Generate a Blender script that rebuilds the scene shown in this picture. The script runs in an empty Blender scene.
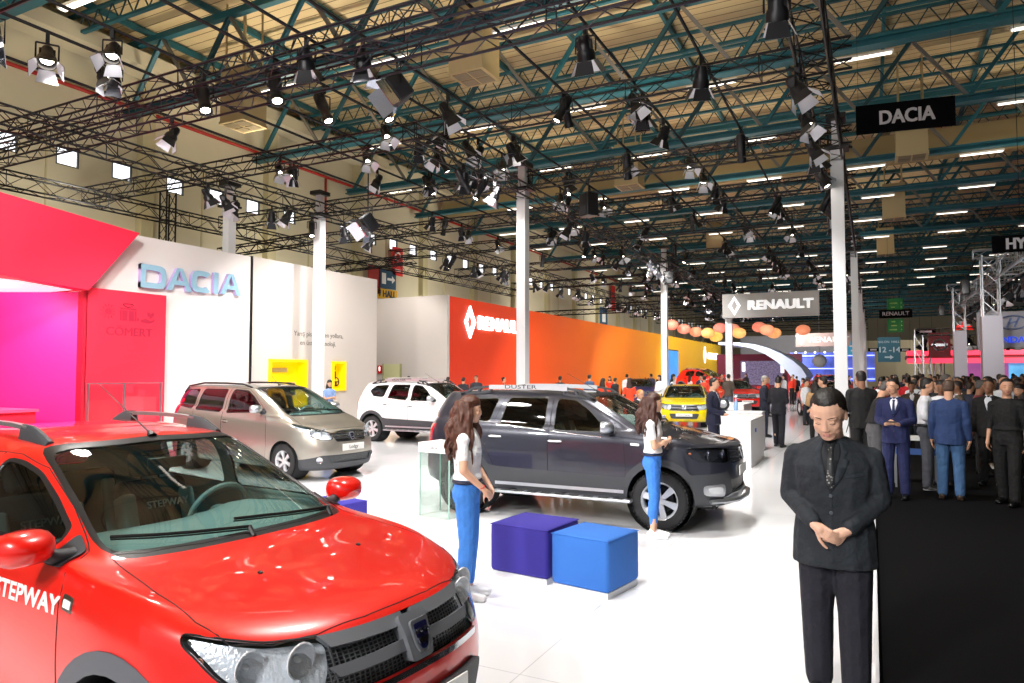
import bpy, bmesh, math, random
import numpy as np
from mathutils import Vector, Matrix
from mathutils.bvhtree import BVHTree
from mathutils.geometry import tessellate_polygon
random.seed(7); PI = math.pi
sc = bpy.context.scene; COL = sc.collection

# ---------------- camera ----------------
FPX, CAMH = 700.0, 1.885
cd = bpy.data.cameras.new('camera'); cam = bpy.data.objects.new('camera', cd); COL.objects.link(cam)
cd.sensor_width = 36.0; cd.lens = FPX/1024*36.0; cd.clip_start = .05; cd.clip_end = 400
cam.location = (0, 0, CAMH)
cam.rotation_euler = (math.radians(90+2.5766), 0, math.radians(27.1925))
sc.camera = cam
# ---------------- world, exposure, stage light and added fill light ----------------
sc.view_settings.view_transform = 'Standard'; sc.view_settings.look = 'None'
sc.view_settings.gamma = 1; sc.view_settings.use_curve_mapping = False
sc.view_settings.exposure = 0.0
w = bpy.data.worlds.new('world'); sc.world = w; w.use_nodes = True
w.node_tree.nodes['Background'].inputs[0].default_value = (.93, .95, 1, 1)
w.node_tree.nodes['Background'].inputs[1].default_value = .45
sc.cycles.max_bounces = 6; sc.cycles.diffuse_bounces = 3; sc.cycles.glossy_bounces = 3
sc.cycles.transparent_max_bounces = 24; sc.cycles.transmission_bounces = 3
sc.cycles.caustics_reflective = False; sc.cycles.caustics_refractive = False
sc.cycles.sample_clamp_indirect = 4

def spot(loc, tgt, power, ang=60, size=.25, col=(1, .97, .93), blend=.6):
    l = bpy.data.lights.new('stage_and_fill_light', 'SPOT'); l.energy = power; l.color = col  # one name for the stage lamps and the added fill spots
    l.spot_size = math.radians(ang); l.spot_blend = blend; l.shadow_soft_size = size
    o = bpy.data.objects.new('stage_and_fill_light', l); COL.objects.link(o); o.location = loc
    o.rotation_euler = (Vector(tgt)-Vector(loc)).to_track_quat('-Z', 'Y').to_euler()
    return o
for lx, ly, tx, ty, pw in [
    (-2.6, 4.5, -3, 5.5, 1500), (-7.4, 4.5, -7, 6, 1500), (-12, 5, -13, 8, 1300),
    (-2.6, 9.5, -3, 11, 1700), (-8, 9.5, -8, 11, 1700), (-12.5, 9.5, -14, 12, 1500),
    (-3, 15, -3.5, 17.5, 1800), (-8.5, 15, -8.5, 18, 1800), (-13, 15, -16, 17.5, 1500),
    (-4, 22, -4, 25, 1900), (-10, 22, -11, 25, 1900), (-8, 28.5, -9, 34, 1900), (-1.6, 35.5, -2.2, 38, 1500), (-12, 31, -13, 35, 1900),
    (-6, 42, -6, 46, 2400), (-12, 44, -13, 50, 2400), (-6, 56, -6, 62, 2600), (-12, 60, -14, 68, 2600)]:
    spot((lx, ly, 7.0), (tx, ty, 0), pw, 105, .35)
for lx, ly, tx, ty, tz, pw in [(-9, -3, -9, 12, 1, 3200), (-3.5, -5, -4.5, 8, .6, 2600), (-12, 7, -17, 12, 3, 1300), (-12, 17, -17, 20, 3, 1300), (-11.5, 28, -17, 30, 3, 700),
    (-11, 36, -17, 38, 3, 800), (-11, 44, -17, 46, 3, 900), (-11, 52, -17, 54, 3, 900), (-11, 60, -17, 62, 3, 1000), (-11, 68, -17, 70, 3, 1100), (-11, 76, -17, 78, 3, 1100), (-11, 84, -17, 86, 3, 1100)]:
    spot((lx, ly, 6.9), (tx, ty, tz), pw, 90 if ly < 25 else 140, .3, blend=.6 if ly < 25 else 1.)

for lx, ly, lz, tx, ty, tz, pw in [(-9, 62, 6, -10, 73, 1.5, 900), (-9, 86, 6.5, -9, 100, 4, 2500), (2, 88, 6.5, 2.5, 100, 4.5, 1400), (5, 100, 5, 5, 110, 3, 1200), (2.8, 24, 4.2, 4.3, 30, 5.6, 700), (2.6, 34, 4.2, 4.2, 42, 5.2, 700), (10, 52, 5, 8, 60, 1, 1200)]:  # unseen spots added to brighten the far booths and the silver truss
    spot((lx, ly, lz), (tx, ty, tz), pw, 120, .3, blend=1.)
# unseen uplights added to brighten the roof
for lx, ly, pw in [(-17, 6, 1500), (-6, 7, 1300), (-18, 18, 1500), (-7, 19, 1400), (4, 16, 800), (-17, 32, 800), (-6, 33, 650), (6, 32, 520), (-14, 50, 450), (0, 50, 420), (-10, 72, 380), (6, 74, 380), (0, 105, 500)]:
    spot((lx, ly, 8.3), (lx, ly+.5, 14), pw, 165, .5, (1, .86, .66), 1.)
for ly in (3, 12, 22, 34, 48, 64):  # unseen washers added to brighten the left wall
    spot((-19.3, ly, 6.4), (-24, ly+1.5, 8.6), 700, 150, .5, (1, .95, .82), 1.)
spot((-1.2, -2.5, 4.2), (-.3, 4.6, 1.2), 620, 40, .25, (1, .98, .95)); spot((-2.6, -3.5, 4.6), (-2.8, 5.5, .9), 900, 55, .35); spot((-18.2, 23.5, 6.4), (-19.3, 26.9, 2.5), 500, 90, .3); spot((4.5, 6, 7), (1.6, 12.5, 1), 260, 60, .4)  # first three: unseen fill added for the bowed man, the women, the recess wall
# ---------------- materials ----------------
MATS = {}
def srgb(h):
    if isinstance(h, str):
        h = h.lstrip('#'); c = [int(h[i:i+2], 16)/255 for i in (0, 2, 4)]
    else: c = h
    return tuple(x/12.92 if x <= .04045 else ((x+.055)/1.055)**2.4 for x in c)
def mat(name, col='#808080', rough=.5, metal=0., coat=0., noise=0., nscale=20., bump=0., bscale=60., emit=None, es=1., spec=.5, alpha=None):
    if name in MATS: return MATS[name]
    m = bpy.data.materials.new(name); m.use_nodes = True; MATS[name] = m
    nt = m.node_tree; b = nt.nodes['Principled BSDF']; c = srgb(col)
    b.inputs['Base Color'].default_value = (*c, 1); b.inputs['Roughness'].default_value = rough
    b.inputs['Metallic'].default_value = metal; b.inputs['Specular IOR Level'].default_value = spec
    b.inputs['Coat Weight'].default_value = coat; b.inputs['Coat Roughness'].default_value = .03
    m.diffuse_color = (*c, 1)
    if noise or bump:
        tc = nt.nodes.new('ShaderNodeTexCoord')
    if noise:
        n = nt.nodes.new('ShaderNodeTexNoise'); n.inputs['Scale'].default_value = nscale; n.inputs['Detail'].default_value = 4
        nt.links.new(tc.outputs['Object'], n.inputs['Vector'])
        r = nt.nodes.new('ShaderNodeValToRGB')
        r.color_ramp.elements[0].position = .3; r.color_ramp.elements[1].position = .7
        r.color_ramp.elements[0].color = (*[x*(1-noise) for x in c], 1); r.color_ramp.elements[1].color = (*[min(1, x*(1+noise)) for x in c], 1)
        nt.links.new(n.outputs['Fac'], r.inputs['Fac']); nt.links.new(r.outputs['Color'], b.inputs['Base Color'])
    if bump:
        n2 = nt.nodes.new('ShaderNodeTexNoise'); n2.inputs['Scale'].default_value = bscale; n2.inputs['Detail'].default_value = 3
        nt.links.new(tc.outputs['Object'], n2.inputs['Vector'])
        bp = nt.nodes.new('ShaderNodeBump'); bp.inputs['Strength'].default_value = bump; bp.inputs['Distance'].default_value = .01 if bscale > 30 else .04
        nt.links.new(n2.outputs['Fac'], bp.inputs['Height']); nt.links.new(bp.outputs['Normal'], b.inputs['Normal'])
    if emit:
        b.inputs['Emission Color'].default_value = (*srgb(emit), 1); b.inputs['Emission Strength'].default_value = es
    return m
def glass(name, tint='#e8f4f0', refl=1.0, ior=1.5):
    if name in MATS: return MATS[name]
    m = bpy.data.materials.new(name); m.use_nodes = True; MATS[name] = m; nt = m.node_tree; nt.nodes.clear()
    o = nt.nodes.new('ShaderNodeOutputMaterial'); mx = nt.nodes.new('ShaderNodeMixShader')
    t = nt.nodes.new('ShaderNodeBsdfTransparent'); g = nt.nodes.new('ShaderNodeBsdfGlossy'); lw = nt.nodes.new('ShaderNodeLayerWeight'); pw = nt.nodes.new('ShaderNodeMath'); pw.operation = 'POWER'; pw.inputs[1].default_value = 4.; fr = nt.nodes.new('ShaderNodeMath'); fr.operation = 'MULTIPLY_ADD'; lw.inputs[0].default_value = .5; fr.inputs[1].default_value = .9; fr.inputs[2].default_value = .045 if ior > 1.4 else .02
    t.inputs[0].default_value = (*srgb(tint), 1); g.inputs['Roughness'].default_value = .02; g.inputs[0].default_value = (refl, refl, refl, 1)
    nt.links.new(lw.outputs['Facing'], pw.inputs[0]); nt.links.new(pw.outputs[0], fr.inputs[0])
    nt.links.new(fr.outputs[0], mx.inputs[0]); nt.links.new(t.outputs[0], mx.inputs[1]); nt.links.new(g.outputs[0], mx.inputs[2]); nt.links.new(mx.outputs[0], o.inputs[0])
    m.diffuse_color = (*srgb(tint), .3)
    return m
def paint(name, col, metal=.25, rough=.32):
    return mat(name, col, rough, metal, coat=1.0)

# ---------------- object helpers ----------------
def tag(o, label=None, cat=None, group=None, kind=None):
    if label: o['label'] = label
    if cat: o['category'] = cat
    if group: o['group'] = group
    if kind: o['kind'] = kind
    return o
def thing(name, label, cat, loc=(0, 0, 0), rz=0., group=None):
    o = bpy.data.objects.new(name, None); COL.objects.link(o); o.location = loc; o.rotation_euler = (0, 0, rz)
    o.empty_display_size = .1
    return tag(o, label, cat, group)
def kids(o): return [c for c in bpy.data.objects if c.parent == o]
KID = {}
def link(name, me, parent=None):
    o = bpy.data.objects.new(name, me); COL.objects.link(o)
    if parent: o.parent = parent; KID.setdefault(parent.name, []).append(o)
    return o
def copy_tree(o, parent=None):
    c = o.copy(); COL.objects.link(c); c.parent = parent
    if parent: KID.setdefault(parent.name, []).append(c)
    for ch in list(KID.get(o.name, [])): copy_tree(ch, c)
    return c
def recolor(o, frm, to):
    """swap a material on this copy only"""
    if o.type in ('MESH', 'FONT'):
        for s in o.material_slots:
            if s.material == frm: s.link = 'OBJECT'; s.material = to
    for ch in KID.get(o.name, []): recolor(ch, frm, to)

def frame(d):
    d = Vector(d).normalized(); up = Vector((0, 0, 1)) if abs(d.z) < .95 else Vector((1, 0, 0))
    a = d.cross(up).normalized(); b = a.cross(d).normalized(); return d, a, b
class MB:
    def __init__(s): s.v = []; s.f = []; s.m = []; s.mats = []; s.cm = 0
    def mat(s, m):
        if m not in s.mats: s.mats.append(m)
        s.cm = s.mats.index(m); return s
    def add(s, vs, fs):
        o = len(s.v); s.v += [tuple(v) for v in vs]; s.f += [tuple(i+o for i in f) for f in fs]; s.m += [s.cm]*len(fs); return s
    def box(s, c, d, rz=0., M=None, bev=0.):
        hx, hy, hz = d[0]/2, d[1]/2, d[2]/2
        if bev:
            bm = bmesh.new(); bmesh.ops.create_cube(bm, size=1)
            for v in bm.verts: v.co = Vector((v.co.x*d[0], v.co.y*d[1], v.co.z*d[2]))
            bmesh.ops.bevel(bm, geom=list(bm.edges), offset=bev, segments=3, affect='EDGES', profile=.5)
            vs = [v.co.copy() for v in bm.verts]; bm.verts.index_update(); fs = [[v.index for v in f.verts] for f in bm.faces]; bm.free()
        else:
            vs = [Vector((x, y, z)) for x in (-hx, hx) for y in (-hy, hy) for z in (-hz, hz)]
            fs = [(0, 1, 3, 2), (4, 6, 7, 5), (0, 4, 5, 1), (2, 3, 7, 6), (0, 2, 6, 4), (1, 5, 7, 3)]
        R = M if M is not None else Matrix.Rotation(rz, 3, 'Z'); c = Vector(c)
        return s.add([R@v+c for v in vs], fs)
    def bar(s, a, b, wd, ht=None):
        """rectangular bar a->b"""
        a, b = Vector(a), Vector(b); ht = ht or wd; d, x, y = frame(b-a)
        vs = [p+x*wd/2*i+y*ht/2*j for p in (a, b) for i, j in ((-1, -1), (1, -1), (1, 1), (-1, 1))]
        return s.add(vs, [(3, 2, 1, 0), (4, 5, 6, 7)]+[(i, (i+1) % 4, 4+(i+1) % 4, 4+i) for i in range(4)])
    def tube(s, pts, r, n=6, caps=True, closed=False):
        pts = [Vector(p) for p in pts]; rs = r if isinstance(r, (list, tuple)) else [r]*len(pts); k = len(pts)
        vs = []; prev = None
        for i, p in enumerate(pts):
            t = (pts[(i+1) % k]-pts[i-1]) if (closed or 0 < i < k-1) else (pts[1]-pts[0] if i == 0 else pts[-1]-pts[-2])
            if t.length < 1e-9: t = Vector((0, 0, 1))
            t.normalize()
            if prev is None: _, a, b = frame(t)
            else:
                a = prev-t*prev.dot(t)
                if a.length < 1e-6: _, a, b = frame(t)
                a.normalize(); b = a.cross(t)
            prev = a
            for j in range(n):
                an = 2*PI*j/n; vs.append(p+(a*math.cos(an)+b*math.sin(an))*rs[i])
        fs = []
        for i in range(k if closed else k-1):
            i2 = (i+1) % k
            for j in range(n): fs.append((i*n+j, i2*n+j, i2*n+(j+1) % n, i*n+(j+1) % n))
        if caps and not closed: fs += [tuple(range(n)), tuple(reversed(range((k-1)*n, k*n)))]
        return s.add(vs, fs)
    def lathe(s, prof, c=(0, 0, 0), ax=(0, 0, 1), n=24, a0=0., a1=2*PI):
        """prof = [(r,h)...] around axis through c"""
        d, a, b = frame(ax); c = Vector(c); full = abs(a1-a0-2*PI) < 1e-6; m = n if full else n+1; vs = []
        for r, h in prof:
            for j in range(m):
                an = a0+(a1-a0)*j/n; vs.append(c+d*h+(a*math.cos(an)+b*math.sin(an))*r)
        fs = []
        for i in range(len(prof)-1):
            for j in range(n): fs.append((i*m+j, i*m+(j+1) % m, (i+1)*m+(j+1) % m, (i+1)*m+j))
        return s.add(vs, fs)
    def ell(s, c, r, n=10, M=None):
        vs = []; fs = []; c = Vector(c); R = M or Matrix.Identity(3)
        for i in range(n+1):
            th = PI*i/n
            for j in range(2*n): ph = PI*j/n; vs.append(R@Vector((r[0]*math.sin(th)*math.cos(ph), r[1]*math.sin(th)*math.sin(ph), r[2]*math.cos(th)))+c)
        for i in range(n):
            for j in range(2*n): fs.append((i*2*n+j, (i+1)*2*n+j, (i+1)*2*n+(j+1) % (2*n), i*2*n+(j+1) % (2*n)))
        return s.add(vs, fs)
    def prism(s, poly, o, ex, ey, dn):
        """polygon (2D) in frame ex,ey at o, extruded by dn"""
        o, ex, ey, dn = Vector(o), Vector(ex), Vector(ey), Vector(dn); n = len(poly)
        A = [o+ex*x+ey*y for x, y in poly]; B = [p+dn for p in A]
        tri = tessellate_polygon([[Vector((x, y, 0)) for x, y in poly]])
        fs = [t for t in tri]+[tuple(i+n for i in reversed(t)) for t in tri]+[(i, (i+1) % n, n+(i+1) % n, n+i) for i in range(n)]
        return s.add(A+B, fs)
    def mesh(s, name, smooth=False, merge=0.):
        me = bpy.data.meshes.new(name); bm = bmesh.new()
        vs = [bm.verts.new(v) for v in s.v]
        for f, m in zip(s.f, s.m):
            if len(set(f)) < 3: continue
            try: fc = bm.faces.new([vs[i] for i in f]); fc.material_index = m; fc.smooth = bool(smooth)
            except ValueError: pass
        bmesh.ops.remove_doubles(bm, verts=bm.verts, dist=merge or 1e-6)
        bmesh.ops.recalc_face_normals(bm, faces=bm.faces)
        bm.to_mesh(me); bm.free()
        for m in s.mats: me.materials.append(m)
        if smooth and smooth is not True: me.set_sharp_from_angle(angle=math.radians(smooth))
        return me
    def build(s, name, m=None, parent=None, smooth=False, merge=0.):
        if m is not None and not s.mats: s.mats = [m]
        return link(name, s.mesh(name, smooth, merge), parent)
def simple(name, m, parent=None, smooth=False, **k):
    """one-shot: simple('x', mat, parent, box=(c,d)) """
    b = MB()
    for kk, a in k.items():
        kk = kk.rstrip('0123456789')
        getattr(b, kk)(*a) if isinstance(a, tuple) else getattr(b, kk)(**a)
    return b.build(name, m, parent, smooth)
_tc = {}
def text_mesh(txt, size=1., depth=.01, bold=0., align='CENTER', wscale=1.):
    """text as mesh lying in XY, returns (verts, faces)"""
    k = (txt, size, depth, bold, align, wscale)
    if k in _tc: return _tc[k]
    cu = bpy.data.curves.new('t', 'FONT'); cu.body = txt; cu.size = size; cu.extrude = depth/2; cu.offset = bold; cu.align_x = align; cu.align_y = 'CENTER'; cu.resolution_u = 3
    o = bpy.data.objects.new('t', cu); COL.objects.link(o); dg = bpy.context.evaluated_depsgraph_get(); dg.update()
    me = o.evaluated_get(dg).to_mesh(); vs = [Vector((v.co.x*wscale, v.co.y, v.co.z)) for v in me.vertices]; fs = [tuple(p.vertices) for p in me.polygons]
    o.evaluated_get(dg).to_mesh_clear(); bpy.data.objects.remove(o); bpy.data.curves.remove(cu)
    _tc[k] = (vs, fs); return vs, fs
def text(mb, txt, o, ex, ey, size, depth=.01, bold=0., align='CENTER', wscale=1.):
    vs, fs = text_mesh(txt, size, depth, 0., align, wscale); o, ex, ey = Vector(o), Vector(ex).normalized(), Vector(ey).normalized(); n = ex.cross(ey)
    for k, (i, j) in enumerate(((-1, -1), (1, -1), (1, 1), (-1, 1)) if bold else ((0, 0),)):   # heavier strokes by stacking shifted copies
        mb.add([o+ex*(v.x+i*bold)+ey*(v.y+j*bold*.6)+n*(v.z+k*.0004) for v in vs], fs)
    return mb
def struct(name, m, parent=None, **k):
    o = simple(name, m, parent, **k)
    if not parent: o['kind'] = 'structure'
    return o
# ================= CARS =================
from mathutils.interpolate import poly_3d_calc
def crom(P, sub, closed):
    """non-uniform Catmull-Rom along axis 0; P[n,m,3] -> refined"""
    n = len(P)
    if closed: Q = np.concatenate([P[-1:], P, P[:2]]); segs = n
    else: Q = P; segs = n-3
    out = []
    for i in range(segs):
        p0, p1, p2, p3 = Q[i], Q[i+1], Q[i+2], Q[i+3]
        d = lambda a, b: np.maximum(np.linalg.norm(a-b, axis=-1, keepdims=True), 1e-4)**.5
        t0 = 0; t1 = d(p0, p1); t2 = t1+d(p1, p2); t3 = t2+d(p2, p3)
        for k in range(sub):
            t = t1+(t2-t1)*k/sub
            A1 = (t1-t)/t1*p0+t/t1*p1; A2 = (t2-t)/(t2-t1)*p1+(t-t1)/(t2-t1)*p2; A3 = (t3-t)/(t3-t2)*p2+(t-t2)/(t3-t2)*p3
            B1 = (t2-t)/t2*A1+t/t2*A2; B2 = (t3-t)/(t3-t1)*A2+(t-t1)/(t3-t1)*A3
            out.append((t2-t)/(t2-t1)*B1+(t-t1)/(t2-t1)*B2)
    if not closed: out.append(Q[-2])
    return np.stack(out)
# control table of a five-door car: rows bottom -> roof centre, columns nose centre -> side -> tail centre (x forward, y left, mid-axle origin)
XS = [
 [1.95, 1.94, 1.88, 1.72, 1.52, 1.28, .88, .38, -.10, -.60, -1.25, -1.66, -1.82, -1.86],
 [2.07, 2.06, 1.98, 1.78, 1.55, 1.30, .88, .38, -.10, -.60, -1.25, -1.72, -1.91, -1.94],
 [2.12, 2.10, 2.01, 1.80, 1.56, 1.30, .88, .38, -.10, -.60, -1.25, -1.73, -1.94, -1.97],
 [2.12, 2.10, 2.01, 1.80, 1.56, 1.30, .88, .38, -.10, -.60, -1.25, -1.73, -1.94, -1.97],
 [2.075, 2.055, 1.96, 1.775, 1.55, 1.30, .88, .38, -.10, -.60, -1.25, -1.73, -1.92, -1.95],
 [2.01, 1.985, 1.89, 1.735, 1.52, 1.28, .87, .38, -.10, -.60, -1.25, -1.72, -1.90, -1.93],
 [1.90, 1.88, 1.79, 1.65, 1.46, 1.25, .85, .38, -.10, -.60, -1.25, -1.69, -1.86, -1.89],
 [1.50, 1.49, 1.44, 1.36, 1.24, 1.08, .80, .37, -.10, -.60, -1.25, -1.68, -1.84, -1.87],
 [1.08, 1.07, 1.03, .97, .90, .84, .70, .35, -.10, -.60, -1.25, -1.66, -1.80, -1.83],
 [.60, .60, .57, .51, .45, .39, .29, .10, -.14, -.6, -1.22, -1.56, -1.69, -1.72],
 [.11, .11, .09, .05, -.01, -.08, -.16, -.24, -.36, -.7, -1.17, -1.44, -1.55, -1.58],
 [.01, .01, -.01, -.04, -.09, -.15, -.22, -.30, -.42, -.7, -1.1, -1.35, -1.47, -1.51],
 [-.06, -.07, -.1, -.13, -.18, -.22, -.3, -.38, -.48, -.72, -1.0, -1.2, -1.3, -1.35]]
YS = [
 [0, .33, .60, .78, .86, .89, .90, .90, .90, .90, .89, .84, .56, 0],
 [0, .36, .64, .84, .94, .965, .965, .965, .965, .965, .965, .91, .61, 0],
 [0, .36, .66, .87, .96, .985, .985, .985, .985, .985, .985, .935, .62, 0],
 [0, .36, .66, .87, .97, 1.0, 1.0, 1.0, 1.0, 1.0, 1.0, .94, .62, 0],
 [0, .36, .65, .85, .955, .99, .995, 1.0, 1.0, 1.0, 1.0, .93, .61, 0],
 [0, .36, .63, .83, .935, .965, .98, .985, .985, .985, .975, .90, .60, 0],
 [0, .34, .59, .775, .88, .915, .94, .95, .95, .95, .935, .86, .58, 0],
 [0, .32, .55, .72, .83, .865, .91, .925, .925, .925, .905, .82, .56, 0],
 [0, .30, .52, .68, .765, .805, .865, .895, .895, .895, .87, .77, .53, 0],
 [0, .28, .47, .63, .71, .745, .785, .81, .82, .82, .795, .69, .47, 0],
 [0, .27, .44, .57, .63, .655, .675, .685, .69, .69, .67, .58, .40, 0],
 [0, .2, .33, .44, .5, .53, .545, .55, .555, .555, .54, .46, .32, 0],
 [0]*14]
ZS = [
 [.20, .20, .20, .20, .20, .20, .21, .21, .21, .21, .22, .24, .26, .26],
 [.26, .26, .26, .26, .26, .26, .26, .26, .26, .26, .27, .30, .32, .32],
 [.42, .42, .42, .42, .42, .42, .42, .42, .42, .42, .43, .45, .46, .46],
 [.60, .60, .60, .60, .60, .61, .62, .62, .62, .63, .64, .64, .64, .64],
 [.76, .76, .76, .77, .78, .79, .80, .80, .80, .81, .82, .82, .82, .82],
 [.855, .855, .855, .875, .90, .925, .94, .94, .945, .95, .97, .98, .98, .98],
 [.905, .905, .91, .93, .965, .99, 1.015, 1.02, 1.03, 1.04, 1.06, 1.07, 1.07, 1.07],
 [.98, .98, .98, .99, 1.005, 1.02, 1.045, 1.055, 1.065, 1.075, 1.095, 1.11, 1.11, 1.11],
 [1.055, 1.055, 1.058, 1.06, 1.065, 1.068, 1.075, 1.085, 1.09, 1.10, 1.12, 1.15, 1.15, 1.15],
 [1.285, 1.285, 1.28, 1.275, 1.27, 1.27, 1.275, 1.29, 1.30, 1.30, 1.31, 1.33, 1.34, 1.34],
 [1.495, 1.495, 1.49, 1.48, 1.47, 1.465, 1.465, 1.468, 1.472, 1.48, 1.48, 1.475, 1.48, 1.48],
 [1.515, 1.515, 1.512, 1.51, 1.51, 1.51, 1.512, 1.515, 1.525, 1.53, 1.525, 1.51, 1.505, 1.50],
 [1.52, 1.52, 1.522, 1.525, 1.528, 1.53, 1.535, 1.538, 1.545, 1.548, 1.54, 1.53, 1.52, 1.515]]
TAB = np.stack([np.array(XS), np.array(YS), np.array(ZS)], -1)

class Shell:
    def __init__(s, sp, sub=6):
        T = TAB.copy()
        xs_lo = sp.get('x_lo'); 
        for r in range(13):
            m = sp.get('xmap', {}).get(r) or sp.get('xmap', {}).get('lo' if r < 8 else 'hi')
            if m: T[r, :, 0] = np.interp(T[r, :, 0], *zip(*sorted(m)))
        T[:, :, 1] *= sp['W']
        for r0, k in sp.get('wmul', {}).items(): T[r0, :, 1] *= k
        if 'zmap' in sp:
            for c in range(14):
                f = np.clip((T[5, c, 0]+1.9)/3.9, 0, 1); A = sp['zmap']
                T[:, c, 2] = np.interp(T[:, c, 2], A[0], [a*(1-f)+b*f for a, b in zip(A[1], A[2])])
        for (r, c, dx, dy, dz) in sp.get('tweak', []): T[r, c] += (dx, dy, dz)
        ring = np.concatenate([T, (T[:, 12:0:-1]*np.array([1, -1, 1]))], 1)  # 26 cols
        top = ring[11].copy(); ghost = top[[(26-i) % 26 for i in range(26)]]
        bot = 2*ring[0]-ring[1]
        full = np.concatenate([bot[None], ring, ghost[None]], 0)
        g = crom(full, sub, False); g = crom(np.swapaxes(g, 0, 1), sub, True)   # [cols, rows, 3]
        s.nc, s.nr = g.shape[0], g.shape[1]
        V = [Vector(p) for p in g.reshape(-1, 3)]
        F = [(i*s.nr+j, ((i+1) % s.nc)*s.nr+j, ((i+1) % s.nc)*s.nr+j+1, i*s.nr+j+1) for i in range(s.nc) for j in range(s.nr-1)]
        bm = bmesh.new(); bv = [bm.verts.new(v) for v in V]
        for f in F: bm.faces.new([bv[i] for i in f])
        bmesh.ops.remove_doubles(bm, verts=bm.verts, dist=.0008)
        bmesh.ops.recalc_face_normals(bm, faces=bm.faces)
        up = sum(f.normal.z*f.calc_area() for f in bm.faces if f.calc_center_median().z > 1.3)
        if up < 0: bmesh.ops.reverse_faces(bm, faces=bm.faces)
        bm.normal_update(); bm.verts.ensure_lookup_table(); bm.faces.ensure_lookup_table()
        s.sv = [v.co.copy() for v in bm.verts]; s.sn = [v.normal.copy() for v in bm.verts]; s.sf = [[v.index for v in f.verts] for f in bm.faces]
        s.bvh = BVHTree.FromPolygons(s.sv, s.sf); s.bm = bm
        s.reg = bm.faces.layers.int.new('reg'); s.names = ['body']
        s.H = max(v.z for v in s.sv)
    def nrm(s, p):
        co, n, i, d = s.bvh.find_nearest(p)
        if i is None: return Vector((0, 0, 1))
        ids = s.sf[i]; w = poly_3d_calc([s.sv[k] for k in ids], co); r = Vector((0, 0, 0))
        for k, q in zip(ids, w): r += s.sn[k]*q
        return r.normalized() if r.length > 1e-6 else n
    def pr(s, ax, p): return (p.x, p.z) if ax == 'side' else (p.y, p.z) if ax in ('front', 'rear') else (p.x, p.y)
    def flt(s, ax, sd, f):
        c, n = f.calc_center_median(), f.normal
        if ax == 'side': return c.y*sd > .25 and n.y*sd > .12
        if ax == 'front': return n.x > .10 and c.x > -.3
        if ax == 'rear': return n.x < -.12 and c.x < -1.0
        return n.z > .2 and c.z > .6
    def cut(s, name, ax, poly, sd=1, only=None):
        if name not in s.names: s.names.append(name)
        rid = s.names.index(name); bm = s.bm; n = len(poly)
        xs = [p[0] for p in poly]; ys = [p[1] for p in poly]; B = (min(xs), max(xs), min(ys), max(ys))
        def cand():
            o = []
            for f in bm.faces:
                q = [s.pr(ax, v.co) for v in f.verts]
                if max(a[0] for a in q) < B[0] or min(a[0] for a in q) > B[1] or max(a[1] for a in q) < B[2] or min(a[1] for a in q) > B[3]: continue
                if s.flt(ax, sd, f) and (only is None or s.names[f[s.reg]] in only): o.append(f)
            return o
        C = cand()
        for i in range(n):
            a, b = poly[i], poly[(i+1) % n]; e = 1e-5
            lo = (min(a[0], b[0])-e, min(a[1], b[1])-e); hi = (max(a[0], b[0])+e, max(a[1], b[1])+e); sel = []
            for f in C:
                if not f.is_valid: continue
                q = [s.pr(ax, v.co) for v in f.verts]
                if max(t[0] for t in q) < lo[0] or min(t[0] for t in q) > hi[0] or max(t[1] for t in q) < lo[1] or min(t[1] for t in q) > hi[1]: continue
                sg = [(b[0]-a[0])*(t[1]-a[1])-(b[1]-a[1])*(t[0]-a[0]) for t in q]
                if min(sg) < 0 < max(sg): sel.append(f)
            if not sel: continue
            d = (b[0]-a[0], b[1]-a[1]); nn = (-d[1], d[0])
            if ax == 'side': co, no = Vector((a[0], 0, a[1])), Vector((nn[0], 0, nn[1]))
            elif ax in ('front', 'rear'): co, no = Vector((0, a[0], a[1])), Vector((0, nn[0], nn[1]))
            else: co, no = Vector((a[0], a[1], 0)), Vector((nn[0], nn[1], 0))
            es = {e_ for f in sel for e_ in f.edges}; vs = {v for f in sel for v in f.verts}
            r = bmesh.ops.bisect_plane(bm, geom=list(vs)+list(es)+sel, dist=1e-6, plane_co=co, plane_no=no.normalized())
            C = list({*C, *[g for g in r['geom'] if isinstance(g, bmesh.types.BMFace)]})
        def inside(x, y):
            k = False; j = n-1
            for i in range(n):
                xi, yi = poly[i]; xj, yj = poly[j]
                if (yi > y) != (yj > y) and x < (xj-xi)*(y-yi)/(yj-yi)+xi: k = not k
                j = i
            return k
        for f in cand():
            if inside(*s.pr(ax, f.calc_center_median())): f[s.reg] = rid
    def hit(s, ax, a, b, sd=1):
        if ax == 'side': o, d = Vector((a, 3*sd, b)), Vector((0, -sd, 0))
        elif ax == 'front': o, d = Vector((4, a, b)), Vector((-1, 0, 0))
        elif ax == 'rear': o, d = Vector((-4, a, b)), Vector((1, 0, 0))
        else: o, d = Vector((a, b, 4)), Vector((0, 0, -1))
        co, n, i, _ = s.bvh.ray_cast(o, d)
        if co is None: co = s.bvh.find_nearest(o+d*2.5)[0]
        return co, s.nrm(co)
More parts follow.
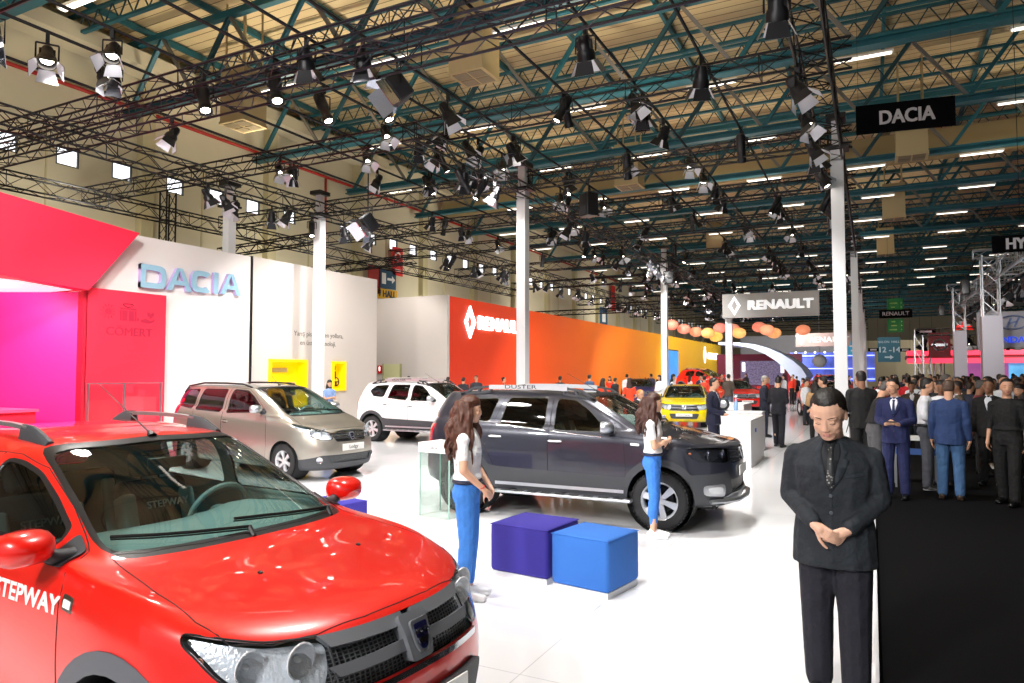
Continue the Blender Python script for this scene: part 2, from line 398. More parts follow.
    def patch(s, mb, poly, ax, sd=1, off=.004, thick=.01, step=.06):
        """slab that follows the body surface over a 2D outline"""
        bm = bmesh.new(); vs = [bm.verts.new((x, y, 0)) for x, y in poly]; bm.faces.new(vs)
        xs = [p[0] for p in poly]; ys = [p[1] for p in poly]
        for k in range(int(min(xs)/step), int(max(xs)/step)+2):
            bmesh.ops.bisect_plane(bm, geom=list(bm.verts)+list(bm.edges)+list(bm.faces), plane_co=(k*step, 0, 0), plane_no=(1, 0, 0))
        for k in range(int(min(ys)/step), int(max(ys)/step)+2):
            bmesh.ops.bisect_plane(bm, geom=list(bm.verts)+list(bm.edges)+list(bm.faces), plane_co=(0, k*step, 0), plane_no=(0, 1, 0))
        bmesh.ops.triangulate(bm, faces=[f for f in bm.faces if len(f.verts) > 4])
        bm.verts.index_update(); H = [s.hit(ax, v.co.x, v.co.y, sd) for v in bm.verts]; n = len(H)
        A = [c+m*(off+thick) for c, m in H]; Bq = [c+m*(off-.003) for c, m in H]
        fs = [tuple(v.index for v in f.verts) for f in bm.faces]; F = list(fs)+[tuple(i+n for i in reversed(f)) for f in fs]
        for e in bm.edges:
            if len(e.link_faces) == 1: i, j = e.verts[0].index, e.verts[1].index; F.append((i, j, j+n, i+n))
        bm.free(); return mb.add(A+Bq, F)
    def line(s, mb, pts, ax, sd=1, r=.003, off=0., n=5, step=.05):
        P = []
        for (x0, y0), (x1, y1) in zip(pts, pts[1:]):
            k = max(1, int(math.hypot(x1-x0, y1-y0)/step))
            for i in range(k): t = i/k; P.append((x0+(x1-x0)*t, y0+(y1-y0)*t))
        P.append(pts[-1]); out = []
        for a, b in P: c, m = s.hit(ax, a, b, sd); out.append(c+m*off)
        return mb.tube(out, r, n)
    def text(s, mb, txt, c, ax, sd, size, off=.004, depth=.003, bold=.002, tilt=0., wscale=1.):
        vs, fs = text_mesh(txt, size, depth, 0., 'CENTER', wscale); sgn = {'side': -sd, 'front': 1, 'rear': -1, 'top': 1}[ax]
        ct, st = math.cos(tilt), math.sin(tilt)
        for i_, j_ in ((-1, -1), (1, -1), (1, 1), (-1, 1)) if bold else ((0, 0),):
            out = []
            for v in vs:
                x, y = v.x*ct-v.y*st+i_*bold, v.x*st+v.y*ct+j_*bold
                p, m = s.hit(ax, c[0]+x*sgn, c[1]+y, sd); out.append(p+m*(off+v.z))
            mb.add(out, fs)
        return mb
    def extract(s, info, root, lining):
        """one mesh per region. info[name] = (part_name, material, parent_region, shift, lined)"""
        objs = {}
        order = sorted([n for n in s.names if n in info], key=lambda n: info[n][2] is not None)
        for nm in order:
            part, m, par, sh, lined = info[nm]; rid = s.names.index(nm)
            fc = [f for f in s.bm.faces if f[s.reg] == rid]
            if not fc: continue
            idx = {}; vs = []; ns = []
            for f in fc:
                for v in f.verts:
                    if v not in idx: idx[v] = len(vs); k = s.nrm(v.co); vs.append(v.co+k*sh); ns.append(k)
            F = [[idx[v] for v in f.verts] for f in fc]; n = len(vs); mi = [0]*len(F)
            if lined:
                vs = vs+[v-k*.014 for v, k in zip(vs, ns)]; ns = ns+[-k for k in ns]
                F2 = [[i+n for i in reversed(f)] for f in F]; mi += [1]*len(F2)
                be = {}
                for f in F:
                    for a, b in zip(f, f[1:]+f[:1]): be[(a, b)] = 1
                rim = [[b, a, a+n, b+n] for (a, b) in be if (b, a) not in be]
                F = F+F2+rim; mi += [0]*len(rim)
            me = bpy.data.meshes.new(part); me.from_pydata(vs, [], F); me.update()
            me.materials.append(m)
            if lined: me.materials.append(lining); me.polygons.foreach_set('material_index', mi)
            me.polygons.foreach_set('use_smooth', [True]*len(F))
            me.normals_split_custom_set_from_vertices([tuple(k) for k in ns])
            objs[nm] = link(part, me, objs.get(par, root) if par else root)
        return objs

RUB = mat('tyre_rubber', '#1b1b1d', .75); PLA = mat('dark_grey_plastic', '#34363b', .55, bump=.15, bscale=300); BLK = mat('black_plastic', '#101012', .4)
GAP = mat('panel_gap', '#120808', .8); CHR = mat('chrome', '#e2e4e8', .12, 1.0); ALU = mat('satin_aluminium', '#c4c8ce', .32, .9)
LIN = mat('cabin_lining', '#a9bab8', .8); DASH = mat('dashboard_plastic', '#6c8082', .6); SEATM = mat('seat_fabric', '#2c3337', .85, bump=.2, bscale=200)
SEATL = mat('light_seat_fabric', '#9fb0ae', .85); GREY = mat('grey_paint', '#73767c', .42, .3); DARKIN = mat('dark_interior', '#15171a', .8)
WSG = glass('windshield_glass', '#dcefe9'); SDG = glass('side_glass', '#8f9c9a'); TNG = glass('tinted_glass', '#3a3f42'); LENS = glass('lamp_lens', '#f2f6fa', 1., 1.45)
RIM = mat('alloy_wheel', '#d6d9de', .32, .45); WHT = mat('white_plate', '#f2f2f0', .4); DKT = mat('dark_text', '#2a2c30', .5); LAMPCH = mat('lamp_reflector', '#f2f5fa', .2, .35, bump=.5, bscale=60)
AMB = mat('amber_lamp', '#d2641e', .3, coat=1); REDL = mat('tail_lamp_red', '#c01222', .25, coat=1)
def mesh_grille():
    m = mat('mesh_grille', '#26282b', .35)
    nt = m.node_tree; b = nt.nodes['Principled BSDF']; tc = nt.nodes.new('ShaderNodeTexCoord'); vo = nt.nodes.new('ShaderNodeTexVoronoi')
    vo.feature = 'DISTANCE_TO_EDGE'; vo.inputs['Scale'].default_value = 42; vo.inputs['Randomness'].default_value = .12
    r = nt.nodes.new('ShaderNodeValToRGB'); r.color_ramp.elements[0].position = .10; r.color_ramp.elements[1].position = .22
    r.color_ramp.elements[0].color = (.11, .12, .13, 1); r.color_ramp.elements[1].color = (.006, .006, .007, 1)
    mp = nt.nodes.new('ShaderNodeMapping'); mp.inputs['Scale'].default_value = (0, 1, 1.7)
    nt.links.new(tc.outputs['Object'], mp.inputs[0]); nt.links.new(mp.outputs[0], vo.inputs['Vector']); nt.links.new(vo.outputs['Distance'], r.inputs[0]); nt.links.new(r.outputs[0], b.inputs['Base Color'])
    bp = nt.nodes.new('ShaderNodeBump'); bp.inputs['Strength'].default_value = 1; bp.invert = True; bp.inputs['Distance'].default_value = .01
    nt.links.new(vo.outputs['Distance'], bp.inputs['Height']); nt.links.new(bp.outputs[0], b.inputs['Normal'])
    return m
HONEY = mesh_grille()

def make_wheel(root, x, y, R=.33, W=.2, spokes=6, rimr=.205, two=False, name='wheel'):
    sd = 1 if y > 0 else -1; c = (x, y, R); ax = (0, sd, 0); t = MB(); h = W/2
    prof = [(rimr, -h*.9), (rimr+.03, -h), (R-.045, -h), (R-.012, -h*.82), (R, -h*.6), (R, h*.6), (R-.012, h*.82), (R-.045, h), (rimr+.03, h), (rimr, h*.9)]
    t.lathe(prof, c, ax, 40)
    for k in range(44):   # tread blocks
        a = 2*PI*k/44
        for q in (-.5, .5):
            M = Matrix.Rotation(a+(q*.03), 3, 'Y'); p = Vector(c)+M@Vector((0, q*h, R-.004)); t.box(p, (.026, h*.85, .014), M=M)
    w = t.build('tyre', RUB, root, 35); r = MB(); r.mat(RIM)
    r.lathe([(rimr-.004, -h*.85), (rimr-.02, -h*.5), (rimr-.03, h*.45), (rimr-.012, h*.8), (rimr+.008, h*.92), (rimr+.01, h*.86)], c, ax, 40)
    out = Vector(c)+Vector(ax)*h*.62; _, ea, eb = frame(ax)
    for k in range(spokes):
        for dv in ((-.09, .09) if two else (0,)):
            a = 2*PI*k/spokes+.3+dv; d = ea*math.cos(a)+eb*math.sin(a); tn = d.cross(Vector(ax))
            w0, w1 = (.028, .034) if two else (.05, .085)
            p0 = out+d*.045; p1 = out+d*(rimr-.015)+Vector(ax)*h*.1
            q = [p0-tn*w0/2, p0+tn*w0/2, p1+tn*w1/2, p1-tn*w1/2]; back = Vector(ax)*-.03; r.add(q+[v+back for v in q], [(0, 1, 2, 3), (7, 6, 5, 4)]+[(i, (i+1) % 4, 4+(i+1) % 4, 4+i) for i in range(4)])
    r.lathe([(0, .012), (.03, .012), (.05, .004), (.065, -.03)], out, ax, 20)
    r.mat(BLK); r.lathe([(0, .0), (.15, .0), (.16, -.02)], Vector(c)-Vector(ax)*.01, ax, 24)
    r.mat(DARKIN); r.lathe([(0, -h*.6), (rimr-.03, -h*.6)], c, ax, 24)
    r.build('rim', None, w, 35)
    return w
def seat(root, x, y, z, back=True, txt=None, width=.5):
    b = MB(); b.mat(SEATM); b.box((x+.05, y, z+.12), (.50, width, .16), bev=.05)
    M = Matrix.Rotation(-.30, 3, 'Y'); b.box(Vector((x-.22, y, z+.47)), (.13, width*.94, .60), M=M, bev=.05)
    b.mat(SEATL)
    for q in (-1, 1): b.box(Vector((x-.17, y+q*width*.40, z+.44)), (.15, .09, .50), M=M, bev=.03)
    o = b.build('seat', None, root, 40)
    h = MB(); h.box(Vector((x-.31, y, z+.86)), (.10, .27, .17), M=M, bev=.045)
    for q in (-.06, .06): h.tube([(x-.27, y+q, z+.70), (x-.31, y+q, z+.82)], .007)
    h.build('headrest', SEATM, o, 40)
    if txt:
        t = MB(); text(t, txt, Vector((x-.075, y, z+.62)), (0, 1, 0), (-.30, 0, .95), .065, .003, .001); t.build('seat_lettering', WHT, o)
    return o
def interior(root, sp):
    wsx = sp['cowl']; b = MB(); W = sp['W']; zb = sp['belt']; fl = sp.get('floor', .30)
    b.mat(DARKIN); b.box(((wsx-1.75)/2, 0, fl), (wsx+1.75, 2*W-.16, .04))
    b.build('cabin_floor', None, root)
    d = MB(); d.mat(DASH); xf = wsx-.10
    sec = [(xf, zb-.06), (xf-.25, zb-.015), (xf-.50, zb-.03), (xf-.60, zb-.09), (xf-.58, zb-.30), (xf-.45, zb-.45), (xf, zb-.5)]
    n = 10; vs = []; fs = []
    for i in range(n+1):
        yy = (-1+2*i/n)*(W-.13); dz = .045*math.exp(-((yy-.36)/.2)**2)
        for x, z in sec: vs.append((x-.06*(yy/W)**2*2, yy, z+(dz if xf-.55 < x < xf-.1 else 0)))
    m = len(sec)
    for i in range(n):
        for j in range(m): fs.append((i*m+j, i*m+(j+1) % m, (i+1)*m+(j+1) % m, (i+1)*m+j))
    fs += [tuple(range(m)), tuple(reversed(range(n*m, n*m+m)))]; d.add(vs, fs)
    d.mat(BLK); d.box((xf-.6, 0, zb-.2), (.03, .26, .2)); o = d.build('dashboard', None, root, 40)
    s = MB(); c = Vector((wsx-.80, .36, zb-.07)); ax = Vector((-.9, 0, .42)).normalized(); _, ea, eb = frame(ax)
    s.tube([c+(ea*math.cos(a)+eb*math.sin(a))*.185 for a in [2*PI*i/32 for i in range(32)]], .016, 8, closed=True)
    s.ell(c-ax*.015, (.06, .06, .05), 8)
    for a in (0, PI, PI*1.5): s.bar(c, c+(ea*math.cos(a)+eb*math.sin(a))*.18, .035, .015)
    s.tube([c, c-ax*.22], .03, 8); s.build('steering_wheel', DASH, o, 40)
    z0 = fl+.08; tx = sp.get('seattext')
    for yy in (-.36, .36): seat(root, wsx-1.25, yy, z0, txt=tx)
    seat(root, wsx-2.1, 0, z0, width=1.2)
    b = MB(); b.mat(BLK); b.box((sp['wstop'][0]+.12, 0, sp['wstop'][1]-.11), (.02, .23, .065), bev=.01); b.bar((sp['wstop'][0]+.12, 0, sp['wstop'][1]-.08), (sp['wstop'][0]+.08, 0, sp['wstop'][1]), .02)
    b.build('rear_view_mirror', None, root, 40)

def circ(cx, cz, r, a0=0, a1=360, n=24): return [(cx+r*math.cos(math.radians(a0+(a1-a0)*i/n)), cz+r*math.sin(math.radians(a0+(a1-a0)*i/n))) for i in range(n+1)]
def rnd(poly, r=.04, k=3):
    out = []; n = len(poly)
    for i in range(n):
        p, a, b = Vector(poly[i]), Vector(poly[i-1]), Vector(poly[(i+1) % n]); da, db = a-p, b-p; q = min(r, da.length*.45, db.length*.45)
        s0, s1 = p+da.normalized()*q, p+db.normalized()*q
        for j in range(k+1): t = j/k; v = s0*(1-t)**2+p*2*t*(1-t)+s1*t*t; out.append((v.x, v.y))
    return out
def grow(poly, d):
    """offset polygon outwards by d"""
    P = [Vector(p) for p in poly]; n = len(P); ar = sum(P[i].x*P[(i+1) % n].y-P[(i+1) % n].x*P[i].y for i in range(n)); sg = 1 if ar > 0 else -1; out = []
    for i in range(n):
        a, b = (P[i]-P[i-1]), (P[(i+1) % n]-P[i])
        if a.length < 1e-6 or b.length < 1e-6: out.append(tuple(P[i])); continue
        a.normalize(); b.normalize(); m = Vector((a.y+b.y, -(a.x+b.x)))
        m = m.normalized()*sg if m.length > 1e-6 else Vector((a.y, -a.x))*sg
        out.append((P[i].x+m.x*d, P[i].y+m.y*d))
    return out

def build_car(sp, root, pm):
    """cuts windows, doors, lamps and arches out of the body shell and dresses them"""
    S = Shell(sp, sp.get('sub', 6)); fa, ra = sp['fa'], sp['ra']; W = sp['W']; R = sp['R']; clad = sp.get('clad')
    lite = sp.get('lite'); arch = sp['arch']; mirror_y = lambda poly: [(-a, b) for a, b in poly]
    both = (-1, 1)
    S.cut('hood', 'top', sp['hood'])
    S.cut('bumper', 'front', sp['bumper'])
    S.cut('windshield_trim', 'front', grow(sp['ws'], .022)); S.cut('windshield', 'front', sp['ws'])
    S.cut('rear_window', 'rear', sp['rw'])
    for sd in both:
        L = 'l' if sd > 0 else 'r'
        for dn in ('fdoor', 'rdoor'):
            if dn in sp: S.cut(dn+L, 'side', sp[dn], sd)
        if 'bodyclad' in sp: S.cut('clad'+L, 'side', sp['bodyclad'], sd)
        for i, (own, poly) in enumerate(sp['glass']):
            pl = rnd(poly, .05); S.cut(f'rub{i}{L}', 'side', grow(pl, .016), sd); S.cut(f'gl{i}{L}', 'side', pl, sd)
        for ax in (fa, ra):
            if clad: S.cut(f'arch{"f" if ax > 0 else "b"}{L}', 'side', circ(ax, R+.02, arch+.085, -35, 215), sd)
            S.cut('hole', 'side', circ(ax, R+.02, arch, -60, 240), sd)
        S.cut('lamp'+L, 'front', sp['lamp'] if sd > 0 else mirror_y(sp['lamp']))
        S.cut('tail'+L, 'rear', sp['tail'] if sd > 0 else mirror_y(sp['tail']))
    S.cut('grille', 'front', sp['grille'])
    if 'lowgrille' in sp: S.cut('lowgrille', 'front', sp['lowgrille'])
    if 'lip' in sp: S.cut('lip', 'front', sp['lip'], only=['body', 'bumper'])
    info = {'body': ('body', pm, None, 0, 1), 'hood': ('hood', pm, None, .001, 1), 'bumper': ('front_bumper', pm, None, 0, 1),
            'windshield_trim': ('windshield_trim', BLK, None, .0005, 1), 'windshield': ('windshield', WSG, None, -.004, 0), 'rear_window': ('rear_window', TNG, None, -.004, 0),
            'grille': ('grille', HONEY, None, -.028, 0), 'lowgrille': ('lower_grille', HONEY, None, -.02, 0), 'lip': ('bumper_skirt', PLA, 'bumper', .002, 1)}
    for L in 'lr':
        info['fdoor'+L] = ('front_door', pm, None, 0, 1); info['rdoor'+L] = ('rear_door', pm, None, 0, 1); info['clad'+L] = ('side_cladding', PLA, None, .006, 1)
        for k in 'fb': info['arch'+k+L] = ('wheel_arch_trim', sp.get('archmat', PLA), None, .008, 1)
        info['lamp'+L] = ('headlight', LENS, None, .002, 0); info['tail'+L] = ('tail_light', REDL, None, .003, 1)
        for i, (own, _) in enumerate(sp['glass']):
            o = (own+L) if own in sp else None
            info[f'rub{i}{L}'] = ('window_seal', BLK, o, -.001, 1); info[f'gl{i}{L}'] = ('window_glass', SDG if i == 0 else sp.get('rearglass', TNG), o, -.006, 0)
    O = S.extract(info, root, LIN if sp.get('lightlining', True) else DARKIN)
    par = lambda nm: O.get(nm, root)
    # panel gaps
    for sd in both:
        L = 'l' if sd > 0 else 'r'
        for dn in ('fdoor', 'rdoor'):
            if dn in sp:
                g = MB(); S.line(g, sp[dn]+[sp[dn][0]], 'side', sd, .0035, -.0012); g.build('door_gap', GAP, par(dn+L), 60)
        if 'handle' in sp:
            for nm, (hx, hz) in zip(('fdoor', 'rdoor'), sp['handle']):
                h = MB(); h.mat(sp.get('handlemat', pm)); P = [S.hit('side', hx+d, hz, sd) for d in (-.09, -.05, .05, .09)]
                h.tube([c+n*o for (c, n), o in zip(P, (.004, .028, .028, .004))], [.009, .014, .014, .009], 8)
                h.mat(BLK); S.patch(h, rnd([(hx-.07, hz-.03), (hx+.05, hz-.03), (hx+.05, hz+.025), (hx-.07, hz+.025)], .02), 'side', sd, -.002, .003)
                h.build('door_handle', None, par(nm+L), 40)
        # mirror
        mx, mz = sp['mirror']; c, n = S.hit('side', mx, mz, sd); y0 = c.y
        mb = MB(); mb.mat(pm if not sp.get('chromemirror') else ALU)
        M = Matrix.Rotation(-.15*sd, 3, 'Z'); cc = Vector((mx, y0+sd*.17, mz+.05))
        vs = []; fs = []; prof = [(.10, 0.02), (.085, .55), (.045, .86), (.0, 1.0), (-.045, 1.0), (-.055, .93)]; nn = 16
        for px, q in prof:
            for j in range(nn):
                a = 2*PI*j/nn; ca, sa = math.cos(a), math.sin(a); vs.append(M@Vector((px, .115*q*math.copysign(abs(ca)**.7, ca), .075*q*math.copysign(abs(sa)**.7, sa)+.0))+cc)
        for i in range(len(prof)-1):
            for j in range(nn): fs.append((i*nn+j, (i+1)*nn+j, (i+1)*nn+(j+1) % nn, i*nn+(j+1) % nn))
        fs.append(tuple(range(nn))); mb.add(vs, fs)
        mb.mat(PLA); mb.add([M@Vector((-.05, .105*math.cos(2*PI*j/nn), .066*math.sin(2*PI*j/nn)))+cc for j in range(nn)], [tuple(range(nn))])
        mb.tube([(mx+.02, y0-sd*.01, mz-.02), (mx+.01, y0+sd*.05, mz-.01), (mx, y0+sd*.12, mz+.02)], [.045, .035, .03], 8)
        m_ = mb.build('wing_mirror', None, root, 50)
        b = MB(); S.patch(b, rnd([(mx-.06, mz-.045), (mx+.07, mz-.045), (mx+.08, mz+.0), (mx-.04, mz+.06)], .02), 'side', sd, .002, .008); b.build('mirror_base', PLA, m_, 40)
        # headlamp bowl
        pl = sp['lamp'] if sd > 0 else mirror_y(sp['lamp']); hb = MB(); RF = sp.get('lampmat', LAMPCH); hb.mat(RF); S.patch(hb, pl, 'front', sd, -.05, .004, .05)
        cy = sum(p[0] for p in pl)/len(pl); cz = sum(p[1] for p in pl)/len(pl)
        for dy, rr in ((-.10*sd, .062), (.05*sd, .058)):
            h_, n_ = S.hit('front', cy+dy, cz); p0 = h_+Vector((-.05, 0, 0)); hb.mat(RF); hb.lathe([(0, -.02), (.02, -.018), (rr*.7, 0), (rr, .035)], p0, (1, 0, 0), 18); hb.lathe([(rr, .035), (rr+.006, .036), (rr+.006, .03)], p0, (1, 0, 0), 18)
            hb.mat(WHT); hb.ell(p0+Vector((.01, 0, 0)), (.02, .012, .012), 6)
        h_, n_ = S.hit('front', cy+.17*sd, cz+.02); hb.mat(AMB); hb.ell(h_-n_*.035, (.02, .016, .016), 6)
        hb.build('lamp_reflector', None, par('lamp'+L), 40)
        e = MB(); S.line(e, pl+[pl[0]], 'front', 1, .004, -.001); e.build('lamp_frame', BLK, par('lamp'+L), 40)
        for ax in (fa, ra):   # inner wheel arch
            a_ = MB(); y1, y2 = sd*(W-.02), sd*(W-.36); prof = [(arch+.01, 0), (arch+.01, abs(y1-y2)), (.04, abs(y1-y2))]
            a_.lathe(prof, (ax, y1, R+.02), (0, -sd, 0), 24); a_.build('wheel_arch_liner', DARKIN, root, 40)
            make_wheel(root, ax, sd*(W-.115), R, sp.get('tw', .21), sp.get('spokes', 6), sp.get('rimr', .205), sp.get('two', False))
    g = MB(); hp = sp['hood']; S.line(g, hp+[hp[0]], 'top', 1, .0035, -.0012); g.build('hood_gap', GAP, par('hood'), 60)
    # underside
    u = MB(); u.mat(DARKIN); u.box((.05, 0, sp.get('floor', .30)-.05), (fa-ra-2*arch-.05, 2*W-.26, .10)); u.box((fa+.35, 0, .30), (.5, 1.15, .12)); u.box((ra-.25, 0, .36), (.55, 1.15, .12)); u.build('underbody', None, root)
    sp['extra'](S, root, O, pm)
    interior(root, sp); S.bm.free()
    return S

def antenna(S, root, x, L=.6, lean=.9):
    b = MB(); c, n = S.hit('top', x, 0); b.tube([c-n*.005, c+Vector((-.03, 0, .025))], [.03, .012], 8); b.tube([c+Vector((-.02, 0, .015)), c+Vector((-.02-L*lean, 0, .015+L*math.sqrt(max(.05, 1-lean**2))))], [.0045, .002], 6)
    b.build('antenna', BLK, root, 40)
def wipers(S, root, cowl, zc):
    for y0, y1 in ((.52, -.08), (-.05, -.62)):
        b = MB(); P = [S.hit('front', y0+(y1-y0)*t, zc+.012+.035*t) for t in (0, .25, .5, .75, 1)]
        b.tube([c+n*(.03) for c, n in P], .008, 6); b.tube([c+n*.014 for c, n in P], [.004]*5, 4); b.tube([P[0][0]+P[0][1]*.03, P[0][0]+Vector((.05, 0, -.015))], .012, 6)
        b.build('wiper', BLK, root, 40)
def rails(S, root, x0, x1, y, foot, bar=None, h=.055, solid=True, m=PLA):
    for sd in (-1, 1):
        b = MB()
        def pt(x, hh, yy=y): c, n = S.hit('top', x, sd*yy); return c+Vector((0, 0, hh))
        b.mat(m)
        for xa, xb in ((x1, x1-foot), (x0, x0+foot)):     # moulded feet
            n = 9; vs = []; fs = []
            for i in range(n):
                t = i/(n-1); x = xa+(xb-xa)*t; hh = h*math.sin(PI/2*min(1, t*1.25))+.004
                c = pt(x, 0)
                for dy, dz in ((-.028, -.012), (-.020, hh*.8), (-.008, hh+.010), (.010, hh+.010), (.022, hh*.8), (.03, -.012)): vs.append((c.x, c.y+dy, c.z+dz))
            for i in range(n-1):
                for j in range(6): fs.append((i*6+j, i*6+(j+1) % 6, (i+1)*6+(j+1) % 6, (i+1)*6+j))
            fs += [tuple(range(6)), tuple(reversed(range((n-1)*6, n*6)))]; b.add(vs, fs)
        r_ = b.build('roof_rail', None, root, 40)
        b = MB(); n = 10; P = [pt(x0+foot*.8+(x1-x0-1.6*foot)*i/(n-1), h-.004) for i in range(n)]
        for p, q in zip(P, P[1:]): b.bar(p, q, .034, .024)
        b.build('rail_bar', bar or m, r_)
def badge_dacia(mb, c, n, k=1.):
    """shield badge with a chrome rim and lettering"""
    ex = Vector((0, 1, 0)); ey = n.cross(ex).normalized()*-1
    if ey.z < 0: ey = -ey
    out = rnd([(-.050*k, .062*k), (.050*k, .062*k), (.036*k, -.030*k), (.018*k, -.06*k), (-.018*k, -.06*k), (-.036*k, -.030*k)], .015*k)
    inn = [(a*.74, b*.78) for a, b in out]
    mb.mat(ALU); mb.prism(out, c, ex, ey, n*.012)
    mb.mat(mat('badge_blue_black', '#14163c', .2, coat=1)); mb.prism(inn, c+n*.006, ex, ey, n*.009)
    mb.mat(CHR); mb.prism([(-.03*k, -.004*k), (.03*k, -.004*k), (.02*k, -.026*k), (-.02*k, -.026*k)], c+n*.006, ex, ey, n*.012)
    text(mb, 'DACIA', c+n*.016+ey*.018*k, ex, ey, .026*k, .003, .0004)
# ---------- the three stand models ----------
def sandero_extra(S, root, O, pm):
    gr = O['grille']; b = MB(); b.mat(GREY)
    for sd in (-1, 1):    # grille bars
        for z0, z1, h in ((.805, .835, .040), (.715, .735, .040)):
            S.patch(b, [(sd*.03, z0-.005), (sd*.40, z1-.025), (sd*.43, z1-.025+h), (sd*.03, z0+h)], 'front', 1, -.014, .022, .05)
    S.patch(b, rnd([(-.085, .83), (.085, .83), (.065, .66), (-.065, .66)], .02), 'front', 1, -.02, .05, .04)
    b.build('grille_bars', None, gr, 40)
    c, n = S.hit('front', 0, .745); n = Vector((.95, 0, .3)).normalized(); bb = MB(); badge_dacia(bb, c+n*.034, n, 1.15); bb.build('badge', None, root, 40)
    t = MB(); S.patch(t, [(-.46, .615), (.46, .615), (.48, .64), (-.48, .64)], 'front', 1, .0, .010, .05); t.build('chrome_strip', CHR, gr, 40)
    p = MB(); p.mat(PLA); S.patch(p, rnd([(-.40, .34), (.40, .34), (.46, .52), (-.46, .52)], .04), 'front', 1, .0, .03, .06); o = p.build('plate_holder', None, O['bumper'], 40)
    q = MB(); q.mat(WHT); q.box((2.175, 0, .475), (.008, .52, .11), bev=.003); q.mat(DKT); text(q, 'Sandero Stepway', (2.181, 0, .475), (0, 1, 0), (0, 0, 1), .055, .002); q.build('license_plate', None, o)
    antenna(S, root, .08, .66, .90); wipers(S, root, 1.0, 1.06)
    rails(S, root, -1.30, -.02, .50, .30, ALU, .06)
    for sd in (-1, 1):
        t = MB(); S.text(t, 'STEPWAY', (.60, .895), 'side', sd, .105, .002, .002, .0028, wscale=1.25); t.build('door_lettering', WHT, O['fdoor'+('l' if sd > 0 else 'r')])
        t = MB(); t.mat(CHR); S.patch(t, rnd([(.915, .895), (1.0, .885), (1.0, .945), (.915, .955)], .015), 'side', sd, .0, .006, .03); t.mat(WHT); S.patch(t, [(.93, .905), (.985, .90), (.985, .93), (.93, .935)], 'side', sd, .007, .002, .03); t.build('fender_badge', None, root, 40)
    j = MB(); j.mat(BLK)
    for yy in (-.3, .3): c, n = S.hit('top', 1.45, yy); j.ell(c+n*.004, (.014, .010, .008), 6)
    j.build('washer_jet', None, O['hood'])
SAN = dict(archmat=mat('arch_grey', '#595c63', .5), W=.872, R=.325, fa=1.295, ra=-1.295, arch=.365, clad=True, cowl=1.0, belt=1.09, wstop=(.12, 1.47), floor=.32, sub=8, seattext='STEPWAY',
    hood=[(.90, .665), (1.36, .715), (1.62, .722), (1.78, .69), (1.88, .58), (1.95, .42), (1.985, .2), (1.99, 0), (1.985, -.2), (1.95, -.42), (1.88, -.58), (1.78, -.69), (1.62, -.722), (1.36, -.715), (.90, -.665), (.98, -.55), (1.04, -.3), (1.05, 0), (1.04, .3), (.98, .55)],
    bumper=[(-.80, .26), (.80, .26), (.80, .60), (.42, .655), (-.42, .655), (-.80, .60)],
    ws=rnd([(-.655, 1.075), (.655, 1.075), (.545, 1.455), (.45, 1.472), (0, 1.482), (-.45, 1.472), (-.545, 1.455)], .04),
    rw=rnd([(-.56, 1.17), (.56, 1.17), (.47, 1.43), (-.47, 1.43)], .06),
    fdoor=[(.88, .36), (.90, .60), (.88, .96), (.80, 1.08), (.52, 1.235), (.18, 1.39), (-.08, 1.445), (-.22, 1.45), (-.22, .36)],
    rdoor=[(-.225, .36), (-.225, 1.45), (-.9, 1.445), (-1.08, 1.35), (-1.10, 1.1), (-1.02, .82), (-.90, .62), (-.84, .36)],
    glass=[('fdoor', [(.62, 1.105), (.60, 1.15), (.42, 1.245), (.16, 1.36), (-.02, 1.405), (-.16, 1.415), (-.16, 1.10)]),
           ('rdoor', [(-.29, 1.105), (-.29, 1.415), (-.84, 1.41), (-.98, 1.34), (-1.02, 1.13)])],
    lamp=rnd([(.40, .85), (.60, .862), (.775, .905), (.79, .87), (.745, .76), (.66, .665), (.47, .655), (.41, .72)], .03),
    tail=[(.60, .85), (.80, .85), (.78, 1.12), (.62, 1.12)],
    grille=rnd([(-.405, .845), (-.43, .74), (-.48, .645), (.48, .645), (.43, .74), (.405, .845), (.2, .848), (-.2, .848)], .02),
    handle=[(-.10, .93), (-.92, .95)], mirror=(.72, 1.075), rearglass=glass('light_side_glass', '#a9b8b6'), handlemat=None, extra=sandero_extra, spokes=5, rimr=.205)
SAN['handlemat'] = PLA

def lodgy_extra(S, root, O, pm):
    gr = O['grille']; b = MB(); b.mat(CHR)
    for z in (.685, .745, .805):
        for sd in (-1, 1): S.patch(b, [(sd*.06, z), (sd*(.40+(z-.68)*.5), z+.008), (sd*(.41+(z-.68)*.5), z+.026), (sd*.06, z+.022)], 'front', 1, -.02, .02, .06)
    b.build('grille_bars', None, gr, 40)
    c, n = S.hit('front', 0, .74); n = Vector((.95, 0, .3)).normalized(); bb = MB(); badge_dacia(bb, c+n*.01, n, 1.15); bb.build('badge', None, root, 40)
    q = MB(); q.mat(WHT); c, n = S.hit('front', 0, .56); q.box(c+Vector((.012, 0, 0)), (.012, .52, .12), bev=.003); q.mat(DKT); text(q, 'Lodgy', c+Vector((.020, 0, 0)), (0, 1, 0), (0, 0, 1), .09, .002); q.build('license_plate', None, O['bumper'])
    for sd in (-1, 1):
        f = MB(); c, n = S.hit('front', sd*.63, .36); f.mat(CHR); f.lathe([(.0, .004), (.045, .012), (.056, .016), (.06, 0)], c+n*.002, n, 16); f.build('fog_light', None, O['bumper'], 40)
        b = MB(); b.mat(BLK); P = [S.hit('top', x, sd*.56)[0]+Vector((0, 0, h)) for x, h in ((-1.95, .0), (-1.8, .04), (-1.3, .05), (-.6, .05), (-.1, .045), (.18, .0))]; b.tube(P, .017, 8); b.build('roof_rail', None, root, 60)
    antenna(S, root, .25, .42, .8); wipers(S, root, 1.4, 1.13)
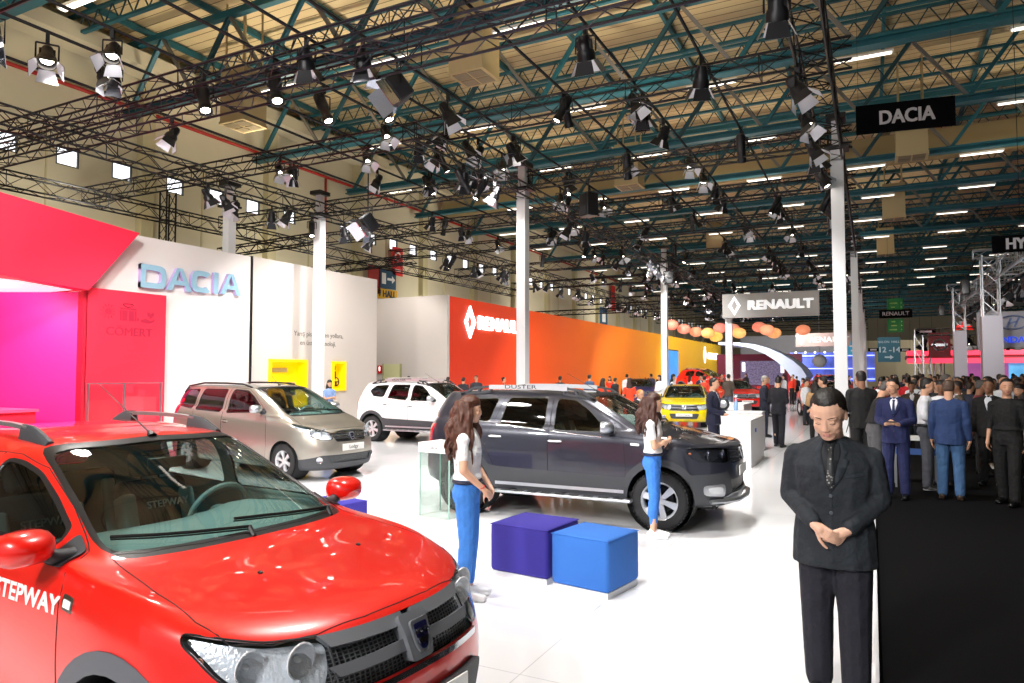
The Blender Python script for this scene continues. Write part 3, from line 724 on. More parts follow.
XL = [(-1.97, -2.25), (-1.295, -1.405), (-.6, -.85), (-.1, -.36), (.88, .98), (1.295, 1.405), (2.12, 2.25)]
LOD = dict(W=.875, R=.315, fa=1.405, ra=-1.405, arch=.35, cowl=1.40, belt=1.13, wstop=(.45, 1.58), floor=.30,
    xmap={'lo': XL, 7: [(-1.97, -2.22), (-1.295, -1.405), (-.1, -.30), (.80, 1.15), (1.5, 1.72), (2.12, 2.25)], 8: [(-1.83, -2.16), (-1.25, -1.45), (-.1, -.2), (.70, 1.15), (1.08, 1.55)],
          9: [(-1.72, -2.10), (-1.22, -1.5), (-.14, -.2), (.29, .72), (.60, 1.02)], 10: [(-1.58, -2.02), (-1.17, -1.5), (-.36, -.15), (-.16, .25), (.11, .48)],
          11: [(-1.51, -1.95), (-1.1, -1.45), (-.42, -.2), (.01, .36)], 12: [(-1.35, -1.8), (-.48, -.3), (-.06, .25)]},
    zmap=([.2, .42, .855, 1.06, 1.285, 1.495, 1.548], [.20, .42, .93, 1.20, 1.42, 1.615, 1.665], [.17, .40, .86, 1.09, 1.36, 1.60, 1.665]),
    hood=[(1.40, .68), (1.75, .715), (1.92, .66), (2.03, .5), (2.09, .25), (2.10, 0), (2.09, -.25), (2.03, -.5), (1.92, -.66), (1.75, -.715), (1.40, -.68), (1.46, -.5), (1.50, 0), (1.46, .5)],
    bumper=[(-.82, .16), (.82, .16), (.82, .64), (.40, .66), (-.40, .66), (-.82, .64)],
    ws=rnd([(-.665, 1.12), (.665, 1.12), (.56, 1.57), (.45, 1.588), (0, 1.60), (-.45, 1.588), (-.56, 1.57)], .04),
    rw=rnd([(-.58, 1.22), (.58, 1.22), (.50, 1.55), (-.50, 1.55)], .06),
    fdoor=[(.92, .30), (.97, .60), (.95, 1.0), (.80, 1.20), (.45, 1.44), (.18, 1.57), (-.33, 1.59), (-.33, .30)],
    rdoor=[(-.335, .30), (-.335, 1.59), (-1.22, 1.59), (-1.26, 1.15), (-1.12, .72), (-.98, .60), (-.94, .30)],
    glass=[('fdoor', [(.72, 1.17), (.66, 1.25), (.40, 1.42), (.16, 1.53), (-.24, 1.55), (-.24, 1.13)]),
           ('rdoor', [(-.42, 1.14), (-.42, 1.55), (-1.15, 1.55), (-1.20, 1.17)]),
           ('body', [(-1.32, 1.18), (-1.30, 1.545), (-1.88, 1.53), (-1.97, 1.40), (-1.92, 1.25)])],
    lamp=rnd([(.36, .80), (.55, .87), (.80, .98), (.81, .93), (.76, .80), (.60, .70), (.43, .70)], .03),
    tail=[(.66, .85), (.84, .85), (.80, 1.45), (.70, 1.45)],
    grille=rnd([(-.44, .81), (-.34, .66), (.34, .66), (.44, .81), (.2, .855), (-.2, .855)], .02),
    lowgrille=rnd([(-.50, .42), (-.46, .30), (.46, .30), (.50, .42)], .02), lip=[(-.9, .10), (.9, .10), (.9, .34), (.6, .44), (.52, .44), (-.52, .44), (-.6, .44), (-.9, .34)],
    handle=[(-.22, .97), (-1.10, 1.0)], mirror=(.78, 1.17), chromemirror=True, extra=lodgy_extra, spokes=6, two=True, rimr=.195, rearglass=glass('lodgy_side_glass', '#6f5a5e'))

def duster_extra(S, root, O, pm):
    gr = O['grille']; b = MB(); b.mat(mat('smoked_chrome', '#6d7076', .2, .9))
    for z in (.80, .86, .92):
        for sd in (-1, 1):
            for k in range(5): y0 = .09+k*.075; S.patch(b, [(sd*y0, z-.012), (sd*(y0+.055), z-.012), (sd*(y0+.055), z+.014), (sd*y0, z+.014)], 'front', 1, -.02, .022, .1)
    b.build('grille_blocks', None, gr, 40)
    c, n = S.hit('front', 0, .87); n = Vector((.95, 0, .25)).normalized(); bb = MB(); badge_dacia(bb, c+n*.01, n, 1.2); bb.build('badge', None, root, 40)
    q = MB(); q.mat(WHT); c, n = S.hit('front', 0, .68); q.box(c+Vector((.012, 0, 0)), (.012, .52, .115), bev=.003); q.build('license_plate', None, O['bumper'])
    s = MB(); s.mat(ALU); P = [Vector((2.05-.30*abs(t)**3, t*.78, .40)) for t in (-1, -.8, -.5, 0, .5, .8, 1)]; s.tube([p+Vector((.17, 0, -.04)) for p in P], .028, 10)
    s.build('front_guard_bar', None, root, 60)
    s = MB(); s.mat(ALU); S.patch(s, rnd([(-.52, .26), (.52, .26), (.62, .40), (.45, .44), (-.45, .44), (-.62, .40)], .03), 'front', 1, .0, .016, .08); s.build('skid_plate', None, O['bumper'], 40)
    for sd in (-1, 1):
        L = 'l' if sd > 0 else 'r'
        f = MB(); f.mat(ALU); S.patch(f, rnd([(sd*.60, .41), (sd*.79, .43), (sd*.80, .55), (sd*.61, .56)], .04), 'front', sd, .0, .012, .05); f.mat(LAMPCH); S.patch(f, rnd([(sd*.63, .44), (sd*.76, .455), (sd*.765, .525), (sd*.635, .53)], .03), 'front', sd, .012, .003, .05); f.build('fog_light', None, O['bumper'], 40)
        f = MB(); f.mat(ALU); f.box((.10, sd*.985, .335), (1.86, .13, .035), bev=.015); f.mat(BLK)
        for k in range(9): f.box((-.66+k*.19, sd*.985, .3555), (.12, .08, .006))
        for xx in (-.6, .1, .8): f.box((xx, sd*.88, .33), (.05, .2, .03))
        f.build('side_step', None, root, 40)
        f = MB(); f.mat(ALU); S.patch(f, [(-.86, .405), (.90, .405), (.90, .445), (-.86, .445)], 'side', sd, .0, .012, .1); f.build('sill_strip', None, root, 40)
        for own, (x0, x1, z0, z1) in (('fdoor', (.62, -.08, 1.075, 1.125)), ('rdoor', (-.14, -.86, 1.13, 1.19))):
            g = MB(); S.line(g, [(x0, z0), (x1, z1)], 'side', sd, .009, .001, 6); g.build('window_chrome_strip', CHR, O[own+L], 60)
        f = MB(); f.mat(WHT); S.patch(f, rnd([(.99, .99), (1.10, .985), (1.10, 1.015), (.99, 1.02)], .01), 'side', sd, 0, .006, .03); f.build('side_indicator', None, root)
        # roof bar pods with cut-outs and a broad silver bar with letters
        pods = MB(); pods.mat(PLA)
        def pt(x, yy=.60): return S.hit('top', x, sd*yy)[0]
        def pod(xa, xb):
            A = [pt(xa), pt(xa+(xb-xa)*.45)+Vector((0, 0, .075)), pt(xb)+Vector((0, 0, .085)), pt(xb)]
            for i, (p, q_) in enumerate(((A[0], A[1]), (A[1], A[2]), (A[0]+Vector((0, 0, .01)), A[3]+Vector((0, 0, .01))), (A[3], A[2]))): pods.bar(p, q_, .045, .028)
            m_ = A[0].lerp(A[3], .55); pods.bar(m_, A[1].lerp(A[2], .4), .035, .03)
        pod(.45, .02); pod(-1.55, -1.08); r_ = pods.build('roof_rail', None, root, 40)
        bar = MB(); bar.mat(mat('rail_silver', '#d5d8dc', .3, .6)); P = [pt(x)+Vector((0, 0, .078)) for x in (.06, -.2, -.5, -.8, -1.1)]
        for p, q_ in zip(P, P[1:]): bar.bar(p, q_, .05, .058)
        bar.mat(DKT); text(bar, 'DUSTER', P[3].lerp(P[2], .6)+Vector((0, sd*.0265, .002)), (-sd, 0, 0), (0, 0, 1), .07, .004, .0, wscale=1.9)
        bar.build('rail_bar', None, r_)
    antenna(S, root, .28, .5, .88); wipers(S, root, 1.05, 1.20)
XD = [(-1.97, -2.155), (-1.295, -1.337), (-.6, -.62), (.88, .90), (1.295, 1.337), (2.12, 2.16)]
DUS = dict(lampmat=mat('smoked_reflector', '#4a4d58', .2, .8, bump=.4, bscale=60), W=.91, R=.345, fa=1.337, ra=-1.337, arch=.395, clad=True, cowl=1.10, belt=1.16, wstop=(.42, 1.56), floor=.40, tw=.22,
    xmap={'lo': XD, 7: XD, 8: [(-1.83, -2.05), (-1.25, -1.33), (-.6, -.6), (.35, .45), (.70, .88), (1.08, 1.22)], 9: [(-1.72, -1.98), (-1.22, -1.3), (-.14, -.1), (.29, .58), (.60, .84)],
          10: [(-1.58, -1.90), (-1.17, -1.3), (-.36, -.15), (-.16, .18), (.11, .42)], 11: [(-1.51, -1.85), (-1.1, -1.3), (-.42, -.2), (.01, .30)], 12: [(-1.35, -1.7), (-.48, -.3), (-.06, .2)]},
    zmap=([.2, .26, .42, .60, .855, 1.06, 1.285, 1.495, 1.548], [.33, .38, .48, .68, 1.0, 1.19, 1.41, 1.60, 1.64], [.28, .32, .46, .68, .975, 1.165, 1.38, 1.59, 1.64]),
    tweak=[(5, c, .06, 0, .02) for c in (0, 1, 2)]+[(4, c, .03, 0, 0) for c in (0, 1, 2)],
    hood=[(1.05, .70), (1.4, .755), (1.66, .76), (1.84, .70), (1.95, .55), (2.03, .35), (2.05, 0), (2.03, -.35), (1.95, -.55), (1.84, -.70), (1.66, -.76), (1.4, -.755), (1.05, -.70), (1.12, -.5), (1.17, 0), (1.12, .5)],
    bumper=[(-.86, .28), (.86, .28), (.86, .74), (.40, .76), (-.40, .76), (-.86, .74)],
    ws=rnd([(-.675, 1.185), (.675, 1.185), (.58, 1.555), (.45, 1.572), (0, 1.585), (-.45, 1.572), (-.58, 1.555)], .04),
    rw=rnd([(-.58, 1.22), (.58, 1.22), (.50, 1.53), (-.50, 1.53)], .06),
    fdoor=[(.90, .45), (.93, .70), (.90, 1.05), (.80, 1.17), (.50, 1.40), (.22, 1.55), (-.10, 1.575), (-.10, .45)],
    rdoor=[(-.105, .45), (-.105, 1.575), (-.80, 1.575), (-.93, 1.18), (-1.03, .92), (-.90, .68), (-.82, .45)],
    glass=[('fdoor', [(.64, 1.14), (.60, 1.22), (.40, 1.40), (.20, 1.52), (-.04, 1.54), (-.04, 1.145)]),
           ('rdoor', [(-.18, 1.15), (-.18, 1.54), (-.74, 1.54), (-.83, 1.20)]),
           ('body', [(-1.0, 1.22), (-.90, 1.53), (-1.34, 1.51), (-1.52, 1.38), (-1.36, 1.24)])],
    lamp=rnd([(.47, .965), (.62, .985), (.83, .985), (.85, .90), (.80, .82), (.56, .80), (.47, .83)], .03),
    tail=[(.66, .84), (.83, .84), (.80, 1.16), (.70, 1.16)],
    grille=rnd([(-.45, .965), (-.46, .78), (.46, .78), (.45, .965), (.2, .97), (-.2, .97)], .02),
    lowgrille=rnd([(-.50, .60), (-.46, .46), (.46, .46), (.50, .60)], .02),
    lip=[(-.95, .22), (.95, .22), (.95, .66), (.55, .70), (.5, .62), (-.5, .62), (-.55, .70), (-.95, .66)],
    bodyclad=[(.94, .36), (.96, .60), (-.84, .64), (-.96, .66), (-.96, .36)],
    handle=[(-.0, 1.0), (-.86, 1.03)], handlemat=None, mirror=(.72, 1.155), chromemirror=True, extra=duster_extra, spokes=6, rimr=.225, lightlining=False)

P_RED = paint('red_car_paint', '#e0180e', .12, .3); P_SIL = paint('beige_silver_paint', '#aaa49a', .7, .3); P_DRK = paint('slate_car_paint', '#2a2c38', .35, .3); P_WHT = paint('white_car_paint', '#f0f1f2', 0, .3)
r = thing('car', 'red five-door hatchback with grey roof rails and STEPWAY on its door, nearest the viewer', 'car', (-3.84, 2.71, .015), -.09)
build_car(SAN, r, P_RED)
san_root = r
r = thing('car', 'beige-silver people carrier with three side windows parked behind the red hatchback', 'car', (-10.55, 10.13, .015), -.09)
build_car(LOD, r, P_SIL)
r = thing('car', 'dark slate SUV with silver roof bars and side step behind the two stools', 'car', (-3.64, 9.15, .015), .02)
build_car(DUS, r, P_DRK); duster_root = r
r2 = copy_tree(r); r2.location = (-10.95, 16.34, .015); r2.rotation_euler = (0, 0, -.03)
r2['label'] = 'white SUV with dark grey lower cladding between the silver people carrier and the slate SUV'
recolor(r2, P_DRK, P_WHT)

P_YEL = paint('yellow_car_paint', '#f2d800', 0, .3); P_PUR = paint('violet_car_paint', '#4a3f9a', .3, .3)
for x_, y_, a_, p_, s_, lb in [(-6.2, 26.2, -1.36, P_YEL, .93, 'yellow coupe with a black grille facing the viewer, beyond the slate SUV'), (-1.6, 32.5, -1.25, P_RED, 1., 'bright red car behind the woman in the tan jacket'), (-6.4, 38.0, -1.15, P_RED, 1., 'red car with lit headlamps left of the man seen from behind'),
        (-10.2, 49, -.5, P_RED, 1.05, 'red car on a raised spot in front of the yellow wall'), (-12.4, 41, -1.1, P_PUR, 1., 'violet car behind the two women in orange dresses'), (-2.0, 43, -1.3, P_RED, 1.15, 'far red car under the farther hanging sign')]:
    c_ = copy_tree(san_root); c_.location = (x_, y_, .015 if lb[:10] != 'red car on' else .52); c_.rotation_euler = (0, 0, a_); c_.scale = (1.08, 1.06, s_); c_['label'] = lb; recolor(c_, P_RED, p_)
b = MB(); b.lathe([(0, 0), (2.7, 0), (2.7, .48), (2.62, .5), (0, .5)], (-10.2, 49, 0), (0, 0, 1), 40); tag(b.build('car_podium', mat('podium_white', '#ececee', .3), None, 40), 'round white podium under the red car by the yellow wall', 'podium')
# ================= HALL =================
def deck_mat(name, c1, c2, per, axis=1, rough=.6):
    m = mat(name, c1, rough); nt = m.node_tree; b = nt.nodes['Principled BSDF']; tc = nt.nodes.new('ShaderNodeTexCoord'); sp = nt.nodes.new('ShaderNodeSeparateXYZ')
    nt.links.new(tc.outputs['Object'], sp.inputs[0]); a = nt.nodes.new('ShaderNodeMath'); a.operation = 'MULTIPLY'; a.inputs[1].default_value = 1/per
    fr = nt.nodes.new('ShaderNodeMath'); fr.operation = 'FRACT'; r = nt.nodes.new('ShaderNodeValToRGB'); r.color_ramp.interpolation = 'CONSTANT'
    r.color_ramp.elements[0].color = (*srgb(c2), 1); r.color_ramp.elements[1].position = .09; r.color_ramp.elements[1].color = (*srgb(c1), 1)
    nt.links.new(sp.outputs[axis], a.inputs[0]); nt.links.new(a.outputs[0], fr.inputs[0]); nt.links.new(fr.outputs[0], r.inputs[0]); nt.links.new(r.outputs[0], b.inputs['Base Color'])
    bp = nt.nodes.new('ShaderNodeBump'); bp.inputs['Distance'].default_value = .05; nt.links.new(fr.outputs[0], bp.inputs['Height']); bp.inputs['Strength'].default_value = .3; nt.links.new(bp.outputs[0], b.inputs['Normal'])
    return m
WFL = mat('white_gloss_floor', '#f3f4f7', .10, coat=.2, noise=.02, nscale=.6)
nt = WFL.node_tree; tc = nt.nodes.new('ShaderNodeTexCoord'); bt = nt.nodes.new('ShaderNodeTexBrick'); bt.offset = 0
bt.inputs['Scale'].default_value = 1; bt.inputs['Brick Width'].default_value = 2.0; bt.inputs['Row Height'].default_value = 2.0; bt.inputs['Mortar Size'].default_value = .004
bt.inputs['Color1'].default_value = bt.inputs['Color2'].default_value = (.88, .89, .92, 1); bt.inputs['Mortar'].default_value = (.62, .63, .66, 1)
nt.links.new(tc.outputs['Object'], bt.inputs['Vector']); nt.links.new(bt.outputs['Color'], nt.nodes['Principled BSDF'].inputs['Base Color'])
struct('floor', mat('black_carpet', '#08080a', .95, noise=.3, nscale=300, spec=.1), None, box=((30, 60, -.06), (60, 150, .10)))
struct('floor_stage', WFL, None, box=((-9.5, 45, -.04), (19, 104, .08)))
struct('floor_left', mat('grey_hall_floor', '#6f7074', .6), None, box=((-21.6, 60, -.06), (5.2, 150, .10)))
struct('floor_far', mat('pale_far_floor', '#c9c5c6', .4), None, box=((-9.5, 116, -.05), (19, 38, .09)))
struct('floor_behind', WFL, None, box=((-9.5, -11, -.04), (19, 8, .08)))
struct('trim_1', mat('floor_edge_strip', '#dadce0', .4), None, box=((-.008, 45, .002), (.02, 104, .084)))
CREAM = mat('cream_hall_wall', '#d2caaf', .8, noise=.05, nscale=.4); DECKM = deck_mat('ribbed_cream_roof', '#cdb98e', '#6b5738', .42)
struct('ceiling', DECKM, None, box=((18, 62, 14.1), (86, 166, .1)))
# left hall wall with a high row of small windows in threes per bay
wl = MB(); Y0, Y1 = -20, 140; ZB, ZT = 8.85, 9.5; ws = []
y = 9.7
bay = 0
wins = []
for k in range(22):
    base = 11.6+k*6.03
    for j in range(3): wins.append(base+j*1.93)
wins = [w_ for w_ in wins if w_ < 128]
wl.box((-24.1, (Y0+Y1)/2, ZB/2), (.2, Y1-Y0, ZB)); wl.box((-24.1, (Y0+Y1)/2, (ZT+14.1)/2), (.2, Y1-Y0, 14.1-ZT))
e = [Y0]+[v for w_ in wins for v in (w_, w_+.72)]+[Y1]
for a, b in zip(e[::2], e[1::2]): wl.box((-24.1, (a+b)/2, (ZB+ZT)/2), (.2, b-a, ZT-ZB))
o = wl.build('wall_left', CREAM); o['kind'] = 'structure'
DAY = mat('daylight_pane', '#ffffff', .3, emit='#f2f6ff', es=1.6); FRM = mat('dark_window_frame', '#2b2b2c', .5)
for i, w_ in enumerate(wins):
    f = MB(); 
    for a, b in (((w_, ZB), (w_+.72, ZB)), ((w_, ZT), (w_+.72, ZT)), ((w_, ZB), (w_, ZT)), ((w_+.72, ZB), (w_+.72, ZT))): f.bar((-24.03, a[0], a[1]), (-24.03, b[0], b[1]), .04, .08)
    q = f.build(f'window_{i+1}', FRM); q['kind'] = 'structure'
    p = MB(); p.box((-24.12, w_+.36, (ZB+ZT)/2), (.02, .72, ZT-ZB)); p.build('pane', DAY, q)
DG = mat('dark_groove', '#8a8063', .8)
for i, yy in enumerate([10.6+6.03*k for k in range(20)]):
    o = simple('wall_pilaster', mat('cream_pilaster', '#c2b893', .8), None, box=((-23.85, yy, 6.5), (.35, .5, 13.)), box2=((-23.98, yy+2.6, 5), (.04, .05, 10.))); o['kind'] = 'structure'
struct('wall_far', mat('far_wall', '#b7ac93', .8), None, box=((18, 140.1, 7), (86, .2, 14.2)))
struct('wall_right', mat('right_wall', '#6e6658', .8), None, box=((60.1, 60, 7), (.2, 160, 14.2)))
o = MB().tube([(-23.8, -10, 11.55), (-23.8, 140, 11.55)], .07, 8).build('fire_main_pipe', mat('fire_pipe_red', '#a81c14', .5), None, True); tag(o, 'red sprinkler pipe running along the top of the cream side wall', 'pipe')
o = MB().tube([(-23.8, 26.2, 4), (-23.8, 26.2, 11.5)], .06, 8).build('riser_pipe', mat('fire_pipe_red'), None, True); tag(o, 'red vertical pipe on the side wall behind the exit banners', 'pipe')

TEAL = mat('teal_steel', '#1a5864', .5, .1, noise=.08, nscale=2); TEALD = mat('dark_teal_steel', '#163f48', .55, .1); GST = mat('grey_steel_brace', '#6c6a66', .6, .2)
XA, XB = -23.7, 34.
def girder(y):
    b = MB(); b.mat(TEAL)
    b.box(((XA+XB)/2, y, 11.22), (XB-XA, .30, .05)); b.box(((XA+XB)/2, y, 11.02), (XB-XA, .34, .05)); b.box(((XA+XB)/2, y, 11.12), (XB-XA, .06, .2)); b.box(((XA+XB)/2, y, 13.55), (XB-XA, .22, .22))
    x = XA+.4; k = 0
    while x+3.3 < XB:
        b.mat(TEALD if k % 2 else TEAL); b.bar((x, y, 11.2), (x+1.65, y, 13.5), .13); b.mat(GST); b.bar((x+1.65, y, 13.5), (x+3.3, y, 11.2), .11); x += 3.3; k += 1
    o = b.build('roof_girder'); o['kind'] = 'structure'; return o
def joist(y, dense=True):
    b = MB(); b.mat(TEAL)
    for z in (13.0, 13.62): b.box(((XA+XB)/2, y, z), (XB-XA, .14, .09))
    b.mat(TEALD); x = XA; st = .72 if dense else 1.4
    while x+st < XB: b.bar((x, y, 13.02), (x+st/2, y, 13.6), .035); b.bar((x+st/2, y, 13.6), (x+st, y, 13.02), .035); x += st
    o = b.build('roof_joist'); o['kind'] = 'structure'; return o
gys = [9.6+6.03*k for k in range(21)]
g0 = girder(0); j0 = joist(0); g0.location = (0, gys[0], 0); j0.location = (0, gys[0]+2.2, 0)
gds = [g0]
for i, gy in enumerate(gys):
    if i: c = g0.copy(); COL.objects.link(c); c.location = (0, gy, 0)
    for dy in (2.2, 3.9):
        if i == 0 and dy == 2.2: continue
        if i > 9 and dy == 3.9: continue
        c = j0.copy(); COL.objects.link(c); c.location = (0, gy+dy, 0)
for i in range(16):
    x = XA+1.2+3.3*i; o = MB().box((x, 65, 13.88), (.12, 150, .2)).build('roof_purlin', TEAL); o['kind'] = 'structure'
o = MB().box((-23.3, 60, 13.0), (1.2, 150, .5)).build('trim_2', CREAM); o['kind'] = 'structure'
# fluorescent fittings under the girders
LMP = mat('fluorescent_tube', '#ffffff', .4, emit='#fff6e6', es=2.6); LBX = mat('lamp_housing', '#d9d6cc', .5)
lt = thing('ceiling_light', 'long white fluorescent light under a teal roof girder', 'ceiling light', (0, 0, 0), group='fluorescent lights under the roof girders')
simple('lamp_housing', LBX, lt, box=((0, 0, .045), (1.55, .2, .07))); simple('tube', LMP, lt, box=((0, 0, .0), (1.45, .15, .03)))
n = 0
for i, gy in enumerate(gys[:13]):
    for k in range(13):
        x = -21.3+4.25*k+(.5 if i % 2 else 0)
        if gy < 14 and (x > -2 or x < -20): continue
        if x > 3+gy*.25: continue
        if x < -.03*gy-20: continue
        o = lt if n == 0 else copy_tree(lt); o.location = (x, gy+.45, 10.92); n += 1
        q_ = 'white fluorescent light under the %s roof girder counted from the viewer, %s' % (['first', 'second', 'third', 'fourth', 'fifth', 'sixth', 'seventh', 'eighth', 'ninth', 'tenth', 'eleventh', 'twelfth', 'thirteenth'][i], 'left of the aisle' if x < -.6 else 'over the aisle crowd'); tag(o, q_, 'ceiling light', q_.replace('white fluorescent light', 'fluorescent lights'))
for x, y in ((-9.6, 16.4), (-18.3, 16.2), (1.5, 30.2), (-9.3, 29.4), (1.2, 42.), (1.0, 54.5), (-9, 47)):
    b = MB(); b.mat(mat('duct_beige', '#a8956c', .6)); b.box((x, y, 10.95), (1.05, .98, 1.8)); [b.box((x+i_, y+j_, 12.9), (.05, .05, 2.3)) for i_ in (-.4, .4) for j_ in (-.38, .38)]; b.box((x, y, 10.06), (1.1, 1.03, .08)); b.mat(mat('duct_grille', '#6b6048', .5))
    for i in (-.24, .24):
        for j in (-.22, .22): b.box((x+i, y+j, 10.012), (.42, .38, .02))
    o = b.build('air_vent_box'); tag(o, {16.4: 'beige box air duct hanging below the girders over the slate SUV', 16.2: 'beige box air duct hanging near the cream side wall', 30.2: 'beige air duct behind the DACIA hanging sign', 29.4: 'beige air duct above the second row of columns', 42.: 'beige air duct over the aisle, second from the viewer', 54.5: 'beige air duct over the aisle, farthest from the viewer', 47: 'beige air duct over the far part of the stand'}[y], 'air duct')
b = MB(); b.mat(mat('beam_brown', '#8c7a55', .7)); b.box((5, 36.5, 12.2), (57, .5, 1.3)); b.mat(mat('strip_ochre', '#b28e46', .6)); b.box((5, 36.2, 11.7), (57, .12, .12)); o = b.build('trim_3'); o['kind'] = 'structure'

# ---- stand columns ----
COLW = mat('white_column', '#e6e7ea', .45)
cols = [(-15.95, 17.3, 'white square column in front of the beige wall writing'), (-8.65, 17.5, 'white column rising behind the roof of the slate SUV'), (-8.55, 32.2, 'white column in front of the orange wall, beside the blue screen'), (-.62, 17.6, 'thick white column directly behind the man in the black suit'), (-.58, 32.8, 'second white column along the black aisle'), (-.57, 48, 'third white column along the black aisle'), (-.57, 63, 'fourth white column along the black aisle'), (-.57, 78, 'farthest white column along the black aisle'), (-17.7, 15.2, 'white column behind the DACIA wall')]
for x, y, lb in cols:
    t = thing('column', lb, 'column', (x, y, 0)); zt = 7.0 if x > -17 else 6.9
    simple('shaft', COLW, t, box=((0, 0, zt/2), (.27, .27, zt))); simple('base_plate', ALU, t, box=((0, 0, .01), (.45, .45, .02)))
    simple('tower_head', BLK, t, box=((0, 0, 7.75), (.42, .5, .12)), box2=((0, 0, 7.3), (.10, .10, .9)), box3=((0, 0, 7.05), (.5, .5, .06)))
    simple('upper_shaft', COLW, t, box=((0, 0, 7.4), (.2, .2, .62)))
# ---- black lighting trusses ----
TRB = mat('black_truss', '#111014', .45, .4); TRL = mat('worn_truss', '#26222c', .4, .5)
def truss(name, a, b, s=.40, bay=.5, rc=.027, rd=.013, m=TRB, n=5, h=None):
    a, b = Vector(a), Vector(b); d, x, y = frame(b-a); h = h or s; L = (b-a).length; mb = MB(); mb.mat(m)
    C = [(x*i*s/2+y*j*h/2) for i, j in ((-1, -1), (1, -1), (1, 1), (-1, 1))]
    for c in C: mb.tube([a+c, b+c], rc, n)
    k = max(2, int(L/bay)); 
    for i in range(k):
        p, q = a+d*L*i/k, a+d*L*(i+1)/k
        for f in range(4):
            c0, c1 = C[f], C[(f+1) % 4]
            if i % 2: c0, c1 = c1, c0
            mb.tube([p+c0, q+c1], rd, 3, False)
            if i % 5 == 0: mb.tube([p+c0, p+c1], rd, 3, False)
    return mb.build(name)
G = 'black lighting trusses over the stand'
for y, x0, x1, z, lb in [(5.0, -22, .2, 7.1, 'black cross truss over the red hatchback'), (9.1, -22, -.2, 7.55, 'black cross truss nearest the viewer, crossing the top of the view'), (9.6, -22, -.2, 7.35, 'second black cross truss, just behind the nearest one'), (13.4, -22, -.2, 7.5, 'black cross truss in front of the first row of columns'),
    (17.75, -21, -.3, 7.35, 'black cross truss resting on the first row of white columns'), (22, -20, -.3, 7.4, 'black cross truss behind the first row of columns'), (26.5, -20, -.3, 7.4, 'black cross truss halfway between the two column rows'), (32.3, -20, -.3, 7.3, 'black cross truss resting on the second row of columns')]:
    tag(truss('lighting_truss', (x0, y, z), (x1, y, z), .4, .5 if y < 20 else .7, m=TRL if y in (9.1, 9.6) else TRB), lb, 'truss', G)
for y in (39, 50, 56, 63, 72, 82, 92):
    tag(truss('lighting_truss', (-20, y, 7.3), (-.3, y, 7.3), .42, 1.2, .03, .016, n=4), 'far black cross truss over the deep part of the stand', 'truss', 'far black cross trusses')
for x, y0, y1, z, w_, lb in [(-.74, -1, 95, 7.0, .46, 'long black truss running away above the white columns of the aisle'), (-15.7, -1, 60, 7.1, .42, 'long black truss running away above the white DACIA wall'), (-8.6, 12, 70, 6.95, .36, 'long black truss running away over the middle columns'), (-20.3, -1, 40, 7.0, .42, 'black truss behind the wall, nearest the cream side wall')]:
    tag(truss('lighting_truss', (x, y0, z), (x, y1, z), w_, .55 if x != -8.6 else .8), lb, 'truss', G)
for (a, b, lb) in [((-18.3, 13.5, 0), (-18.3, 13.5, 7.2), 'short black truss leg standing behind the red canopy'), ((-20.3, 22, 0), (-20.3, 22, 6.2), 'black truss leg behind the beige wall')]:
    tag(truss('truss_leg', a, b, .3, .4), lb, 'truss')
tag(truss('wall_truss', (-20.8, 17.5, 6.2), (-16, 17.5, 6.35), .3, .4), 'black truss arm above the white wall beside its divider', 'truss')
tag(truss('wall_truss', (-20.8, 22, 6.1), (-15.5, 22, 6.25), .3, .4), 'black truss arm above the beige wall', 'truss')
tag(truss('wall_truss', (-21, 43, 5.9), (-14, 43, 5.9), .3, .6), 'far black truss arm above the orange wall', 'truss')
PX = [(-2.72, 7.8), (-4.2, 7.8), (-5.6, 7.75), (-7.9, 7.85), (-8.75, 7.8), (-9.9, 7.8), (-11.5, 7.8), (-12.6, 7.8), (-14.3, 7.8)]
for i, (x, z) in enumerate(PX):
    o = MB().tube([(x, -1, z), (x, 95, z)], .03, 6).build('lighting_pipe', TRB, None, True); tag(o, 'thin black lighting pipe over the stand, %s counted from the thick column' % ['first', 'second', 'third', 'fourth', 'fifth', 'sixth', 'seventh', 'eighth', 'ninth'][i], 'pipe', 'thin black lighting pipes')
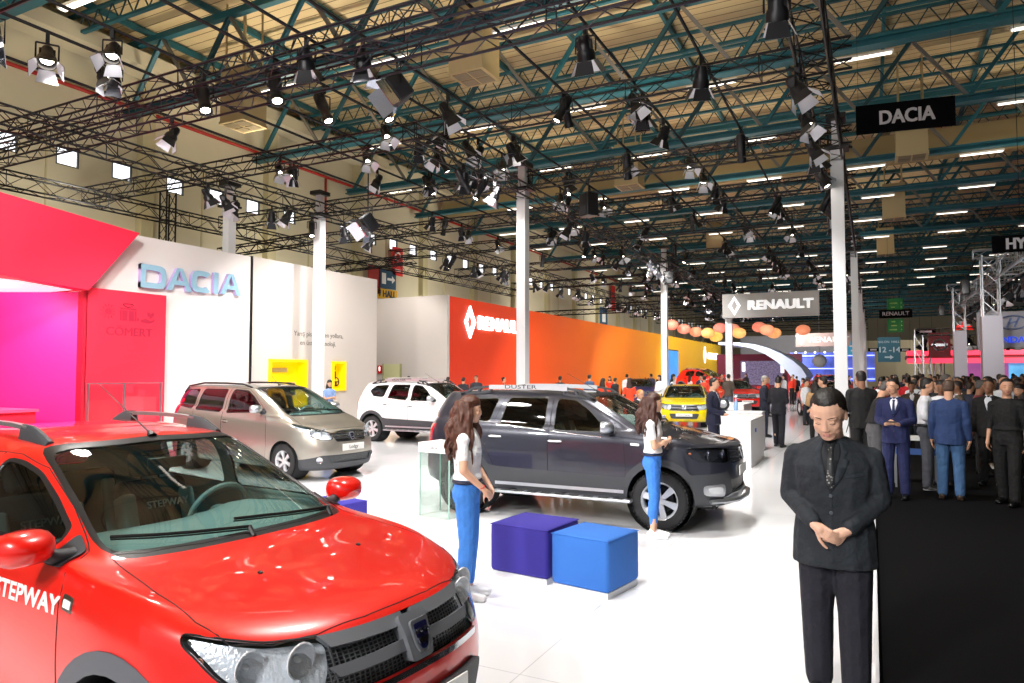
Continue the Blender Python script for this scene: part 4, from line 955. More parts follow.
# ---- spotlights ----
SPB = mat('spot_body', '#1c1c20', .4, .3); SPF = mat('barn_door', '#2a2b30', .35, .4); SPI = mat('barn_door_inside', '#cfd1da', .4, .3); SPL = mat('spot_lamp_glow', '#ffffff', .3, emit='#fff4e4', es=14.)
def make_spot(kind):
    t = thing('spotlight', '', 'spotlight'); c = MB(); c.mat(SPB); c.box((0, 0, -.03), (.07, .05, .14)); c.tube([(0, -.14, -.12), (0, -.14, -.34)], .012); c.tube([(0, .14, -.12), (0, .14, -.34)], .012); c.tube([(0, -.14, -.12), (0, .14, -.12)], .014); c.build('yoke', None, t)
    b = MB(); b.mat(SPB); R_ = Matrix.Rotation(.5, 3, 'Y')
    def L(v): return R_@Vector(v)+Vector((0, 0, -.34))
    ax = R_@Vector((0, 0, -1))
    if kind == 'par':
        b.lathe([(0, -.22), (.07, -.22), (.09, -.16), (.09, -.06), (.125, 0), (.13, .10), (.12, .10), (.115, .03)], L((0, 0, 0)), ax, 14); b.box(L((0, 0, .1)), (.10, .2, .12), M=R_)
    else:
        b.lathe([(0, -.3), (.08, -.3), (.10, -.25), (.10, .0), (.085, .03), (.085, .22), (.10, .24), (.10, .32), (.085, .32)], L((0, 0, 0)), ax, 12)
    o = b.build('lamp_body', None, t, 40)
    l = MB(); l.mat(SPL); l.lathe([(0, .02), (.085, .025)] if kind == 'par' else [(0, .28), (.07, .285)], L((0, 0, 0)), ax, 14); l.build('lens', None, t)
    if kind == 'par':
        for k in range(4):
            a = k*PI/2; u = Vector((math.cos(a), math.sin(a), 0)); v = Vector((-math.sin(a), math.cos(a), 0)); fl = .55
            p = [u*.125-v*.10+Vector((0, 0, -.10)), u*.125+v*.10+Vector((0, 0, -.10)), u*(.125+.17*fl)+v*.14+Vector((0, 0, -.27)), u*(.125+.17*fl)-v*.14+Vector((0, 0, -.27))]
            nn = (u*1-Vector((0, 0, -.5))).normalized()*.006
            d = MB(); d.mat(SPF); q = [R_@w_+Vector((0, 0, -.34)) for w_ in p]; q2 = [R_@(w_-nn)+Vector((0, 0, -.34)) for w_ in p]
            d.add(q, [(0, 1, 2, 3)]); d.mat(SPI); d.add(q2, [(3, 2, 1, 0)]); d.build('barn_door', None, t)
    return t
sp_par = make_spot('par'); sp_pro = make_spot('pro'); used = set()
def put(kind, x, y, z, rz, s=1., label=None, group=None):
    src = sp_par if kind == 'par' else sp_pro
    o = src if kind not in used else copy_tree(src); used.add(kind)
    o.location = (x, y, z); o.rotation_euler = (0, 0, rz); o.scale = (s, s, s)
    tag(o, label, 'spotlight', group); return o
FX = [  # the fittings that show large: (pipe x, y, kind, turn, size, label)
 (-12.6, 6.9, 'par', 2.6, 1.2, 'black spotlight with open barn doors, second from the left end of the top edge'),
 (-11.25, 7.35, 'par', 2.2, 1.1, 'black spotlight left of centre in the top left corner group'),
 (-13.1, 7.9, 'par', 3.6, 1.0, 'black spotlight hanging low in the top left group'),
 (-12.2, 8.1, 'par', -.6, 1.0, 'black spotlight with grey flaps in the middle of the top left group'),
 (-14.3, 10.6, 'par', 1.2, 1.1, 'black spotlight hanging alone in front of the two small windows'),
 (-9.0, 9.1, 'par', -1.2, 1.15, 'black spotlight below the truss beside the beige duct'),
 (-8.0, 9.6, 'par', -1.3, 1.15, 'black spotlight with white lit flaps left of the beige duct'),
 (-4.3, 10.9, 'par', -1.5, 1.25, 'large black spotlight at the top edge right of the beige duct'),
 (-4.25, 14.2, 'par', -1.3, 1.1, 'black spotlight, left one of the pair below the thin pipes'),
 (-3.7, 14.3, 'par', -1.5, 1.1, 'black spotlight, right one of the pair below the thin pipes'),
 (-2.75, 13.0, 'par', -1.2, 1.2, 'black spotlight with white flaps high between the beams'),
 (-.95, 11.8, 'par', 3.0, 1.1, 'black spotlight with white flaps on the truss above the thick column'),
 (-1.1, 9.1, 'par', -1.4, 1.1, 'black spotlight at the top edge beside the right truss'),
 (-1.15, 13.6, 'par', 2.6, 1.0, 'black spotlight below the white flapped one on the right truss'),
 (-1.1, 15.9, 'par', -2.0, 1.0, 'black spotlight left of the head of the thick column'),
 (-7.0, 12.4, 'par', -2.6, 1.2, 'black spotlight hanging low left of the first middle column'),
 (-7.6, 15.4, 'par', -2.2, 1.1, 'black spotlight clamped beside the first middle column'),
 (-9.2, 13.6, 'par', .4, 1.0, 'black spotlight facing the viewer in the left middle cluster'),
 (-9.9, 12.9, 'par', 2.8, 1.0, 'black spotlight with bright flaps in the left middle cluster'),
 (-10.6, 14.2, 'par', -1.0, 1.0, 'black spotlight at the back of the left middle cluster'),
 (-12.9, 16.0, 'par', .9, 1.0, 'black spotlight above the beige wall writing'),
 (-14.9, 14.3, 'par', 2., 1.0, 'black spotlight above the right end of the white wall'),
 (-15.7, 12.6, 'par', -2., 1.0, 'black spotlight above the blue wall letters'),
 (-15.7, 15.4, 'par', 1., 1.0, 'black spotlight over the black wall divider'),
 (-11.3, 9.2, 'pro', 2.7, 1.3, 'dark tubular spotlight with purple sheen, left one of a pair'),
 (-10.6, 9.5, 'pro', 2.6, 1.3, 'dark tubular spotlight with purple sheen, right one of a pair'),
 (-9.4, 10.8, 'pro', 3.0, 1.2, 'dark tubular spotlight left of the beige duct, upper'),
 (-8.9, 11.3, 'pro', 3.0, 1.2, 'dark tubular spotlight left of the beige duct, lower'),
 (-5.4, 17.5, 'pro', -1.4, 1.1, 'tubular spotlight with a lit round lens right of the first middle column'),
 (-2.6, 17.5, 'pro', -1.5, 1.1, 'tubular spotlight with a lit round lens between the two columns'),
 (-1.2, 17.2, 'pro', 2.8, 1.1, 'tubular spotlight leaning at the head of the thick column')]
for x, y, k, rz, s_, lb in FX:
    if x < -15.3: put(k, -15.5, y, 6.88, rz, s_, lb)
    elif x > -1.3: put(k, -.96, y, 6.76, rz, s_, lb)
    else:
        px, pz = min(PX, key=lambda q: abs(q[0]-x)); put(k, px, y, pz-.06*s_, rz, s_, lb)
rs = random.Random(3)
for i in range(215):
    y = 13+(i/215)**1.3*62; px, pz = PX[rs.randrange(len(PX))]
    if i % 3 == 0: px, pz = rs.choice([(-.96, 6.78), (-15.5, 6.9), (-8.43, 6.78), (-15.9, 6.9)]); pz, px = (pz, px) if y < 58 or px == -.96 else PX[3][::-1]
    kd = 'par' if rs.random() < .85 else 'pro'; zn = 'before the first columns' if y < 17.5 else 'between the two column rows' if y < 32 else 'beyond the second columns' if y < 50 else 'deepest in the stand'
    lb = '%s, %s, %s' % ('black spotlight with open flaps' if kd == 'par' else 'slim tubular black spotlight', 'wall side' if px < -9.5 else 'middle of the stand' if px < -5 else 'aisle side', zn)
    put(kd, px, y+rs.uniform(-.8, .8), pz-.05, rs.uniform(0, 2*PI), 1.0, lb, 'spotlights: '+lb)
# two large square flood lamps
for (x, y, z, rz, lb) in ((-12.6, 5.9, 7.22, .9, 'large square flood lamp with mirror flaps in the top left corner'), (-7.9, 10.6, 7.26, -.7, 'square flood lamp with mirror flaps below the beige duct'), (-12.6, 15.6, 6.1, -.5, 'square flood lamp with bright mirror flaps beside the leftmost column')):
    t = thing('flood_lamp', lb, 'flood lamp', (x, y, z), rz); R_ = Matrix.Rotation(.7, 3, 'X')
    b = MB(); b.mat(mat('flood_body', '#24252a', .5)); b.box((0, 0, 0), (.5, .34, .5), M=R_, bev=.03); b.mat(mat('flood_label', '#b09a2c', .5)); b.box(R_@Vector((0, .172, .12)), (.28, .006, .03), M=R_)
    for k in range(5): b.mat(SPF); b.box(R_@Vector((0, .175, -.02-.04*k)), (.36, .01, .018), M=R_)
    b.build('lamp_body', None, t, 40)
    m_ = MB(); m_.mat(mat('mirror_flap', '#cfd2dc', .12, 1.0))
    for dx, dz, rx, rz2 in ((0, .30, .7, 0), (0, -.30, -.7, 0)): m_.box(R_@Vector((dx, -.30, dz)), (.52, .30, .012), M=R_@Matrix.Rotation(-rx*.8, 3, 'X'))
    for dx, a in ((.30, .6), (-.30, -.6)): m_.box(R_@Vector((dx, -.30, 0)), (.012, .30, .5), M=R_@Matrix.Rotation(a*.9, 3, 'Z'))
    m_.build('mirror_flap', None, t)
    l = MB(); l.mat(SPL); l.box(R_@Vector((0, -.175, 0)), (.42, .01, .05), M=R_); l.build('lens', None, t)
    y_ = MB(); y_.tube([(-.3, 0, 0), (-.3, 0, .4), (.3, 0, .4), (.3, 0, 0)], .014); y_.tube([(0, 0, .4), (0, 0, 7.79-z)], .02); y_.build('yoke', SPB, t)

# ---- speakers ----
for (x, y, z, rz, lb) in ((-6.7, 17.56, 6.4, -.6, 'black loudspeaker box hanging right of the first middle column'), (-8.3, 32.1, 6.3, .3, 'black loudspeaker box hanging near the second middle column')):
    t = thing('loudspeaker', lb, 'speaker', (x, y, z), rz); simple('cabinet', BLK, t, 30, box=dict(c=(0, 0, 0), d=(.42, .36, .62), bev=.03)); simple('speaker_grille', DKT, t, box=((0, -.185, -.15), (.3, .02, .2))); simple('bracket', BLK, t, tube=([(0, 0, .3), (0, 0, 7.14-z)], .02))

# ================= STAND WALLS =================
WW = mat('white_stand_wall', '#efe9e6', .55); BW = mat('beige_stand_wall', '#cfc6c0', .6); DIV = mat('black_divider', '#0e0e10', .4)
def wallbox(name, x0, x1, y0, y1, z0, z1, m): o = struct(name, m, None, box=(((x0+x1)/2, (y0+y1)/2, (z0+z1)/2), (x1-x0, y1-y0, z1-z0))); return o
wallbox('wall_logo', -17.3, -17.0, 10.32, 15.42, 0, 5.48, WW)
wallbox('trim_4', -17.25, -16.97, 15.42, 15.50, 0, 5.50, DIV)
# beige wall with two display openings
bw = MB(); n1, n2 = (16.2, 17.9, .75, 2.33), (19.12, 19.84, 1.25, 2.30)
def holes(mb, x, dx, y0, y1, z0, z1, H):
    ys = sorted({y0, y1, *[v for h in H for v in h[:2]]})
    for a, b in zip(ys, ys[1:]):
        hh = [h for h in H if h[0] <= a and h[1] >= b]
        if hh: mb.box((x, (a+b)/2, (z0+hh[0][2])/2), (dx, b-a, hh[0][2]-z0)); mb.box((x, (a+b)/2, (z1+hh[0][3])/2), (dx, b-a, z1-hh[0][3]))
        else: mb.box((x, (a+b)/2, (z0+z1)/2), (dx, b-a, z1-z0))
holes(bw, -17.15, .3, 15.5, 21.65, 0, 5.5, [n1, n2]); o = bw.build('wall_beige', BW); o['kind'] = 'structure'
wallbox('wall_recess', -21.6, -17.0, 26.7, 26.89, 0, 5.42, BW)
wallbox('wall_recess_side', -21.8, -21.6, 21.5, 27.2, 0, 5.42, BW)
wallbox('wall_beige_end', -21.6, -17.3, 21.5, 21.65, 0, 5.5, BW)
# orange to yellow wall
ow = mat('orange_gradient_wall', '#f04a20', .5); nt = ow.node_tree; tc = nt.nodes.new('ShaderNodeTexCoord'); s_ = nt.nodes.new('ShaderNodeSeparateXYZ'); mr = nt.nodes.new('ShaderNodeMapRange'); rp = nt.nodes.new('ShaderNodeValToRGB')
mr.inputs['From Min'].default_value = 27; mr.inputs['From Max'].default_value = 92; nt.links.new(tc.outputs['Object'], s_.inputs[0]); nt.links.new(s_.outputs[1], mr.inputs[0]); nt.links.new(mr.outputs[0], rp.inputs[0]); nt.links.new(rp.outputs[0], nt.nodes['Principled BSDF'].inputs['Base Color'])
E_ = rp.color_ramp.elements; E_[0].color = (*srgb('#e03a16'), 1); E_[1].position = 1; E_[1].color = (*srgb('#f2c814'), 1)
for p_, c_ in ((.10, '#ea4818'), (.25, '#f2701a'), (.42, '#f78c12'), (.62, '#f9b410')): q_ = E_.new(p_); q_.color = (*srgb(c_), 1)
wallbox('wall_orange', -17.4, -17.0, 26.9, 91.2, 0, 5.38, ow)
LETW = mat('lit_white_letters', '#ffffff', .4, emit='#ffffff', es=1.6)
for nm, y, z0, z1, x, sz, lb in (('renault', 28.9, 0, 0, 0, 1, ''),): pass
def diamond(mb, o, ex, ey, k, m1=None, m2=None, th=.04):
    """faceted hollow diamond emblem"""
    ex, ey, o = Vector(ex), Vector(ey), Vector(o); n_ = ex.cross(ey)
    P = lambda x, y: (x*k, y*k)
    for sx in (-1, 1):
        mb.mat(m1 or LETW); mb.prism([P(0, 1), P(sx*.62, 0), P(0, -1), P(0, -.62), P(sx*.30, 0), P(0, .62)] if sx > 0 else [P(0, 1), P(0, .62), P(-.30, 0), P(0, -.62), P(0, -1), P(-.62, 0)], o, ex, ey, n_*th*(1 if sx > 0 else .7))
b = MB(); diamond(b, (-16.98, 28.6, 4.30), (0, 1, 0), (0, 0, 1), .78, th=.1); o = b.build('wall_emblem'); tag(o, 'lit white diamond emblem on the red end of the orange wall', 'emblem')
b = MB(); b.mat(LETW); text(b, 'RENAULT', (-16.95, 31.85, 4.30), (0, 1, 0), (0, 0, 1), .92, .08, .035, wscale=1.22); o = b.build('wall_letters'); tag(o, 'lit white RENAULT letters on the red end of the orange wall', 'sign')
b = MB(); diamond(b, (-16.98, 81.2, 3.95), (0, 1, 0), (0, 0, 1), .95, th=.1); b.mat(LETW); text(b, 'RENAULT', (-16.95, 86.0, 3.85), (0, 1, 0), (0, 0, 1), 1.0, .08, .035, wscale=1.3); o = b.build('wall_letters'); tag(o, 'small lit white emblem and letters on the far yellow wall', 'sign')
b = MB(); b.mat(FRM); b.box((-16.95, 66.3, 2.05), (.1, 4.8, 4.1)); b.mat(mat('blue_screen', '#3d8fe0', .3, noise=.35, nscale=.8, emit='#3a86d8', es=.55)); b.box((-16.88, 66.3, 2.05), (.04, 4.4, 3.9)); o = b.build('wall_screen'); tag(o, 'tall blue screen on the orange wall beside a white column', 'screen')
b = MB(); b.mat(mat('tan_box', '#b98a50', .6)); b.box((-15.9, 70.5, 1.2), (.6, 3.6, 2.4)); o = b.build('wall_cabinet'); tag(o, 'small tan block in front of the yellow wall', 'block')
# logo letters of the white wall
LBL = mat('pale_blue_metal_letters', '#9fcbe2', .35, .15); LSD = mat('letter_sides', '#b9a6d8', .5)
def stroke_letter(mb, ch, w_, h_, t_, o, ex, ey, dn):
    W2, H2 = w_/2, h_/2
    if ch == 'I': P = [[(-t_/2, -H2), (t_/2, -H2), (t_/2, H2), (-t_/2, H2)]]
    elif ch == 'A': P = [[(-W2, -H2), (-W2+t_*1.1, -H2), (t_*.15, H2), (-t_*.6, H2)], [(W2, -H2), (W2-t_*1.1, -H2), (-t_*.15, H2), (t_*.6, H2)], [(-W2*.5, -H2*.5), (W2*.5, -H2*.5), (W2*.36, -H2*.5+t_*.8), (-W2*.36, -H2*.5+t_*.8)]]
    else:
        def arc(r, a0, a1, ex_=.55): return [((W2-r)*math.copysign(abs(math.cos(a))**ex_, math.cos(a)), (H2-r)*math.copysign(abs(math.sin(a))**ex_, math.sin(a))) for a in [a0+(a1-a0)*i/14 for i in range(15)]]
        if ch == 'C': P = [arc(0, .75, 2*PI-.75)+list(reversed(arc(t_, .75, 2*PI-.75)))]
        else: P = [[(-W2, H2), (0, H2)]+arc(0, PI/2-.2, -PI/2+.2)+[(0, -H2), (-W2, -H2), (-W2, -H2+t_), (0, -H2+t_)]+list(reversed(arc(t_, PI/2-.2, -PI/2+.2)))+[(0, H2-t_), (-W2, H2-t_)], [(-W2, -H2), (-W2+t_, -H2), (-W2+t_, H2), (-W2, H2)]]
    for k, p in enumerate(P): mb.prism(p, Vector(o)+Vector(dn)*.002*k, ex, ey, dn)
    return mb
for ch, yy, zz, w_, lb in (('D', 12.08, 4.43, .74, 'pale blue raised letter D, first of the word on the white wall'), ('A', 12.87, 4.45, .78, 'pale blue raised letter A next to the D on the white wall'), ('C', 13.58, 4.47, .66, 'pale blue raised letter C on the white wall'), ('I', 14.07, 4.49, .16, 'pale blue raised letter I on the white wall'), ('A', 14.60, 4.51, .74, 'pale blue raised letter A ending the word on the white wall')):
    b = MB(); b.mat(LSD); stroke_letter(b, ch, w_, .62, .145, (-16.99, yy, zz), (0, 1, 0), (0, 0, 1), (.10, 0, 0)); b.mat(LBL); stroke_letter(b, ch, w_, .62, .145, (-16.889, yy, zz), (0, 1, 0), (0, 0, 1), (.012, 0, 0))
    tag(b.build('wall_letter'), lb, 'letter', 'DACIA wall letters')
b = MB(); b.mat(mat('grey_wall_writing', '#6c6660', .6)); text(b, 'Yarış pistlerinden yollara,', (-16.995, 18.5, 3.20), (0, 1, 0), (0, 0, 1), .235, .006); text(b, 'en üstün teknoloji.', (-16.995, 18.45, 2.90), (0, 1, 0), (0, 0, 1), .235, .006); o = b.build('wall_writing'); tag(o, 'grey two-line Turkish slogan lettering on the beige wall', 'lettering')
# yellow display niches
YEL = mat('yellow_niche', '#ffdc00', .5, emit='#ffd800', es=.35)
for (y0, y1, z0, z1), lb in ((n1, 'wide yellow lit display niche left of the white column'), (n2, 'narrow yellow lit display niche with a steering wheel, right of the column')):
    t = thing('display_niche', lb, 'display niche', (-17.15, (y0+y1)/2, z0)); W_, H_ = y1-y0, z1-z0; b = MB(); b.mat(YEL); b.box((-.20, 0, H_/2), (.02, W_, H_)); f = .09
    for c_, d_ in (((.03, -W_/2+f/2, H_/2), (.40, f, H_)), ((.03, W_/2-f/2, H_/2), (.40, f, H_)), ((.03, 0, f/2), (.40, W_, f)), ((.03, 0, H_-f/2), (.40, W_, f))): b.box(c_, d_, bev=.02)
    b.build('niche_frame', None, t, 40)
    p = MB(); p.mat(mat('beige_panel', '#cdbb8e', .6)); p.box((-.17, -.25 if W_ > 1 else 0, H_*.78), (.03, W_*(.6 if W_ > 1 else .62), .14)); p.box((-.17, .45 if W_ > 1 else 0, H_*.40), (.05, .34 if W_ > 1 else .44, .40)); p.build('info_panel', None, t)
    p = MB(); p.mat(mat('dark_screen', '#3a3018', .3)); p.box((-.13, .45 if W_ > 1 else 0, H_*.42+(.12 if W_ < 1 else 0)), (.02, .28 if W_ > 1 else .36, .26)); p.build('screen', None, t)
    c_ = Vector((.0, -.38 if W_ > 1 else .05, .32)); q = MB(); q.mat(mat('exhibit_brown', '#3b2a22', .5))
    if W_ > 1: q.box(c_, (.2, .55, .16), bev=.03); q.tube([c_+Vector((0, -.2, .1)), c_+Vector((0, .2, .12))], .05, 8)
    else: q.tube([c_+Vector((0, .15*math.cos(a), .15*math.sin(a))) for a in [2*PI*i/20 for i in range(20)]], .022, 8, closed=True); q.bar(c_-Vector((0, .14, 0)), c_+Vector((0, .14, 0)), .04); q.bar(c_, c_-Vector((0, 0, .14)), .04)
    o = q.build('exhibit' if W_ > 1 else 'steering_wheel', None, None, 40); o.location = t.location; tag(o, 'dark engine part shown in the wide yellow niche' if W_ > 1 else 'brown steering wheel shown in the narrow yellow niche', 'exhibit')
# fire sign, doorway, dark kiosk
b = MB(); b.mat(mat('sign_red', '#d32020', .5)); b.box((-20.75, 26.67, 2.05), (.26, .03, .38)); b.mat(LETW); b.box((-20.75, 26.65, 2.08), (.07, .01, .2)); o = b.build('fire_sign'); tag(o, 'small red fire extinguisher sign on the recessed wall', 'sign')
b = MB(); b.mat(mat('pale_green_door', '#d6d6a4', .5)); b.box((-20.0, 26.65, 1.15), (.95, .08, 2.3)); b.mat(mat('door_edge', '#a8a878', .5)); b.box((-20.5, 26.63, 1.15), (.05, .1, 2.34)); b.box((-19.5, 26.63, 1.15), (.05, .1, 2.34)); o = b.build('door_1'); o['kind'] = 'structure'
b = MB(); b.mat(WW); b.box((-17.6, 24.6, .85), (.25, 2.6, 1.7)); b.mat(BLK); b.box((-17.45, 24.6, 1.25), (.04, 2.4, .8)); b.mat(mat('kiosk_red', '#c23026', .5)); b.box((-17.42, 24.2, 1.2), (.02, .5, .3)); o = b.build('display_kiosk'); tag(o, 'black faced display kiosk behind the tail of the white SUV', 'kiosk')
b = MB(); b.mat(mat('beige_counter', '#e2cdb8', .5)); b.box((-16.4, 21.9, .5), (.5, 1.0, 1.0)); o = b.build('beige_counter'); tag(o, 'low beige counter behind the tail of the white SUV', 'counter')
# red entrance element
RED = mat('red_canopy', '#f02848', .5); MAG = mat('magenta_wall', '#f5288c', .5); REDP = mat('red_panel', '#ee2c48', .5); SYM = mat('dark_red_print', '#b4183c', .6)
b = MB(); b.mat(RED); b.prism([(2.0, 6.35), (11.39, 5.44), (10.13, 3.85), (2.0, 4.45)], (-16.5, 0, 0), (0, 1, 0), (0, 0, 1), (-2.6, 0, 0)); o = b.build('wall_canopy'); tag(o, 'slanted red canopy block over the entrance beside the white wall', 'canopy')
mw = MB(); d_ = Vector((-.889, -.457, 0)); p_ = Vector((-16.95, 10.24, 0)); mw.prism([(0, 0), (5.2, 0), (5.2, 3.84), (0, 3.84)], p_, d_, (0, 0, 1), Vector((-.457, .889, 0))*.15); o = mw.build('wall_magenta', MAG); o['kind'] = 'structure'
wallbox('trim_5', -17.1, -16.82, 10.20, 10.30, 0, 3.9, mat('red_edge', '#d81838', .5))
b = MB(); b.mat(mat('pink_ledge', '#f05a8c', .4)); b.box((-17.6, 8.2, 1.05), (2.0, 1.9, .06)); b.mat(RED); b.box((-17.6, 8.2, .52), (1.9, 1.8, 1.0)); tag(b.build('reception_ledge'), 'low red block with a pink top at the foot of the magenta wall', 'counter'); wallbox('ceiling_entrance', -19.3, -16.9, 0, 10.2, 3.86, 3.95, mat('glowing_white_ceiling', '#ffffff', .5, emit='#ffe8f0', es=.8))  # light on the entrance ceiling is put into its material as glow
t = thing('wall_panel', 'red panel printed with sun, gift and hand symbols and the word CÖMERT', 'panel', (-16.9, 11.35, 0))
simple('board', REDP, t, box=((0, 0, 1.98), (.16, 2.14, 3.96)))
b = MB(); b.mat(SYM); X_ = .083
def P2(y, z): return (X_, y, z)
text(b, 'CÖMERT', P2(.05, 2.92), (0, 1, 0), (0, 0, 1), .30, .006, .004, wscale=1.05)
b.lathe([(0, .004), (.085, .004), (.085, 0)], P2(-.52, 3.42), (1, 0, 0), 14)
for k in range(12): a = k*PI/6; b.bar(P2(-.52+.12*math.cos(a), 3.42+.12*math.sin(a)), P2(-.52+.19*math.cos(a), 3.42+.19*math.sin(a)), .02, .01)
for dy in (-.09, .09): b.box(P2(0+dy, 3.34), (.01, .13, .26)); 
for dy in (-.2, .2): b.box(P2(0+dy, 3.34), (.01, .035, .26))
b.box(P2(0, 3.51), (.01, .44, .04)); b.tube([P2(.14*math.sin(a)*math.cos(a)*2, 3.55+.1*abs(math.sin(a))) for a in [PI*i/12 for i in range(13)]], .018, 4)
b.prism([(0, 0), (.10, .10), (.09, .16), (.04, .17), (0, .13), (-.04, .17), (-.09, .16), (-.10, .10)], P2(.62, 3.30), (0, 1, 0), (0, 0, 1), (.006, 0, 0)); b.prism([(-.20, .02), (-.06, .06), (.06, .0), (.20, .06), (.16, -.02), (.02, -.07), (-.20, -.04)], P2(.55, 3.24), (0, 1, 0), (0, 0, 1), (.006, 0, 0)); b.box(P2(.27, 3.26), (.01, .05, .08))
b.build('printed_symbols', None, t)
struct('floor_entrance', mat('red_entrance_floor', '#e0285a', .4), None, box=((-16.2, 6.5, .03), (6.2, 9.4, .06)))
t = thing('glass_railing', 'low glass railing panel in front of the red wall panel', 'railing', (-14.6, 9.85, .06)); gm = glass('railing_glass', '#f4f6f6')
for y_ in (-.85, -.05, .85): simple('post', ALU, t, box=((0, y_, .8), (.03, .03, 1.6)))
simple('glass_panel', gm, t, box=((0, 0, .8), (.012, 1.7, 1.5))); simple('top_rail', ALU, t, box=((0, 0, 1.6), (.03, 1.75, .02)))
# hall banners on the cream wall
b = MB(); b.mat(mat('banner_red', '#a8302c', .6)); b.box((-23.64, 29.85, 6.9), (.04, 1.0, 1.5)); b.mat(mat('banner_blue', '#23506e', .6)); b.box((-23.64, 31.0, 7.05), (.04, 1.5, 1.05)); b.mat(mat('banner_yellow', '#e8b41a', .6)); b.box((-23.64, 31.0, 6.2), (.04, 1.75, .55)); b.mat(WHT); b.prism([(-.5, -.1), (.1, -.1), (.1, -.3), (.5, 0), (.1, .3), (.1, .1), (-.5, .1)], (-23.61, 31.3, 7.05), (0, .7, 0), (0, 0, .7), (.01, 0, 0)); b.box((-23.61, 30.65, 7.05), (.01, .35, .6)); b.mat(DKT); text(b, '/ HALL', (-23.61, 31.0, 6.2), (0, 1, 0), (0, 0, 1), .5, .01, .02); o = b.build('hall_banner'); tag(o, 'blue and yellow HALL direction banner above the beige wall corner', 'banner')
b = MB(); b.mat(mat('sign_red', '#d32020')); b.box((-23.64, 31.9, 8.15), (.04, .95, 1.6)); b.mat(WHT); b.tube([(-23.61, 31.9+.25*math.cos(a), 8.4+.25*math.sin(a)) for a in [2*PI*i/16 for i in range(13)]], .05, 5); b.box((-23.61, 31.9, 7.65), (.01, .5, .12)); o = b.build('wall_sign'); tag(o, 'red fire equipment sign high on the cream wall', 'sign')
b = MB(); b.mat(mat('banner_blue')); b.box((-23.66, 66, 7.2), (.04, 2.2, 2.4)); b.mat(WHT); b.box((-23.62, 66, 7.4), (.01, 1., .9)); b.mat(mat('sign_red')); b.box((-23.66, 69, 9.6), (.04, 1.2, 2.6)); o = b.build('hall_banner'); tag(o, 'far blue direction banner above the orange wall', 'banner')
# ---- stools ----
def stool(name, c, rz, col, lb, w_=.62, h_=.44):
    t = thing(name, lb, 'stool', (c[0], c[1], 0.001), rz); m_ = mat('stool_fabric_'+col[1:], col, .85, bump=.25, bscale=400)
    b = MB(); b.mat(m_); b.box((0, 0, .05+h_/2), (w_, w_, h_), bev=.035); b.build('cushion', None, t, 50)
    b = MB(); b.tube([(i*w_/2*.985, j*w_/2*.985, .05+h_-.012) for i, j in ((-1, -1), (1, -1), (1, 1), (-1, 1))], .004, 4, closed=True); b.build('piping', m_, t)
    simple('plinth', mat('stool_plinth', '#e4e6ea', .4), t, box=((0, 0, .025), (w_-.03, w_-.03, .05)))
stool('cube_stool', (-2.87, 6.07), -.10, '#2e2488', 'indigo cube stool, left one of the touching pair', .62)
stool('cube_stool', (-2.21, 5.92), -.17, '#2b68ba', 'mid blue cube stool, right one of the touching pair', .57)
stool('cube_stool', (-5.32, 5.95), -.2, '#38309a', 'indigo cube stool behind the far mirror of the red hatchback', .62)
stool('cube_stool', (-4.95, 7.15) if False else (-3.7, 14.6), .1, '#2a2c86', 'indigo cube stool between the white counters', .7)
# ---- glass display ----
t = thing('display_table', 'clear glass display case with a white tilted top', 'display case', (-5.10, 7.96, .001), -.12); GE = mat('glass_edge', '#9cc4b8', .2)
gm2 = glass('case_glass', '#f8fdfb')
for c_, d_ in (((-.25, 0, .42), (.008, .42, .84)), ((.25, 0, .42), (.008, .42, .84)), ((0, -.21, .42), (.5, .008, .84)), ((0, .21, .42), (.5, .008, .84))): simple('glass_pane', gm2, t, box=(c_, d_))
b = MB(); b.mat(GE)
for i in (-1, 1):
    for j in (-1, 1): b.box((i*.25, j*.21, .42), (.014, .014, .84))
b.build('glass_edge', None, t)
b = MB(); b.mat(WHT); b.box((0, 0, .90), (.54, .46, .13), bev=.008); b.mat(DKT); text(b, 'DACIA', (0, -.232, .90), (1, 0, 0), (0, 0, 1), .045, .002); b.build('display_top', None, t, 40)
# ---- white counters ----
def counter(c, d, lb, rz=0):
    t = thing('reception_counter', lb, 'counter', (c[0], c[1], .001), rz); simple('counter_body', mat('white_counter', '#f0f0f2', .35), t, box=((0, 0, d[2]/2-.02), (d[0], d[1], d[2]-.04))); simple('counter_top', mat('counter_top', '#fafafa', .25), t, 40, box=dict(c=(0, 0, d[2]-.02), d=(d[0]+.02, d[1]+.02, .04), bev=.008)); return t
counter((-2.45, 15.6), (.55, 1.9, .95), 'white counter nearest the man in the black suit, with a small blue mark')
simple('brand_mark', mat('mark_blue', '#2c4cb0', .5), [o for o in bpy.data.objects if o.name.startswith('reception_counter')][-1], box=((.278, -.3, .7), (.006, .18, .08)))
counter((-3.05, 18.2), (1.3, .55, .94), 'white counter behind the man in the dark blue suit')
counter((-4.75, 15.2), (1.3, .5, .95), 'white counter in front of the blonde woman')
counter((-3.6, 21.4), (.7, 1.4, 1.0), 'low white counter at the nose of the yellow coupe')
b = MB(); b.mat(DKT); b.ell((0, 0, .16), (.15, .06, .16), 8); b.box((0, 0, .01), (.2, .14, .02)); b.mat(ALU); b.ell((0, -.055, .16), (.10, .02, .10), 8); o = b.build('round_speaker', None, None, 40); o.location = (-3.35, 18.2, .942); tag(o, 'dark round tabletop device on the white counter by the yellow coupe', 'device')
